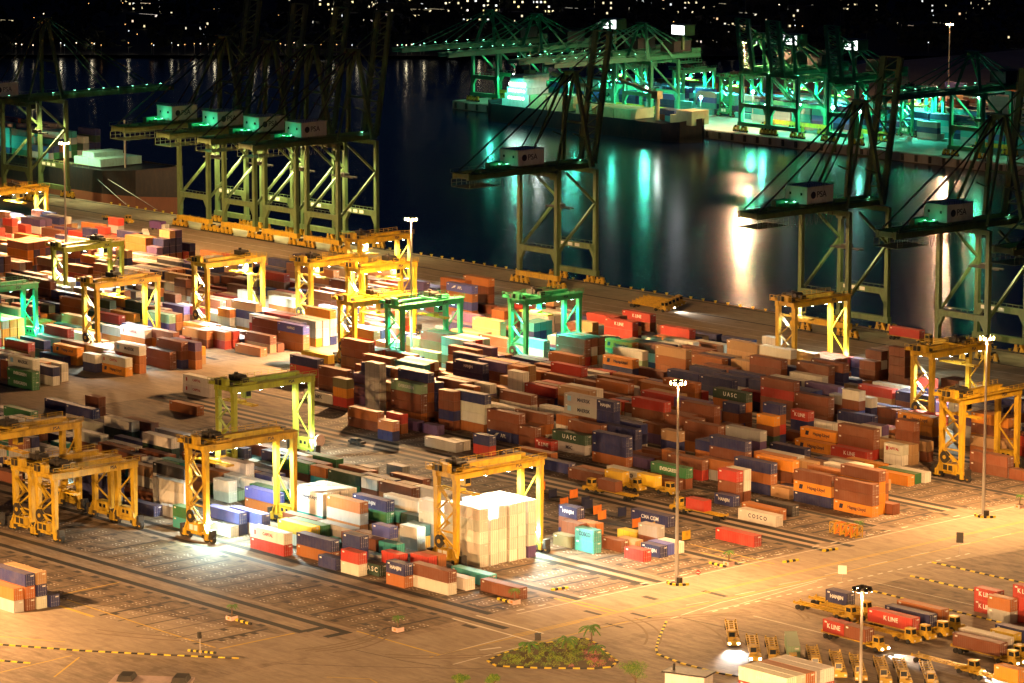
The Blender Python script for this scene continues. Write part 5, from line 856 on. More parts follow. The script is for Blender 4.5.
    for bx_ in ((-1.4, s-.215, 2.9, -.5, s-.2, 3.7), (.2, s-.215, 2.9, 1.1, s-.2, 3.7), (1.9, s+.2, 2.9, 1.915, s+1., 3.7)):
        b = MB(); b.box(*bx_); b.build('window', M['glass'], e)
    b = MB(); b.box(-1.9, -s-1.35, 2.2, 1.9, -s+.2, 4.1); b.box(-1.5, -s-1.38, 2.5, -.2, -s-1.35, 3.8, 1); b.box(.2, -s-1.38, 2.5, 1.5, -s-1.35, 3.8, 1); b.build('electrical_cabin', [m, M['plate'] if lit else M['dark']], t)  # door panels pale on lit gantries, dark on unlit: lamplight put into colour
    # trolley with its winch, and the driver's cab hanging below
    yt = -s+2.6+ty*(2*s-6)
    tr = empty('trolley', (0, yt, 0)); tr.parent = t
    b = MB(); b.box(-3.9, -2.3, h+.12, 3.9, 2.3, h+.5); b.box(-2.6, -1.6, h+.5, -.2, 1.3, h+1.9, 1); b.tube((.4, -1.4, h+1.3), (.4, 1.4, h+1.3), .62, 10, mi=1); b.box(1.6, -1.2, h+.5, 3.1, .6, h+1.5, 1)
    for px in (-3.7, 3.7):
        for py in (-2.2, 0, 2.2): b.beam((px, py, h+.5), (px, py, h+1.6), .08)
        b.beam((px, -2.2, h+1.6), (px, 2.2, h+1.6), .08)
    b.tube((-1.4, -.2, h+1.9), (-1.4, -.2, h+2.5), .5, 8, mi=1)
    b.build('trolley_deck', [m, M['dark']], tr)
    b = MB(); b.box(-1.0, 1.0, h-4.1, 1.0, 2.7, h-1.9); b.beam((0, 1.8, h-1.9), (0, 1.8, h+.1), .5); c = b.build('driver_cab', m, tr)
    for bx_ in ((-.85, 2.7, h-3.6, .85, 2.72, h-2.3), (1.0, 1.15, h-3.6, 1.02, 2.55, h-2.3)): b = MB(); b.box(*bx_); b.build('window', M['glass'], c)
    b = MB(); zs = h-5.2; b.box(-5.9, -1.1, zs, 5.9, -.7, zs+.3); b.box(-5.9, .5, zs, 5.9, .9, zs+.3); b.box(-6.05, -1.2, zs-.1, -5.7, 1., zs+.35); b.box(5.7, -1.2, zs-.1, 6.05, 1., zs+.35); b.box(-1.5, -1, zs+.3, 1.5, .8, zs+.8)
    b.build('spreader', M['yellow'], tr)
    b = MB()
    for px in (-1.3, 1.3):
        for py in (-.9, .7): b.tube((px, py, zs+.7), (px*1.3, py, h+.2), .03, 5)
    b.build('hoist_rope', M['dark'], tr)
    for i in range(4):
        for sx in (-3.2, 3.2):
            yy = -s+2.2+i*(2*s-4.4)/3
            put('floodlight', FLOOD[lit or 'off'], t, (sx*.8, yy, h-1.95))
    for sx, rot in ((3.2, R(90)),):
        lettering('PSA', 1.1, M['ink_b'], t, (sx+.57, s*.45, h-.85), (R(90), 0, R(90)))
    if lit:
        c = {'lamp_w': COOL, 'lamp_g': MERC, 'lamp_c': CYAN}[lit]
        for i in (0, 1):
            spot((t.location.x, t.location.y+(-s*.5, s*.5)[i], h-2.2), (t.location.x, t.location.y+(-s*.5, s*.5)[i], 0), c, 9500*GANP*power, 150, .7, .5, name='gantry_light')
        if foot_lamp:
            fx, fy = foot_lamp
            put('floodlight', FLOOD[lit], t, (fx, fy, 4.6)); point((t.location.x+fx+.6, t.location.y+fy-.6, 4.6), {'lamp_w': (.7, 1., .85), 'lamp_g': MERC, 'lamp_c': CYAN}[lit], 1800*GANP*power, .3, name='gantry_light')
    return t
rtg('yellow lit gantry straddling the white refrigerated block', -592.4, 516.3, 541.2, 21.6, 'yellow', 'lamp_w', 1.1, .05, foot_lamp=(2.8, 11.9))
rtg('yellow lit gantry over white boxes, second from the lower left edge', -650.0, 491.2, 516.6, 22.6, 'yellow', 'lamp_w', 1.5, .12, foot_lamp=(3.9, -12.1))
gc = rtg('lime yellow gantry with a round tan reel at its foot behind the white boxes', -711.0, 546.4, 571.0, 21.2, 'ygreen', 'lamp_w', .55, .1, foot_lamp=(3.9, 11.6))
b = MB(); b.tube((5.0, 13.2, 4.4), (5.6, 13.2, 4.4), 1.55, 18); b.tube((4.6, 13.2, 4.4), (6.0, 13.2, 4.4), .5, 10); b.beam((5.2, 12.2, 2), (5.2, 13.2, 4.4), .4); b.build('cable_drum', M['roof'], gc)
rtg('unlit low yellow gantry parked in front of the dark group at left', -673.5, 466.0, 488.2, 16.0, 'yellow_shaded', None, ty=.1)
rtg('unlit low yellow gantry standing middle of the parked group at left', -682.6, 466.0, 488.2, 16.0, 'yellow_shaded', None, ty=.15)
rtg('unlit tall dark yellow gantry at the back of the parked left group', -697.5, 466.0, 489.6, 21.6, 'yellow_shaded', None, ty=.25)
rtg('yellow lit gantry left of the bright overlapping pair below the quay cranes', -863.8, 694.0, 715.5, 21.2, 'yellow', 'lamp_w', 1.5, .1, foot_lamp=(3.4, -10.8))
rtg('front bright yellow gantry of the overlapping pair beside the slim lamp mast', -838.5, 693.2, 714.0, 22.4, 'yellow', 'lamp_w', .8, .8)
rtg('rear bright yellow gantry of the overlapping pair beside the slim lamp mast', -897.0, 741.0, 762.0, 20.6, 'yellow', 'lamp_w', .8, .12)
rtg('yellow gantry with brown girder, left neighbour of the green legged one', -805.8, 663.4, 685.4, 19.2, 'yellow', 'lamp_w', 1., .5)
rtg('green legged gantry joined end to end with the brown girdered one', -787.5, 666.0, 688.0, 20.0, 'green', 'lamp_c', .5, .75)
rtg('bright green lit gantry alone in mid yard below the middle quay crane', -766.8, 695.0, 715.8, 21.0, 'green', 'lamp_c', .6, .3, foot_lamp=(-3.8, -9))
rtg('teal green gantry cut off by the left edge of the picture', -902.0, 596.0, 618.6, 18.4, 'green', 'lamp_c', .6, .3, foot_lamp=(3.9, 11.5))
rtg('yellow gantry with white lamps under the left orange lamp mast', -951.0, 664.0, 686.0, 19.6, 'ygreen', 'lamp_w', 1.4, .8)
rtg('yellow gantry with dark trolley over navy stacks left of the bright pair', -880.5, 667.0, 688.4, 22.0, 'yellow', 'lamp_w', 1.5, .9)
rtg('yellow gantry over yellow and purple boxes between the left gantries', -868.0, 617.0, 639.0, 22.2, 'yellow', 'lamp_w', .8, .4)
rtg('yellow gantry farthest to the upper left below the white house crane', -1107.0, 743.0, 765.0, 16.2, 'yellow', 'lamp_w', 1.3, .5)
rtg('yellow gantry near the quay in front of the right quay cranes', -705.4, 742.0, 763.6, 22.4, 'yellow', 'lamp_w', .8, .1, foot_lamp=(3.4, 10.6))
rtg('yellow lit gantry behind the nearer one at the right lamp mast', -629.8, 715.0, 737.0, 20.8, 'yellow', 'lamp_w', .8, .75)
rtg('large yellow gantry at the right edge behind the tall pale mast', -580.4, 670.4, 691.2, 20.8, 'yellow', None, ty=.05)
# ------------------------------------------------------------------ quay cranes
def quay_crane(label, Xf, Xn, lamp='lamp_g', yl=806., yw=823.5, zg=38.5, sea=1, bright=1., house_tint='house', boom=True, small=False):
    xc = (Xf+Xn)/2; hw = abs(Xn-Xf)/2
    t = empty('quay_crane', (xc, yl, 0), 0 if sea > 0 else math.pi); tag(t, label, 'quay crane', 'quay cranes')
    m = M['fsts' if small else 'sts']; g = abs(yw-yl)
    for sx in (-hw, hw):
        for y in (0, g):
            b = MB(); b.hexa([(sx-.75, y-.7, 4.6), (sx+.75, y-.7, 4.6), (sx+.75, y+.7, 4.6), (sx-.75, y+.7, 4.6), (sx-.65, y-.65, zg), (sx+.65, y-.65, zg), (sx+.65, y+.65, zg), (sx-.65, y+.65, zg)])
            k = 1 if sx < 0 else -1
            b.hexa([(sx+k*.75, y-.6, 8.6), (sx+k*2.6, y-.6, 11.6), (sx+k*2.6, y+.6, 11.6), (sx+k*.75, y+.6, 8.6), (sx+k*.75, y-.6, 11.6), (sx+k*2.6, y-.6, 11.7), (sx+k*2.6, y+.6, 11.7), (sx+k*.75, y+.6, 11.6)]); b.build('leg', m, t)
    for y in (0, g):
        b = MB(); b.box(-hw-1.2, y-.8, 2.9, hw+1.2, y+.8, 4.7); b.build('sill_beam', M['yellow'] if y == 0 else m, t)
        b = MB(); b.box(-hw, y-.65, 11.6, hw, y+.65, 13.4)
        for k in range(9): b.beam((-hw+k*hw/4, y-.65, 13.4), (-hw+k*hw/4, y-.65, 14.5), .1)
        b.beam((-hw, y-.65, 14.5), (hw, y-.65, 14.5), .1); b.build('portal_beam', m, t)
        for sx in (-hw, hw):
            b = MB()
            for i in range(8):
                xx = sx-4.2+i*1.2; b.tube((xx, y-.34, .58), (xx, y+.34, .58), .56, 9, mi=1)
            for i in range(4): b.hexa([(sx-4.4+i*2.4, y-.45, .6), (sx-2.6+i*2.4, y-.45, .6), (sx-2.6+i*2.4, y+.45, .6), (sx-4.4+i*2.4, y+.45, .6), (sx-4.0+i*2.4, y-.5, 1.9), (sx-3.0+i*2.4, y-.5, 1.9), (sx-3.0+i*2.4, y+.5, 1.9), (sx-4.0+i*2.4, y+.5, 1.9)])
            for i in range(2): b.box(sx-3.9+i*4.8, y-.5, 1.9, sx-.9+i*4.8, y+.5, 2.7); b.box(sx-2.6+i*4.8, y-.9, 2.2, sx-2.0+i*4.8, y+.9, 3.1, 1)
            b.build('bogie', [M['yellow'], M['dark']], t)
    for i in range(3): b = MB(); b.box(-hw+2+i*3.4, g-.69, 12.0, -hw+4.2+i*3.4, g-.66, 13.1); b.build('sign_board', M['sign'], t)
    for sx in (-hw, hw):
        for pa, pb, w_ in (((sx, .6, 12.6), (sx, g-.6, 27), .8), ((sx, g-.6, 27.5), (sx, g*.25, zg-.3), .7)): b = MB(); b.beam(pa, pb, w_); b.build('diagonal_brace', m, t)
    for y in (0, g): b = MB(); b.beam((-hw, y, zg-.6), (hw, y, zg-.6), 1.3, 1.5); b.build('top_beam', m, t)
    back = -34 if not small else -20
    for sx in (-3.4, 3.4):
        b = MB(); b.box(sx-.55, back, zg, sx+.55, g+4.5, zg+2.2)
        for y in range(int(back), int(g)+4, 4): b.beam((sx*1.45, y, zg+1.9), (sx*1.45, y, zg+3.1), .1)
        b.beam((sx*1.45, back, zg+3.1), (sx*1.45, g+4.5, zg+3.1), .1); b.beam((sx*1.3, back, zg+1.85), (sx*1.3, g+4.5, zg+1.85), 1.2, .1); b.build('girder', m, t)
    for y in (back+.5, back+12, -2, g+4): b = MB(); b.box(-2.85, y-.4, zg+.3, 2.85, y+.4, zg+1.9); b.build('cross_tie', m, t)
    b = MB()                                                   # maintenance cage below the back end of the girder
    for sx in (-4.5, 4.5):
        for k in range(7): b.beam((sx, back+k*2.2, zg-.2), (sx, back+k*2.2, zg-2.6), .13)
        for z in (-.2, -1.4, -2.6): b.beam((sx, back, zg+z), (sx, back+13.2, zg+z), .13)
    b.box(-4.5, back, zg-2.7, 4.5, back+13.2, zg-2.6); b.build('service_platform', m, t)
    b = MB()                                                   # festoon cable loops
    for k in range(9):
        y0 = back+14+k*2.1; pr = None
        for i in range(7):
            f = i/6; p = (4.3, y0+f*1.9, zg-.1-3.3*(1-(2*f-1)**2))
            if pr: b.beam(pr, p, .14)
            pr = p
    b.build('festoon_cable', M['dark'], t)
    # machinery house
    hx0, hx1, hy0, hy1, hz0, hz1 = -4.4, 4.6, -13, -1.6, zg+2.9, zg+8.0
    b = MB(); b.box(hx0, hy0, hz0, hx1, hy1, hz1); b.box(hx0-.2, hy0-.2, hz1, hx1+.2, hy1+.2, hz1+.18); hs = b.build('machinery_house', M[house_tint], t)
    for wx in (-2.4, 2.2): b = MB(); b.box(wx-.4, hy0-.02, hz0+2.6, wx+.4, hy0-.003, hz0+3.4); b.build('window', M['glass'], hs)
    b = MB()
    for k in range(12): b.beam((hx1, hy0+k*1.03, hz1+.1), (hx1, hy0+k*1.03, hz1+1.1), .08); b.beam((hx0+k*.8, hy0, hz1+.1), (hx0+k*.8, hy0, hz1+1.1), .08)
    b.beam((hx1, hy0, hz1+1.1), (hx1, hy1, hz1+1.1), .08); b.beam((hx0, hy0, hz1+1.1), (hx1, hy0, hz1+1.1), .08); b.build('roof_rail', m, hs)
    lettering('PSA', 2.6, M['ink_b'], hs, (hx1+.012, (hy0+hy1)/2+.6, hz0+2.7), (R(90), 0, R(90)))
    b = MB(); b.tube((hx1+.005, (hy0+hy1)/2-3, hz0+2.7), (hx1+.02, (hy0+hy1)/2-3, hz0+2.7), 1.1, 14); b.build('emblem', M['ink_b'], hs)
    b = MB(); b.box(-4.9, -16, zg+2.2, 4.9, 0, zg+2.45); b.box(-3.8, -20, zg+2.3, -1.6, -14, zg+4.2, 1); b.box(.2, -18.5, zg+2.3, 2.6, -14.5, zg+3.6, 1); b.box(-1.2, -19, zg+2.3, -.2, -15, zg+3.2, 1); b.build('machinery_deck', [m, M['green']], t)
    # A-frame, stays, raised boom
    az = zg+(31.5 if not small else 17); ay = g-3
    b = MB()
    for sx in (-hw*.78, hw*.78):
        b.beam((sx, g, zg+.6), (sx*.32, ay, az), 1.25)
        b.beam((sx, 1.5, zg+1.2), (sx*.32, ay-.8, az-.8), .75)
        b.beam((sx*.72, g*.62, zg+12), (sx*.78, g-.9, zg+10), .4)
    b.beam((-hw*.27, ay, az), (hw*.27, ay, az), 1.4); b.box(-3.2, ay-1.6, az+.5, 3.2, ay+1.6, az+.8); b.beam((-hw*.55, g-1, zg+15), (hw*.55, g-1, zg+15), .7); b.build('a_frame', m, t)
    for sx in (-2.2, 2.2):
        for pb, w_ in (((sx*1.5, back+2, zg+2.3), .42), ((sx*1.5, -9, zg+2.4), .36)): b = MB(); b.beam((sx, ay-1, az), pb, w_); b.build('back_stay', M['dark'] if not small else m, t)
    if boom:
        bl = 52 if boom == 'down' else (44 if not small else 24); ang = R(0 if boom == 'down' else 81); by, bz = g+4.6, zg+1.1
        d = Vector((0, math.cos(ang), math.sin(ang))); nrm = Vector((0, -math.sin(ang), math.cos(ang)))
        b = MB(); o = Vector((0, by, bz))
        for sx in (-3.4, 3.4): b.beam(o+Vector((sx, 0, 0)), o+Vector((sx, 0, 0))+d*bl, 1.0, 2.0)
        for k in range(12):
            p = o+d*(k*bl/11); b.beam(p+Vector((-3.4, 0, 0)), p+Vector((3.4, 0, 0)), .5)
            if k < 11: b.beam(p+Vector((-3.4, 0, 0)), o+d*((k+1)*bl/11)+Vector((3.4, 0, 0)), .3)
        for sx in (-4.4, 4.4): b.beam(o+Vector((sx, 0, 0))+nrm, o+Vector((sx, 0, 0))+nrm+d*bl, .16)
        b.build('boom', m, t)
        if boom == 'down':
            for k in range(7): put('floodlight', FLOOD['lamp_g'], t, (4.4, by+3+k*7, bz+2.2), .3*k)
            for k in range(3): put('floodlight', FLOOD['lamp_g'], t, (4.4, back+6+k*11, zg+3.4), .3*k)
        for sx in (-2.2, 2.2):
            for f_ in (.45, .86): b = MB(); b.beam((sx, ay+1, az), o+d*bl*f_+Vector((sx*1.4, 0, 0)), .38); b.build('fore_stay', m, t)
    b = MB(); b.box(-1.3, g*.35, zg-3.4, 1.3, g*.35+2.6, zg-.6); cab = b.build('driver_cab', m, t)
    for bx_ in ((-1.1, g*.35+2.6, zg-3, 1.1, g*.35+2.63, zg-1.5), (1.3, g*.35+.3, zg-3, 1.33, g*.35+2.3, zg-1.5)): b = MB(); b.box(*bx_); b.build('window', M['glass'], cab)
    b = MB(); b.box(-6, g*.5, zg-13, 6, g*.5+.5, zg-12.5); b.box(-6, g*.5+1.8, zg-13, 6, g*.5+2.3, zg-12.5); b.box(-1.6, g*.5, zg-12.5, 1.6, g*.5+2.3, zg-11.6); b.build('spreader', M['dark'], t)
    b = MB()
    for px in (-1.4, 1.4):
        for py in (.2, 2.1): b.tube((px, g*.5+py, zg-11.7), (px, g*.5+py, zg+.2), .05, 5)
    b.build('hoist_rope', M['dark'], t)
    # lamps: on the machinery deck, under the girder and on the portal
    for (px, py, pz) in ((1.5, -15.2, zg+4.0), (-.6, -16.6, zg+3.8), (3.4, g-2, zg+2.9)): put('floodlight', FLOOD[lamp], t, (px, py, pz))
    if bright > 0:
        wm = t.matrix_basis
        sg = 1 if sea > 0 else -1
        def wp(px, py, pz): return (xc+sg*px, yl+sg*py, pz)
        if not small: point(wp(1.2, -16.4, zg+4.6), MERC if lamp == 'lamp_g' else CYAN, 40*GRNP*bright, .3, name='crane_light')
        spot(wp(0, g*.5, zg-1), wp(0, g*.5, 0), (1., .93, .42) if not small else (.3, 1., .6), (14000 if not small else 2600)*GRNP*bright, 130, .6, .5, name='crane_light')
    return t
quay_crane('quay crane with the white house cut by the left edge', -1195.0, -1177.0, bright=5, boom='down')
quay_crane('leftmost quay crane of the close set of four dark ones', -1080.0, -1062.5, bright=5)
quay_crane('second from left quay crane of the close set of four', -1053.0, -1035.0, bright=5)
quay_crane('third from left quay crane of the close set of four', -1029.0, -1011.0, bright=4)
quay_crane('rightmost quay crane of the close set with bright letters on its house', -1005.0, -987.5, bright=2.5)
quay_crane('lone quay crane with raised boom in the middle of the quay', -892.4, -874.2, bright=.6)
quay_crane('quay crane in front of the broad orange water reflection at right', -763.8, -744.2, bright=.6)
quay_crane('quay crane with the pinkish house near the right edge', -708.0, -689.0, bright=1)
quay_crane('quay crane partly outside the right edge of the picture', -664.0, -646.0, bright=1.5)
# bollards and fenders along the quay edge
for i in range(96):
    x = -1150+i*5.6
    b = MB() if i == 0 else None
    if i == 0:
        b.tube((0, 0, 0), (0, 0, .5), .28, 8); b.tube((0, 0, .5), (0, 0, .75), .48, 8); bo = b.build('bollard', M['kerb_y'], None, (x, QUAY-.9, .01)); tag(bo, 'small yellow bollard on the edge of the near quay', 'bollard', 'bollards along the near quay')
    else: o = bo.copy(); COL.objects.link(o); o.location.x = x
# ------------------------------------------------------------------ lamp masts
def mast(label, x, y, h, lit=True, watts=90000, base=True, col=SODIUM, n=8, aim=None, cone=178, pt=False, glare=True):
    t = empty('lamp_mast', (x, y, 0)); tag(t, label, 'lamp mast', 'tall lamp masts')
    b = MB(); b.tube((0, 0, 0), (0, 0, h-.6), .46, 12, .2); b.box(-.7, -.7, 0, .7, .7, .35); b.build('pole', M['pole'], t)
    b = MB(); pr = None
    for i in range(17):
        a = 2*math.pi*i/16; p = (1.5*math.cos(a), 1.5*math.sin(a), h-.2)
        if pr: b.beam(pr, p, .16)
        pr = p
    for i in range(4): a = math.pi*i/2; b.beam((0, 0, h-.2), (1.5*math.cos(a), 1.5*math.sin(a), h-.2), .14)
    b.tube((0, 0, h-.7), (0, 0, h+.4), .35, 10); b.build('lamp_ring', M['dark'], t)
    for i in range(n):
        a = 2*math.pi*(i+.5)/n; c, s_ = math.cos(a), math.sin(a)
        b = MB(); b.hexa([(-.3, -.3, -.25), (.35, -.3, -.45), (.35, .3, -.45), (-.3, .3, -.25), (-.25, -.25, .2), (.3, -.25, .1), (.3, .25, .1), (-.25, .25, .2)])
        l = b.build('lamp_housing', M['dark'], t, (1.35*c, 1.35*s_, h-.15), a)
        b = MB(); b.quad([(-.25, -.26, -.265), (-.25, .26, -.265), (.34, .26, -.47), (.34, -.26, -.47)])
        if glare: b.quad([(.37, -.3, -.42), (.37, .3, -.42), (.33, .3, .1), (.33, -.3, .1)])
        b.build('lamp_lens', M['lamp_o'] if lit else M['glass'], l)
    if lit and pt: point((x, y, h-.9), col, watts*MASTP, .8, name='mast_light')
    elif lit: spot((x, y, h-.9), (x, y, 0), col, watts*MASTP, cone, .35, .06, name='mast_light')
    if base:
        b = MB(); b.box(1.2, -1.2, 0, 2.1, -.3, 1.5); b.build('control_cabinet', M['dark'], t)
    return t
def barrier_ring(x, y, label, n=9, r=2.6):
    b = MB()
    for i in range(n):
        a = -.2+2.6*i/n+math.pi; b.box(0, 0, 0, 0, 0, 0) if False else None
        p = Vector((r*math.cos(a+.8), r*math.sin(a+.8), .25)); q = Vector((r*math.cos(a+.8+2.3/n), r*math.sin(a+.8+2.3/n), .25)); b.beam(p, q, .5, .5, i % 2)
    tag(b.build('striped_barrier', [M['kerb_y'], M['kerb_k']], None, (x, y, .02)), label, 'barrier')
mast('tall pale lamp mast standing in mid yard by the road crossing', -550.4, 543.0, 44.3, watts=70000)
mast('tall pale lamp mast in front of the right yellow gantries', -551.0, 644.6, 42.6, watts=70000)
barrier_ring(-549.5, 543, 'black and yellow barrier round the foot of the mid yard mast')
barrier_ring(-550, 644.6, 'black and yellow barrier round the foot of the right mast')
mast('lamp mast with a dark head above the parked tractors', -398.4, 436.0, 43, watts=50000, glare=False)
mast('slim white lamp mast beside the bright overlapping gantries', -797.3, 677.8, 43, watts=200000)
mast('lamp mast with orange glare at the upper left', -1025.3, 716.3, 43, watts=200000)
for (x, y, w) in ((-640, 380, 190000), (-400, 300, 90000)):  # unseen masts, added because the visible ones leave the foreground dim
    mast('unseen lamp mast added to light the foreground', x, y, 43, watts=w)
for (x, y, w) in ((-380, 130, 1.0), (-190, 260, 1.0)):  # unseen masts, added as fill light on container sides facing the camera
    mast('unseen taller floodlight mast added to light the container sides', x, y, 53, watts=FAR_W*w, cone=174)
# no-stopping sign, road signs
def road_sign(label, x, y, h, w, hh, face='sign', post='pole'):
    t = empty('road_sign', (x, y, 0), R(35)); tag(t, label, 'sign')
    b = MB(); b.tube((0, 0, 0), (0, 0, h), .07, 8); b.build('post', M[post], t)
    b = MB(); b.box(-w/2, -.1, h-.1, w/2, -.04, h+hh-.1); b.build('board', M[face], t)
road_sign('white square sign on a post at the corner of the truck park', -527.5, 570.9, 1.6, 1.9, 1.9)
road_sign('dark square sign seen from behind beside the upper road', -527.9, 609.8, 2.6, 1.6, 2.4, 'dark')
t = empty('camera_post', (-569.6, 428.4, 0)); tag(t, 'thin post with dark camera heads behind the lower left kerb', 'camera post')
b = MB(); b.tube((0, 0, 0), (0, 0, 4.2), .09, 8); b.build('post', M['pole'], t)
b = MB(); b.box(-.5, -.3, 3.3, .2, .3, 4.0); b.box(-.1, -.6, 4.1, .4, .1, 4.7); b.build('camera_head', M['dark'], t)
b = MB()
for i in range(10): b.box(-3+i*.62, .5, 0, -2.45+i*.62, 1.0, .4, i % 2)
tag(b.build('striped_barrier', [M['kerb_y'], M['kerb_k']], None, (-569.6, 428.4, .24), R(28)), 'black and yellow blocks at the foot of the camera post', 'barrier')
t = empty('stop_sign', (-546.2, 545.4, 0), R(20)); tag(t, 'small red and white round sign beside the mid yard mast', 'sign')
b = MB(); b.tube((0, 0, 0), (0, 0, 2.6), .06, 8); b.build('post', M['pole'], t)
b = MB(); b.tube((0, -.1, 2.6), (0, -.06, 2.6), .55, 16); b.build('disc', paint('sign_red', (.5, .03, .03), .5), t)
b = MB(); b.box(-.38, -.125, 2.5, .38, -.105, 2.7); b.build('white_bar', M['sign'], t)

# ------------------------------------------------------------------ yard trucks
def truck_proto(trailer=True):
    parts = []
    b = MB(); b.box(-1.2, -1.1, .75, 4.6, 1.1, 1.05); b.box(3.9, -1.25, .5, 4.75, 1.25, 1.25); b.box(2.2, -1.2, 1.05, 4.6, -.1, 1.75); b.box(2.2, -.1, 1.05, 4.6, 1.2, 1.5); parts.append(('chassis', b.mesh('chassis', M['yellow']), []))
    b = MB(); b.box(1.4, -1.15, 1.06, 2.2, 1.15, 1.2); b.hexa([(2.1, -1.15, 1.76), (4.2, -1.15, 1.76), (4.2, .35, 1.76), (2.1, .35, 1.76), (2.2, -1.1, 3.2), (3.9, -1.1, 3.2), (3.9, .3, 3.2), (2.2, .3, 3.2)]); b.box(2.1, -1.18, 3.2, 4.05, .38, 3.3)
    w = MB(); w.hexa([(4.17, -1.0, 2.15), (4.19, -1.0, 2.15), (4.19, .2, 2.15), (4.17, .2, 2.15), (3.96, -1.0, 3.05), (3.99, -1.0, 3.05), (3.99, .2, 3.05), (3.96, .2, 3.05)])
    w.box(2.5, -1.16, 2.15, 3.8, -1.12, 3.0); w.box(2.5, .31, 2.15, 3.8, .36, 3.0); w.box(2.1, -1.0, 2.2, 2.14, .2, 3.0)
    parts.append(('cab', b.mesh('cab', M['yellow']), [('window', w.mesh('window', M['glass']))]))
    for y in (-.9, .9):
        b = MB(); b.box(4.75, y-.22, .75, 4.82, y+.22, 1.1); parts.append(('headlight', b.mesh('headlight', M['plate']), []))
    for x, y in ((3.1, -1.0), (3.1, 1.0), (-.1, -.95), (-.1, .95)):
        b = MB(); b.tube((x, y-.3, .52), (x, y+.3, .52), .52, 12); parts.append(('wheel', b.mesh('wheel', M['tyre']), []))
    if trailer:
        b = MB()
        for y in (-.55, .55): b.box(-12.6, y-.13, 1.15, .6, y+.13, 1.45)
        for k in range(8): b.box(-12.4+k*1.75, -1.2, 1.2, -12.1+k*1.75, 1.2, 1.4)
        for y in (-1.15, 1.15): b.box(-12.6, y-.08, 1.22, .6, y+.08, 1.38)
        for x in (-12.6, .4):
            for y in (-1.15, .9): b.box(x, y, 1.4, x+.25, y+.25, 1.75)
        parts.append(('trailer_frame', b.mesh('trailer_frame', M['yellow']), []))
        for x in (-11.4, -10.2):
            for y in (-.95, .95):
                b = MB(); b.tube((x, y-.28, .52), (x, y+.28, .52), .52, 12); parts.append(('wheel', b.mesh('wheel', M['tyre']), []))
    return parts
TP = truck_proto()
HL_ON = []
for y in (-.9, .9):
    b = MB(); b.box(4.75, y-.22, .75, 4.82, y+.22, 1.1); HL_ON.append(b.mesh('headlight', M['lamp_head']))
def truck(label, x, y, ang, group, lights=False):
    """x, y = middle of the front bumper"""
    a = R(ang); t = empty('yard_truck', (x-4.8*math.cos(a), y-4.8*math.sin(a), .03), a); tag(t, label, 'truck', group)
    for n, me, subs in TP:
        o = put(n, me, t)
        for sn, sm in subs: put(sn, sm, o)
        if lights and n == 'headlight': o.data = HL_ON[0 if me.vertices[0].co.y < 0 else 1]
    if lights:
        for s in (-.9, .9):
            p = Vector((x, y, .95))+Vector((math.cos(a)*.2-math.sin(a)*s, math.sin(a)*.2+math.cos(a)*s, 0))
            spot(p, p+Vector((math.cos(a), math.sin(a), -.13)), (1., .95, .85), 9000, 50, .12, .7, name='head_light')
    return t
def load(x, y, ang, off, l, c, word, label, z=1.5):
    """a container lying on the truck whose front bumper is at x, y; off = metres back from the bumper to its door end"""
    a = R(ang); L = CL if l == 'L' else CS; px, py = x-off*math.cos(a), y-off*math.sin(a)
    n = Vector((math.sin(a), -math.cos(a), 0))*(CW/2)
    return container(px+n.x, py+n.y, z, l, c, word, label, 'containers on yard trucks', rz=a, jitter=crn)
PG = 'yard trucks parked at an angle'; RG = 'yard trucks in the loading rows'
pk = [(-501.8, 511.4), (-490.3, 505.8), (-486.5, 507.4), (-480.4, 506.8), (-476.0, 508.4), (-470.3, 509.0), (-466.0, 510.2), (-461.2, 512.0), (-457.8, 514.0), (-453.0, 516.4)]
PL = ['empty yellow truck parked alone with headlights on, leftmost of the angled line', 'second empty yellow truck from left in the angled line, headlights on', 'third yellow truck of the angled line, left of the pale green container', 'yellow truck under the pale green container',
      'empty yellow truck just right of the pale green container', 'second empty yellow truck right of the pale green container', 'empty yellow truck left of the dark headed mast pole', 'empty yellow truck right of the dark headed mast pole', 'second yellow truck right of the dark headed mast pole', 'rightmost empty yellow truck of the angled line']
for i, (x, y) in enumerate(pk):
    truck(PL[i], x, y, -43, PG, lights=i in (0, 1))
    if i == 3: load(x, y, -43, 4.5, 'L', 'lg', None, 'pale green container on an angled truck among empty ones')
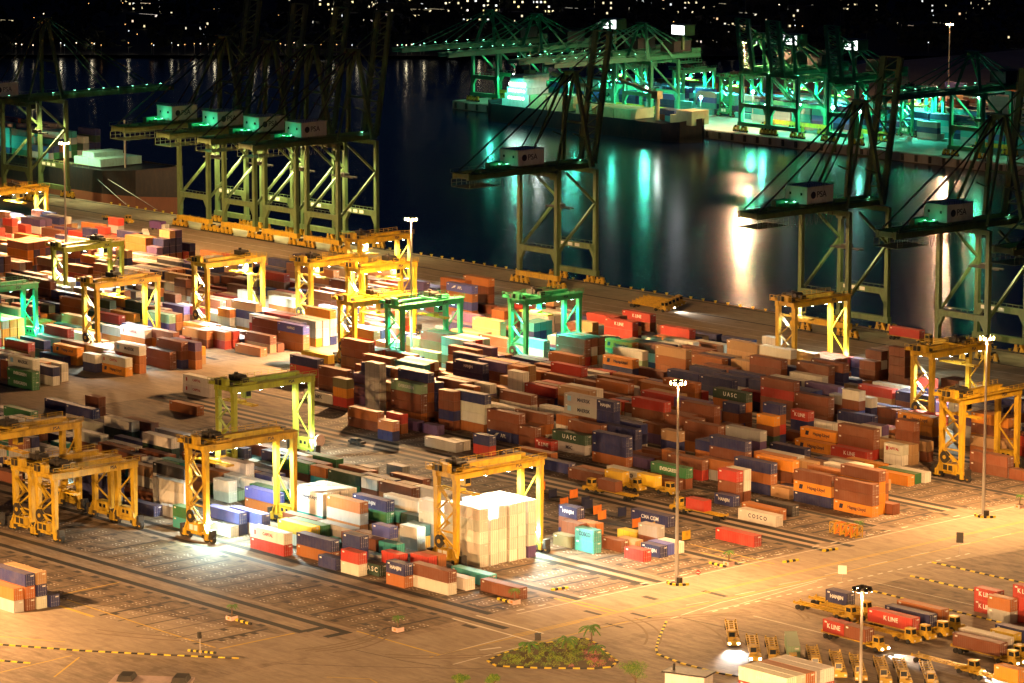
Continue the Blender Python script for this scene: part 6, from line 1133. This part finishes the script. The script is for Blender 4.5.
rows_t = [('empty yellow truck in front of the long red loaded one', -478.8, 540.9, None), ('yellow truck carrying the long red container', -478.6, 545.2, ('L', 'rd', 'K LINE', 'long red container with white letters on a truck beside the mast pole')),
          ('yellow truck carrying the long navy container', -478.2, 550.0, ('L', 'bl', None, 'long navy container on a truck between red and orange ones')), ('yellow truck carrying the orange container', -479.6, 555.2, ('L', 'or', None, 'orange brown container on the rearmost truck of the loaded row')),
          ('yellow truck with the short navy container at the upper left of the park', -500.4, 551.2, ('S', 'bl', 'HANJIN', 'short navy container on a truck at the upper left of the park')), ('empty yellow truck just below the short navy container', -499.6, 545.6, None), ('empty yellow truck left of the long red loaded one', -495.0, 548.8, None),
          ('yellow truck with red and dark boxes turning below the loaded row', -478.6, 531.0, None), ('yellow truck carrying the long brown container at the right edge', -453.2, 542.6, ('L', 'br', None, 'long brown container on a truck near the right edge')),
          ('yellow truck carrying the pale container behind the brown one', -455.0, 546.6, ('L', 'wh', None, 'long pale container on a truck behind the brown one')), ('yellow truck with the short bright yellow container', -454.6, 550.6, ('S', 'yl', None, 'short bright yellow container on a truck at the right edge')),
          ('yellow truck with the long navy container at the right edge', -452.4, 554.6, ('L', 'bl', None, 'long navy container on a truck at the right edge')), ('long empty yellow truck below the brown loaded one', -453.4, 531.0, None), ('yellow truck with the orange container in the bottom right corner', -437.0, 529.6, ('S', 'ye', '*', 'orange yellow container in the bottom right corner'))]
for i, (lb, x, y, ld) in enumerate(rows_t):
    truck(lb, x, y, 0 if i != 7 else -3, RG, lights=i in (7, 12, 8))
    if ld: load(x, y, 0, 4.6 if ld[0] == 'L' else (6.4 if i != 13 else 5), ld[0], ld[1], ld[2], ld[3])
load(-478.6, 531.0, -3, 4.6, 'S', 'br', '*', 'short dark brown container at the front of the turning truck')
load(-478.6, 531.0, -3, 10.8, 'S', 'rd', 'K LINE', 'short red container at the back of the turning truck')
EX = 'containers in the lower right park'
for (x, y, z, l, c, w, lb) in ((-484.0, 571.0, .03, 'S', 'rd', 'K LINE', 'red short container, bottom of two behind the grey one'), (-484.0, 571.0, 2.65, 'S', 'rd', 'K LINE', 'red short container, top of two left of the tall red stack'),
        (-477.4, 567.6, .03, 'S', 'gy', None, 'grey green short container under the orange one at right edge'), (-477.4, 567.6, 2.65, 'S', 'or', None, 'orange brown short container on the grey one at right edge'),
        (-473.2, 570.6, .03, 'S', 'rd', None, 'red short container, bottom of three at the right edge'), (-473.2, 570.6, 2.65, 'S', 'rd', '*', 'red short container, middle of three at the right edge'), (-473.2, 570.6, 5.27, 'S', 'rd', 'K LINE', 'red short container with white letters, top of three at the right edge')):
    container(x, y, z, l, c, w, lb, EX, jitter=crn)
# dark stack at the left edge, seen door end first
for r_, cols in enumerate((('gy', 'or'), ('br', 'or', 'bl'), ('wh', 'bl', 'tn'))):
    n = len(cols)
    for t_ in range(n):
        container(-623.0+.15*r_, 420.2+2.85*r_, .03+t_*STEP, 'L', cols[t_], None, f"{WORD[cols[t_]]} container in the {('left', 'middle', 'right')[r_]} column at the lower left edge, {('bottom', 'second up', 'third up')[t_]}", 'containers at the lower left edge', jitter=crn)
container(-622.2, 428.8, .03, 'L', 'bl', None, 'navy container alone on the ground beside the lower left stack', 'containers at the lower left edge', jitter=crn)
# tops of the near containers at the bottom edge
for i in range(5):
    for t_ in range(5):
        c = ('wh', 'wh', 'or', 'wh', 'wh')[i] if t_ == 4 else ('bl', 'br', 'dk', 'rd')[(t_+i) % 4]
        container(-444.0, 466.2+2.52*i, .03+t_*STEP, 'L', c, 'HANJIN' if (i == 0 and t_ > 2) else None, f"{WORD[c]} container at the bottom edge, {('front', 'second', 'middle', 'fourth', 'rear')[i]} column, {('bottom', 'second up', 'third up', 'fourth up', 'top of five')[t_]}", 'near containers at the bottom edge', jitter=crn)
# trucks in the lane through the yard
LG = 'yard trucks in the lane through the blocks'
for i, (lb, x, y, ang, ld) in enumerate((('yellow truck with a brown box in the lane below the green container', -634.0, 594.2, 180, ('S', 'br', None, 'short brown container on the leftward truck in the lane')),
        ('yellow truck with a yellow box behind the mid yard mast', -623.0, 603.0, 0, ('S', 'yl', None, 'bright yellow container on a truck behind the mid yard mast')), ('yellow truck with a second yellow box right of the mast', -614.5, 605.8, 0, ('S', 'yl', '*', 'bright yellow container on a truck right of the mid yard mast')),
        ('yellow truck in the lane left of the long cream container', -604.2, 594.6, 180, ('S', 'rd', None, 'red container on the truck left of the long cream one')))):
    truck(lb, x, y, ang, LG)
    a = R(ang)
    if ld: load(x, y, ang, 6.2 if ang == 0 else 5.6, *ld)
for i in range(5):
    truck(('nearest', 'second nearest', 'middle', 'second farthest', 'farthest')[i]+' yellow truck of the queue waiting on the quay apron', -815.5-i*1.6, 800.2+i*3.2, 0, 'yard trucks queued on the apron', lights=i == 1)
truck('yellow truck with a long red box under the right quay cranes', -718.0, 815.5, 0, 'yard trucks queued on the apron'); load(-718.0, 815.5, 0, 4.6, 'L', 'rd', None, 'long red container on the truck under the right quay cranes')
truck('empty yellow truck on the apron left of the purple van', -1098, 797, 0, 'yard trucks queued on the apron')
# cargo frames
t = empty('cargo_cage', (-558, 604.8, 0)); tag(t, 'orange and yellow steel frames lying by the orange stack', 'cargo cage')
for j in range(5):
    b = MB(); x0 = -4+j*1.7
    for x_ in (x0, x0+1.4):
        for y_ in (-1.1, 1.1): b.beam((x_, y_, 0), (x_, y_, 2.6), .16)
        b.beam((x_, -1.1, 2.6), (x_, 1.1, 2.6), .16); b.beam((x_, -1.1, .2), (x_, 1.1, .2), .16); b.beam((x_, -1.1, .2), (x_, 1.1, 2.5), .12)
    for y_ in (-1.1, 1.1): b.beam((x0, y_, 2.6), (x0+1.4, y_, 2.6), .16); b.beam((x0, y_, .2), (x0+1.4, y_, 1.6), .14)
    b.build('frame', M['orange' if j % 2 else 'yellow'], t)
# flat racks: end walls standing up from a flat deck
for i, (x, y, c) in enumerate(((-611, 575.4, 'orange'), (-605.5, 578.2, 'ink_b'), (-620, 580.0, 'ink_b'), (-594.5, 572.2, 'orange'), (-577.5, 571.6, 'yellow'), (-628, 583.6, 'orange'))):
    t = empty('flat_rack', (x, y, 0)); tag(t, ('orange flat rack lying left of the navy container', 'blue ended flat rack beside the orange one', 'blue ended flat rack farther left in the sparse block', 'orange flat rack just left of the long navy container', 'yellow ended flat rack at the right of the navy container', 'orange flat rack farthest left in the sparse block')[i], 'flat rack', 'flat racks in the sparse block')
    b = MB(); b.box(-11.8, 0, .1, 0, 2.44, .5); b.build('deck', M['oil'], t)
    for x_ in (-11.8, -.25):
        b = MB(); b.box(x_, .1, .5, x_+.25, 2.34, 2.5); b.beam((x_+.12, .1, .5), (x_+.12, .1, 2.6), .25); b.beam((x_+.12, 2.34, .5), (x_+.12, 2.34, 2.6), .25); b.build('end_wall', M[c], t)
# van and small cars on the apron, lane and car roofs
def car(label, x, y, ang, body, group=None, L=4.4):
    t = empty('parked_car', (x, y, .02), R(ang)); tag(t, label, 'car', group)
    h = L/2; b = MB(); b.box(-h, -.85, .35, h, .85, .9); b.hexa([(-h*.8, -.8, .9), (h*.55, -.8, .9), (h*.55, .8, .9), (-h*.8, .8, .9), (-h*.6, -.7, 1.5), (h*.2, -.7, 1.5), (h*.2, .7, 1.5), (-h*.6, .7, 1.5)]); b.build('body', body, t)
    b = MB(); b.box(-h*.55, -.805, 1.0, h*.25, -.76, 1.4); b.box(-h*.55, .76, 1.0, h*.25, .805, 1.4); b.build('window', M['glass'], t)
    for wx in (-h*.6, h*.6):
        for wy in (-.75, .75):
            b = MB(); b.tube((wx, wy-.12, .33), (wx, wy+.12, .33), .33, 10); b.build('wheel', M['tyre'], t)
    return t
car('white car parked in front of the orange ended stack by the left road', -840.5, 625.5, 12, M['plate'])
car('dark low vehicle in the lane behind the lime yellow gantry', -742, 586, 5, M['dark'], L=5)
car('dark low vehicle with pale end right of the lime yellow gantry', -716, 590, 5, M['dark'], L=5)
t = empty('parked_van', (-1078, 795, .02), R(10)); tag(t, 'purple box van on the apron in front of the black ship', 'van')
b = MB(); b.box(-4, -1.25, .7, 2, 1.25, 3.3); b.build('body', paint('van_purple', (.16, .08, .25), .5), t); b = MB(); b.box(2.05, -1.15, .6, 3.8, 1.15, 2.4); b.build('cab', M['plate'], t)
for wx in (-2.6, 2.8):
    for wy in (-1, 1): b = MB(); b.tube((wx, wy-.2, .45), (wx, wy+.2, .45), .45, 10); b.build('wheel', M['tyre'], t)
for i, (x, y) in enumerate(((-1089, 781), (-1076, 787), (-1070, 783), (-1063, 790), (-1058, 786), (-1096, 776))):
    b = MB(); b.box(-1.2, -.5, 0, 1.2, .5, .9); b.box(-1.0, -.4, .9, 1.0, .4, 1.5); tag(b.build('lashing_bin', M['orange' if i % 3 == 0 else 'plate'], None, (x, y, .02), i*.5), 'small bin of lashing gear lying on the apron near the van', 'bin', 'lashing bins on the apron')
# buildings and tree tops at the bottom edge
t = empty('gatehouse', (-547.5, 403.6, 0), R(40)); tag(t, 'low pink roof with two dark skylights at the bottom edge', 'gatehouse')
b = MB(); b.box(-10, -3, 0, 4.6, 2.4, 3.2); b.build('wall', M['house'], t)
b = MB(); b.box(-10.5, -3.4, 3.2, 5, 2.8, 3.5); b.build('roof', M['roof'], t)
for x0 in (-9.2, 1.4):
    b = MB(); b.hexa([(x0, -2.4, 3.5), (x0+3, -2.4, 3.5), (x0+3, 2.2, 3.5), (x0, 2.2, 3.5), (x0+.3, -1.8, 4.5), (x0+2.7, -1.8, 4.5), (x0+2.7, 1.8, 4.5), (x0+.3, 1.8, 4.5)]); b.build('skylight', M['dark'], t)
t = empty('guard_hut', (-486.0, 484.0, 0), R(20)); tag(t, 'dark flat roofed hut at the bottom edge right of the tree', 'hut')
b = MB(); b.box(-5, -2, 0, 3.4, 2, 2.8); b.build('wall', M['house'], t); b = MB(); b.box(-5.5, -2.5, 2.8, 3.9, 2.5, 3.1); b.build('roof', M['dark'], t)
b = MB(); b.box(-3.9, -.9, 3.1, -3.5, -.5, 4.4); b.build('flue', M['dark'], t)
def tree(label, x, y, h, r, seed):
    rn = random.Random(seed); t = empty('broadleaf_tree', (x, y, 0)); tag(t, label, 'tree', 'trees at the bottom edge')
    b = MB(); b.tube((0, 0, 0), (.1, 0, h*.55), .25, 8, .14)
    for k in range(5): a = k*1.26; b.tube((.1, 0, h*.5), (r*.5*math.cos(a), r*.5*math.sin(a), h*.8), .1, 6, .04)
    b.build('trunk', M['trunk'], t)
    b = MB()
    for k in range(16): leafclump(b, (rn.uniform(-.7, .7)*r, rn.uniform(-.7, .7)*r, h*.62+rn.uniform(0, .4)*h), r*rn.uniform(.3, .5), 130, rn, (0, 0, 0, 1), .8, .22)
    b.build('crown', [M['leaf'], M['leafy']], t)
tree('round dark tree top at the bottom edge right of the island', -489.0, 471.5, 6.0, 3.0, 5)
tree('small tree top at the bottom edge left of the island', -515.0, 449.6, 2.6, 1.6, 6)
tree('tiny leafy top at the bottom edge just below the island', -510.6, 454.4, 2.4, 1.7, 8)
b = MB()
b.box(-.5, -.4, 0, .5, .4, 1.3); b.box(-.6, -.5, 1.3, .6, .5, 1.42)
tag(b.build('kiosk', M['dark'], None, (-533.0, 486.4, .03), R(30)), 'small dark kiosk on the white road corner left of the island', 'kiosk')
# ------------------------------------------------------------------ ships
def hull(b, L, W, H, draft, mi=0, mi2=1, bow=.16, wl=1.4, flip=False):
    k0 = len(b.v)
    """x from 0 (stern) to L (bow), y from 0 to W"""
    xs = [0, L*.04, L*(1-bow), L*(1-bow*.45), L]; ws = [.36, .5, .5, .36, .03]; rise = [1.5, 0, 0, 1.2, 3]
    for k in range(4):
        for sgn in (-1, 1):
            a, c = xs[k], xs[k+1]; ya, yc = W/2+sgn*W*ws[k], W/2+sgn*W*ws[k+1]
            for z0, z1, m_ in ((-draft, wl, mi2), (wl, H, mi)):
                za, zc = (z1+rise[k], z1+rise[k+1]) if m_ == mi else (z1, z1)
                q = [(a, ya, z0), (c, yc, z0), (c, yc, zc), (a, ya, za)]; b.quad(q if sgn < 0 else q[::-1], m_)
        b.quad([(xs[k], W/2-W*ws[k], H-.6), (xs[k+1], W/2-W*ws[k+1], H-.6), (xs[k+1], W/2+W*ws[k+1], H-.6), (xs[k], W/2+W*ws[k], H-.6)], mi)
    b.quad([(0, W/2-W*.36, -draft), (0, W/2-W*.36, H+1.5), (0, W/2+W*.36, H+1.5), (0, W/2+W*.36, -draft)], mi)
    if flip: b.v[k0:] = [(L-x_, y_, z_) for x_, y_, z_ in b.v[k0:]]
# the black container ship at the near quay, left
t = empty('container_ship', (-1420, QUAY+5.5, WATER)); tag(t, 'black hulled container ship moored at the near quay, far left', 'ship')
b = MB(); hull(b, 284, 32, 15.5, 1, bow=.1, wl=6.4); b.build('hull', [M['hull'], M['boot']], t)
b = MB()
for k in range(60): b.beam((10+k*4, .3, 15.5), (10+k*4, .3, 16.7), .12)
b.beam((10, .3, 16.7), (246, .3, 16.7), .12); b.build('bulwark_rail', M['cream'], t)
b = MB(); b.box(228, 6, 15.5, 246, 26, 18.6); b.box(231, 8, 18.6, 239, 22, 20.5); b.build('forecastle_house', paint('cabin_cyan_lit', (.3, .62, .6), .6), t)  # deckhouse colour carries the cyan lamplight that falls on it
b = MB(); b.tube((250, 15, 15), (250, 15, 34), .4, 8); b.beam((250, 12, 30), (250, 18, 30), .3); b.build('foremast', M['pole'], t)
srn = random.Random(9); n = 0
deckb = MB()
for bay in range(15):
    for row in range(9):
        for tier in range(srn.choice((2, 3, 4, 4))):
            c = srn.choice(('te', 'gn', 'dg', 'br', 'bl', 'te', 'gy', 'wh')); v = PAINT[c]; deckb.col = v
            x0 = 12+bay*13.6; deckb.box(x0, 3+row*2.9, 16+tier*2.65, x0+12.2, 5.44+row*2.9, 18.55+tier*2.65)
deckb.col = None
tag(deckb.build('deck_cargo', M['boxes'], None, (-1420, QUAY+5.5, WATER)), 'teal and brown containers stacked on the black ship', 'containers', kind='stuff')
for dx in (150, 185, 215, 236): point((-1420+dx, QUAY+2.5, 16), CYAN, 1100, .5, name='ship_light')
b = MB()
for dx in (30, 90): pass
for i, (xa, xb) in enumerate(((-1178, -1140), (-1172, -1120))):
    b = MB(); b.tube((xa, QUAY+8, 10), (xb, QUAY-1, .8), .09, 5); tag(b.build('mooring_rope', M['rod']), ('shorter', 'longer')[i]+' pale rope from the black ship bow to the quay', 'rope')
# the geared ship at the far quay, seen whole
FQ = 1186.0
t = empty('cargo_ship', (-1173, FQ-3.5, WATER), math.pi); tag(t, 'dark cargo ship with lit white house at the far quay', 'ship')
b = MB(); hull(b, 139, 21, 8.3, 1, 0, 0, bow=.12, flip=True); b.build('hull', [M['hull'], M['hull']], t)
T_ = lambda bb, n, m: bb.build(n, M[m], t)
b = MB(); b.box(110, 3, 8, 127, 18, 14); b.box(112, 3.5, 14, 126, 17.5, 17); b.box(113, 4, 17, 125, 17, 20); b.box(113, 2, 20, 122, 19, 23.2); b.box(126, 4, 8, 130, 17, 11); hs = T_(b, 'accommodation', 'house')
b = MB()
for z in (11.6, 15, 18):
    for k in range(6): b = MB(); b.box(113.5+k*2, 21-3.02+(-.5 if z > 12 else 0)+.0, z, 114.5+k*2, 21-2.9+(-.5 if z > 12 else 0)+.1, z+1); b.build('window', M['screen_w'], hs)
b = MB(); b.tube((118, 10, 23.2), (118, 10, 34), .35, 8); b.beam((118, 7, 30), (118, 13, 30), .3); b.box(116, 8, 23.2, 120, 12, 25); T_(b, 'radar_mast', 'cream')
b = MB(); b.box(121, 7, 20, 125, 13, 27); T_(b, 'funnel', 'dark')
for x0 in (30, 78):
    b = MB(); b.tube((x0, 10.5, 8), (x0, 10.5, 20), 1.1, 10); b.box(x0-2, 9, 18, x0+2, 12.5, 21.5); T_(b, 'crane_post', 'cream')
    b = MB(); b.beam((x0, 10.5, 20), (x0+24, 10.5, 24.5), 1.2, 1.3); b.beam((x0, 10.5, 21.5), (x0+24, 10.5, 25.5), .2); T_(b, 'crane_jib', 'cream')
for i, x0 in enumerate((86, 98)):
    b = MB(); b.box(x0, 3, 8, x0+11, 18, 15-i*.6); T_(b, 'deck_block', 'cream')
for x0 in (66, 52, 40):
    b = MB(); b.box(x0, 3, 8, x0+11, 18, 12.5); T_(b, 'hatch_block', 'cream')
b = MB(); b.box(2, 5, 8, 12, 16, 14.5); b.box(12, 6, 8, 17, 15, 12); T_(b, 'forecastle_block', 'cream')
b = MB(); crn2 = random.Random(5)
for k in range(5):
    for tr_ in range(2): b.col = PAINT[crn2.choice(('bl', 'br', 'te', 'bl'))]; b.box(18.5+k%2*6.4, 3+(k//2)*2.8, 8+tr_*2.65, 24.5+k%2*6.4, 5.4+(k//2)*2.8, 10.6+tr_*2.65)
    b.col = None
for i in range(len(b.f)-len(b.c)): b.c.append(PAINT['bl'])
tag(b.build('ship_cargo', M['boxes'], None, (-1173, FQ-3.5, WATER), math.pi), 'navy and red containers on the foredeck of the far ship', 'containers', kind='stuff')
for (dx, dy, z, w, c) in ((-131, -24, 14, 3000, CYAN), (-110, -26, 18, 6500, CYAN), (-96, -25, 17, 2600, COOL), (-70, -25, 16, 1500, CYAN), (-45, -25, 15, 1500, CYAN), (-15, -25, 14, 1000, COOL)): spot((-1173+dx, FQ-3.5+dy, z), (-1173+dx, FQ-3.5+dy, 0), c, w*1.3, 176, .6, .1, name='ship_light')

# ------------------------------------------------------------------ the far terminal
b = MB(); b.box(-1362, FQ, -10, -300, 2050, 0); structure(b.build('far_terminal_ground', M['fquay']))
b = MB(); b.box(-1362, FQ-.8, -3.9, -300, FQ-.003, -.2)
for k in range(130): b.box(-1360+k*8, FQ-1.3, -3.5, -1358.6+k*8, FQ-.8, -.6, 1)
structure(b.build('far_quay_wall', [M['concrete'], M['bollard']]))
def farcrane(label, xf, xn, bright): return quay_crane(label, xf, xn, 'lamp_g', FQ+22, FQ+4, 28, sea=-1, bright=bright, small=True, boom=True if xf in (-1167, -1148, -1112) else 'down', house_tint='dark')  # dark house paint stands for white houses left in shade
FC = [(-1352, -1334), (-1318, -1300), (-1268, -1251), (-1244, -1226), (-1167, -1150), (-1148, -1131), (-1112, -1095), (-1040, -1022)]
FL = ['green lit far quay crane directly behind the white ship house', 'green lit far quay crane second from left behind the ship', 'green lit far quay crane behind the middle of the ship', 'green lit far quay crane with glaring lamp near the ship bow', 'left crane of the green pair on the far quay', 'right crane of the green pair on the far quay', 'dim green far quay crane right of the green pair', 'far quay crane with one bright green leg at the right edge']
for (a, c), l in zip(FC, FL): farcrane(l, a, c, 6)
for i, (x, y, h) in enumerate(((-1173.8, 1340.6, 33), (-1168.0, FQ+7, 41.2))):
    mast(('far lamp mast with broad orange glare at the upper right', 'small far lamp mast right of the two white glowing cabins')[i], x, y, h+8*(1-i), col=(1., .56, .3), watts=(30000, 52000)[i], base=False, cone=180)
far_b = MB(); frn = random.Random(12)
def fstack(x, y, n, cols):
    for t_ in range(n):
        v = PAINT[frn.choice(cols)]; k = frn.uniform(.8, 1.2); far_b.col = tuple(q*k for q in v); far_b.box(x-12.1, y, t_*2.62, x, y+2.4, t_*2.62+2.58)
for bx in range(-1345, -960, 13):
    for row in range(7):
        if frn.random() < .8: fstack(bx, FQ+46+row*2.9, frn.choice((1, 2, 3, 4, 4)), ('te', 'bl', 'bl', 'te', 'gy', 'lb'))
    for row in range(7):
        if frn.random() < .75: fstack(bx, FQ+86+row*2.9, frn.choice((1, 2, 3, 3)), ('bl', 'br', 'or', 'te', 'wh'))
for bx in range(-1180, -930, 13):
    for r2 in range(3):
        for row in range(6):
            if frn.random() < .7: fstack(bx, FQ+130+r2*34+row*2.9, frn.choice((2, 3, 4)) if frn.random() < .5 else 2, ('wh', 'wh', 'tn', 'br', 'or', 'bl'))
for i, bx in enumerate(range(-1105, -1070, 13)):
    for row in range(5): fstack(bx+i*2, FQ+118+row*2.9, 7-(2-i)-row//2, ('wh', 'wh', 'wh'))
far_b.col = None
tag(far_b.build('far_container_stacks', M['boxes']), 'teal, navy and pale containers stacked on the far terminal', 'containers', kind='stuff')
for i, (X, Y) in enumerate(((-1290, 1228), (-1255, 1240), (-1215, 1232), (-1185, 1245), (-1150, 1235), (-1120, 1250), (-1100, 1232))):
    rtg(('leftmost', 'second from left', 'third from left', 'middle', 'third from right', 'second from right', 'rightmost')[i]+' green yard gantry of the far terminal', X, Y, Y+21, 19, 'green', 'lamp_c', 1.0, .3, group='yard gantries on the far terminal')
for (x, y, z, w, c) in ((-1330, 1196, 14, 9000, MERC), (-1290, 1196, 14, 8000, CYAN), (-1262, 1200, 16, 9000, CYAN), (-1236, 1196, 15, 9000, CYAN), (-1206, 1202, 12, 9000, CYAN), (-1180, 1210, 16, 9000, MERC), (-1160, 1198, 12, 9000, CYAN), (-1139, 1198, 14, 9000, CYAN), (-1120, 1200, 14, 9000, MERC), (-1100, 1196, 14, 9000, CYAN), (-1034, 1200, 25, 3500, MERC)):
    spot((x, y, z), (x, y, 0), c, w*1.5, 178, .8, .1, name='terminal_light')
    q = MB(); q.tube((0, 0, 0), (0, 0, z-.6), .14, 6); fl_ = q.build('terminal_lamp', M['pole'], None, (x, y+1.2, 0)); tag(fl_, 'green white lamp on a thin post on the far quay', 'lamp', 'lamps on the far quay')
    q = MB(); q.ball((0, 0, z), .75, 8); q.build('lamp_globe', M['lamp_c'], fl_)
for i, (X, z) in enumerate(((-1259, 0), (-1213, 0), (-1141, 0), (-1104, 0))):
    tt = empty('lit_cabin', (X, FQ+12, 41)); tag(tt, ('left white glowing cabin of the upper pair by the dark mast', 'right white glowing cabin of the upper pair', 'left white glowing cabin above the green cranes', 'right white glowing cabin above the green cranes')[i], 'cabin')
    b = MB(); b.box(-4.6, -3.4, 0, 4.6, 3.4, .4); b.box(-4.6, -3.4, 4.6, 4.6, 3.4, 5); b.box(-4.3, 3.0, .4, 4.3, 3.3, 4.6)
    for sx in (-4.4, 4.4): b.box(sx-.2, -3.3, .4, sx+.2, 3.3, 4.6)
    b.beam((0, 0, 0), (0, 0, -7), 1.2); b.build('cabin_frame', M['sts'], tt)
    b = MB(); b.box(-4.2, -3.2, .45, 4.2, -3.0, 4.55); b.build('window', glow('cabin_glow', (.95, .97, 1.), 3), tt)

# ------------------------------------------------------------------ the far shore
b = MB()
pts = [far(2086, -1500), far(2086, -700), far(2092, -300), far(2084, -30), far(2084, 400), far(2100, 1200)]
back = [far(9000, 6000), far(9000, -6000)]
poly = [(p.x, p.y, -2.8) for p in pts]+[(p.x, p.y, -2.8) for p in back]
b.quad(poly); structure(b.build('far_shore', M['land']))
rn = random.Random(77); b = MB()
def clump(D, s, w, h):
    n = 26
    for _ in range(n):
        c = far(D+rn.uniform(-8, 8), s+rn.uniform(-w, w), rn.uniform(0, h)); a = Vector((rn.uniform(-1, 1), rn.uniform(-1, 1), rn.uniform(-1, 1))).normalized(); t_ = a.cross(Vector((.3, rn.uniform(-1, 1), 1))).normalized(); q = rn.uniform(1.2, 2.8)
        b.quad([c-a*q-t_*q*.6, c+a*q-t_*q*.6, c+a*q+t_*q*.7, c-a*q*.6+t_*q*.6])
for k in range(420): clump(2096+rn.random()**1.5*420, rn.uniform(-420, 420), rn.uniform(5, 12), rn.uniform(6, 13))
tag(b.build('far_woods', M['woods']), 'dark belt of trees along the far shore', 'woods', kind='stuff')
# apartment towers and low blocks
TW = [(2340, -122, 16, 34), (2360, -97, 14, 30), (2380, -58, 18, 40), (2350, -42, 12, 30), (2330, -20, 24, 45), (2360, 2, 12, 36), (2400, 22, 16, 40), (2310, -130, 10, 16), (2380, 40, 18, 30), (2300, 62, 20, 22), (2420, 80, 22, 36), (2330, 96, 14, 26), (2390, 120, 24, 30), (2440, 142, 18, 40), (2350, 160, 20, 24), (2420, 186, 22, 34), (2380, 206, 16, 30), (2300, 136, 12, 14), (2360, 232, 18, 26), (2280, 180, 16, 14)]
for i, (D, s, w, h) in enumerate(TW):
    p = far(D, s); b = MB(); b.box(-w/2, -6, 0, w/2, 6, h); b.box(-w/6, -3, h, w/6, 3, h+3)
    o = b.build('apartment_block', M['tower'] if i < 7 else M['lowrise'], None, (p.x, p.y, -2.8), YAW)
    tag(o, 'dark apartment block with scattered lit windows on the far shore', 'building', 'apartment blocks on the far shore')
for i in range(46):
    D, s = 2130+rn.random()*330, rn.uniform(-330, 330); p = far(D, s); w, h = rn.uniform(10, 34), rn.uniform(5, 13); b = MB(); b.box(-w/2, -5, 0, w/2, 5, h); b.box(-w/2-.4, -5.4, h, w/2+.4, 5.4, h+.5)
    o = b.build('low_building', M['lowrise'], None, (p.x, p.y, -2.8), YAW+rn.uniform(-.3, .3)); tag(o, 'low dark building with a few lit windows on the far shore', 'building', 'low buildings on the far shore')
# lamps along the far shore
b = MB(); b.tube((0, 0, 0), (0, 0, 5.4), .1, 5); PO = b.mesh('lamp_post', M['pole'])
b = MB(); b.ball((0, 0, 5.8), .3, 8); LG_ = b.mesh('lamp_globe', M['shore'])
LGS = [LG_, LG_]
for k_ in ('shore_c', 'shore_o'): b = MB(); b.ball((0, 0, 5.8), .24, 8); LGS.append(b.mesh('lamp_globe', M[k_]))
xs = []; x = -297
while x < 5: xs.append(x); x += rn.choice((2, 3, 4, 5, 7, 9, 14, 3.5))
for i, s in enumerate(xs):
    p = far(2089+rn.choice((0, 0, 4, 9, 15)), s, -2.8); o = put('shore_lamp', PO, None, p); tag(o, 'small white lamp in the line along the far shore', 'street lamp', 'lamps along the far shore'); put('lamp_globe', rn.choice(LGS), o)
    if i % 3 == 0: point((p.x-FD.x*1.5, p.y-FD.y*1.5, 3.2), (1., .85, .55), 90*rn.uniform(.5, 2), .5, name='shore_light')
for i in range(44):
    D, s = 2100+rn.random()*360, rn.uniform(-300, 330); p = far(D, s, -2.8); o = put('hill_lamp', PO, None, p); tag(o, 'small lamp among the dark buildings of the far shore', 'street lamp', 'lamps on the far land'); g_ = put('lamp_globe', rn.choice(LGS), o)

# ------------------------------------------------------------------ night sky, faint moon, colour management
w = bpy.data.worlds.new('World'); sc.world = w; w.use_nodes = True
N, L = w.node_tree.nodes, w.node_tree.links; bg = N['Background']
sky = N.new('ShaderNodeTexSky'); sky.sky_type = 'NISHITA'; sky.sun_disc = False; sky.sun_elevation = R(4); sky.sun_rotation = R(200)
tintn = N.new('ShaderNodeMix'); tintn.data_type = 'RGBA'; tintn.blend_type = 'MULTIPLY'; tintn.inputs[0].default_value = 1; tintn.inputs[7].default_value = (.12, .25, 1., 1)
L.new(sky.outputs[0], tintn.inputs[6]); L.new(tintn.outputs[2], bg.inputs[0]); bg.inputs[1].default_value = SKY
sl = bpy.data.lights.new('moon', 'SUN'); sl.energy = MOON; sl.angle = R(.5); sl.color = (1., .8, .6); so = bpy.data.objects.new('moon', sl); COL.objects.link(so)
so.rotation_euler = (R(52), 0, R(-38))
sc.view_settings.view_transform = 'Standard'; sc.view_settings.look = 'None'; sc.view_settings.exposure = EXPO; sc.view_settings.gamma = 1
sc.render.engine = 'CYCLES'; sc.cycles.use_denoising = True; sc.cycles.use_light_tree = True; sc.cycles.max_bounces = 4; sc.cycles.diffuse_bounces = 2; sc.cycles.glossy_bounces = 2; sc.cycles.transmission_bounces = 1
sc.cycles.sample_clamp_indirect = 4; sc.cycles.caustics_reflective = False; sc.cycles.caustics_refractive = False
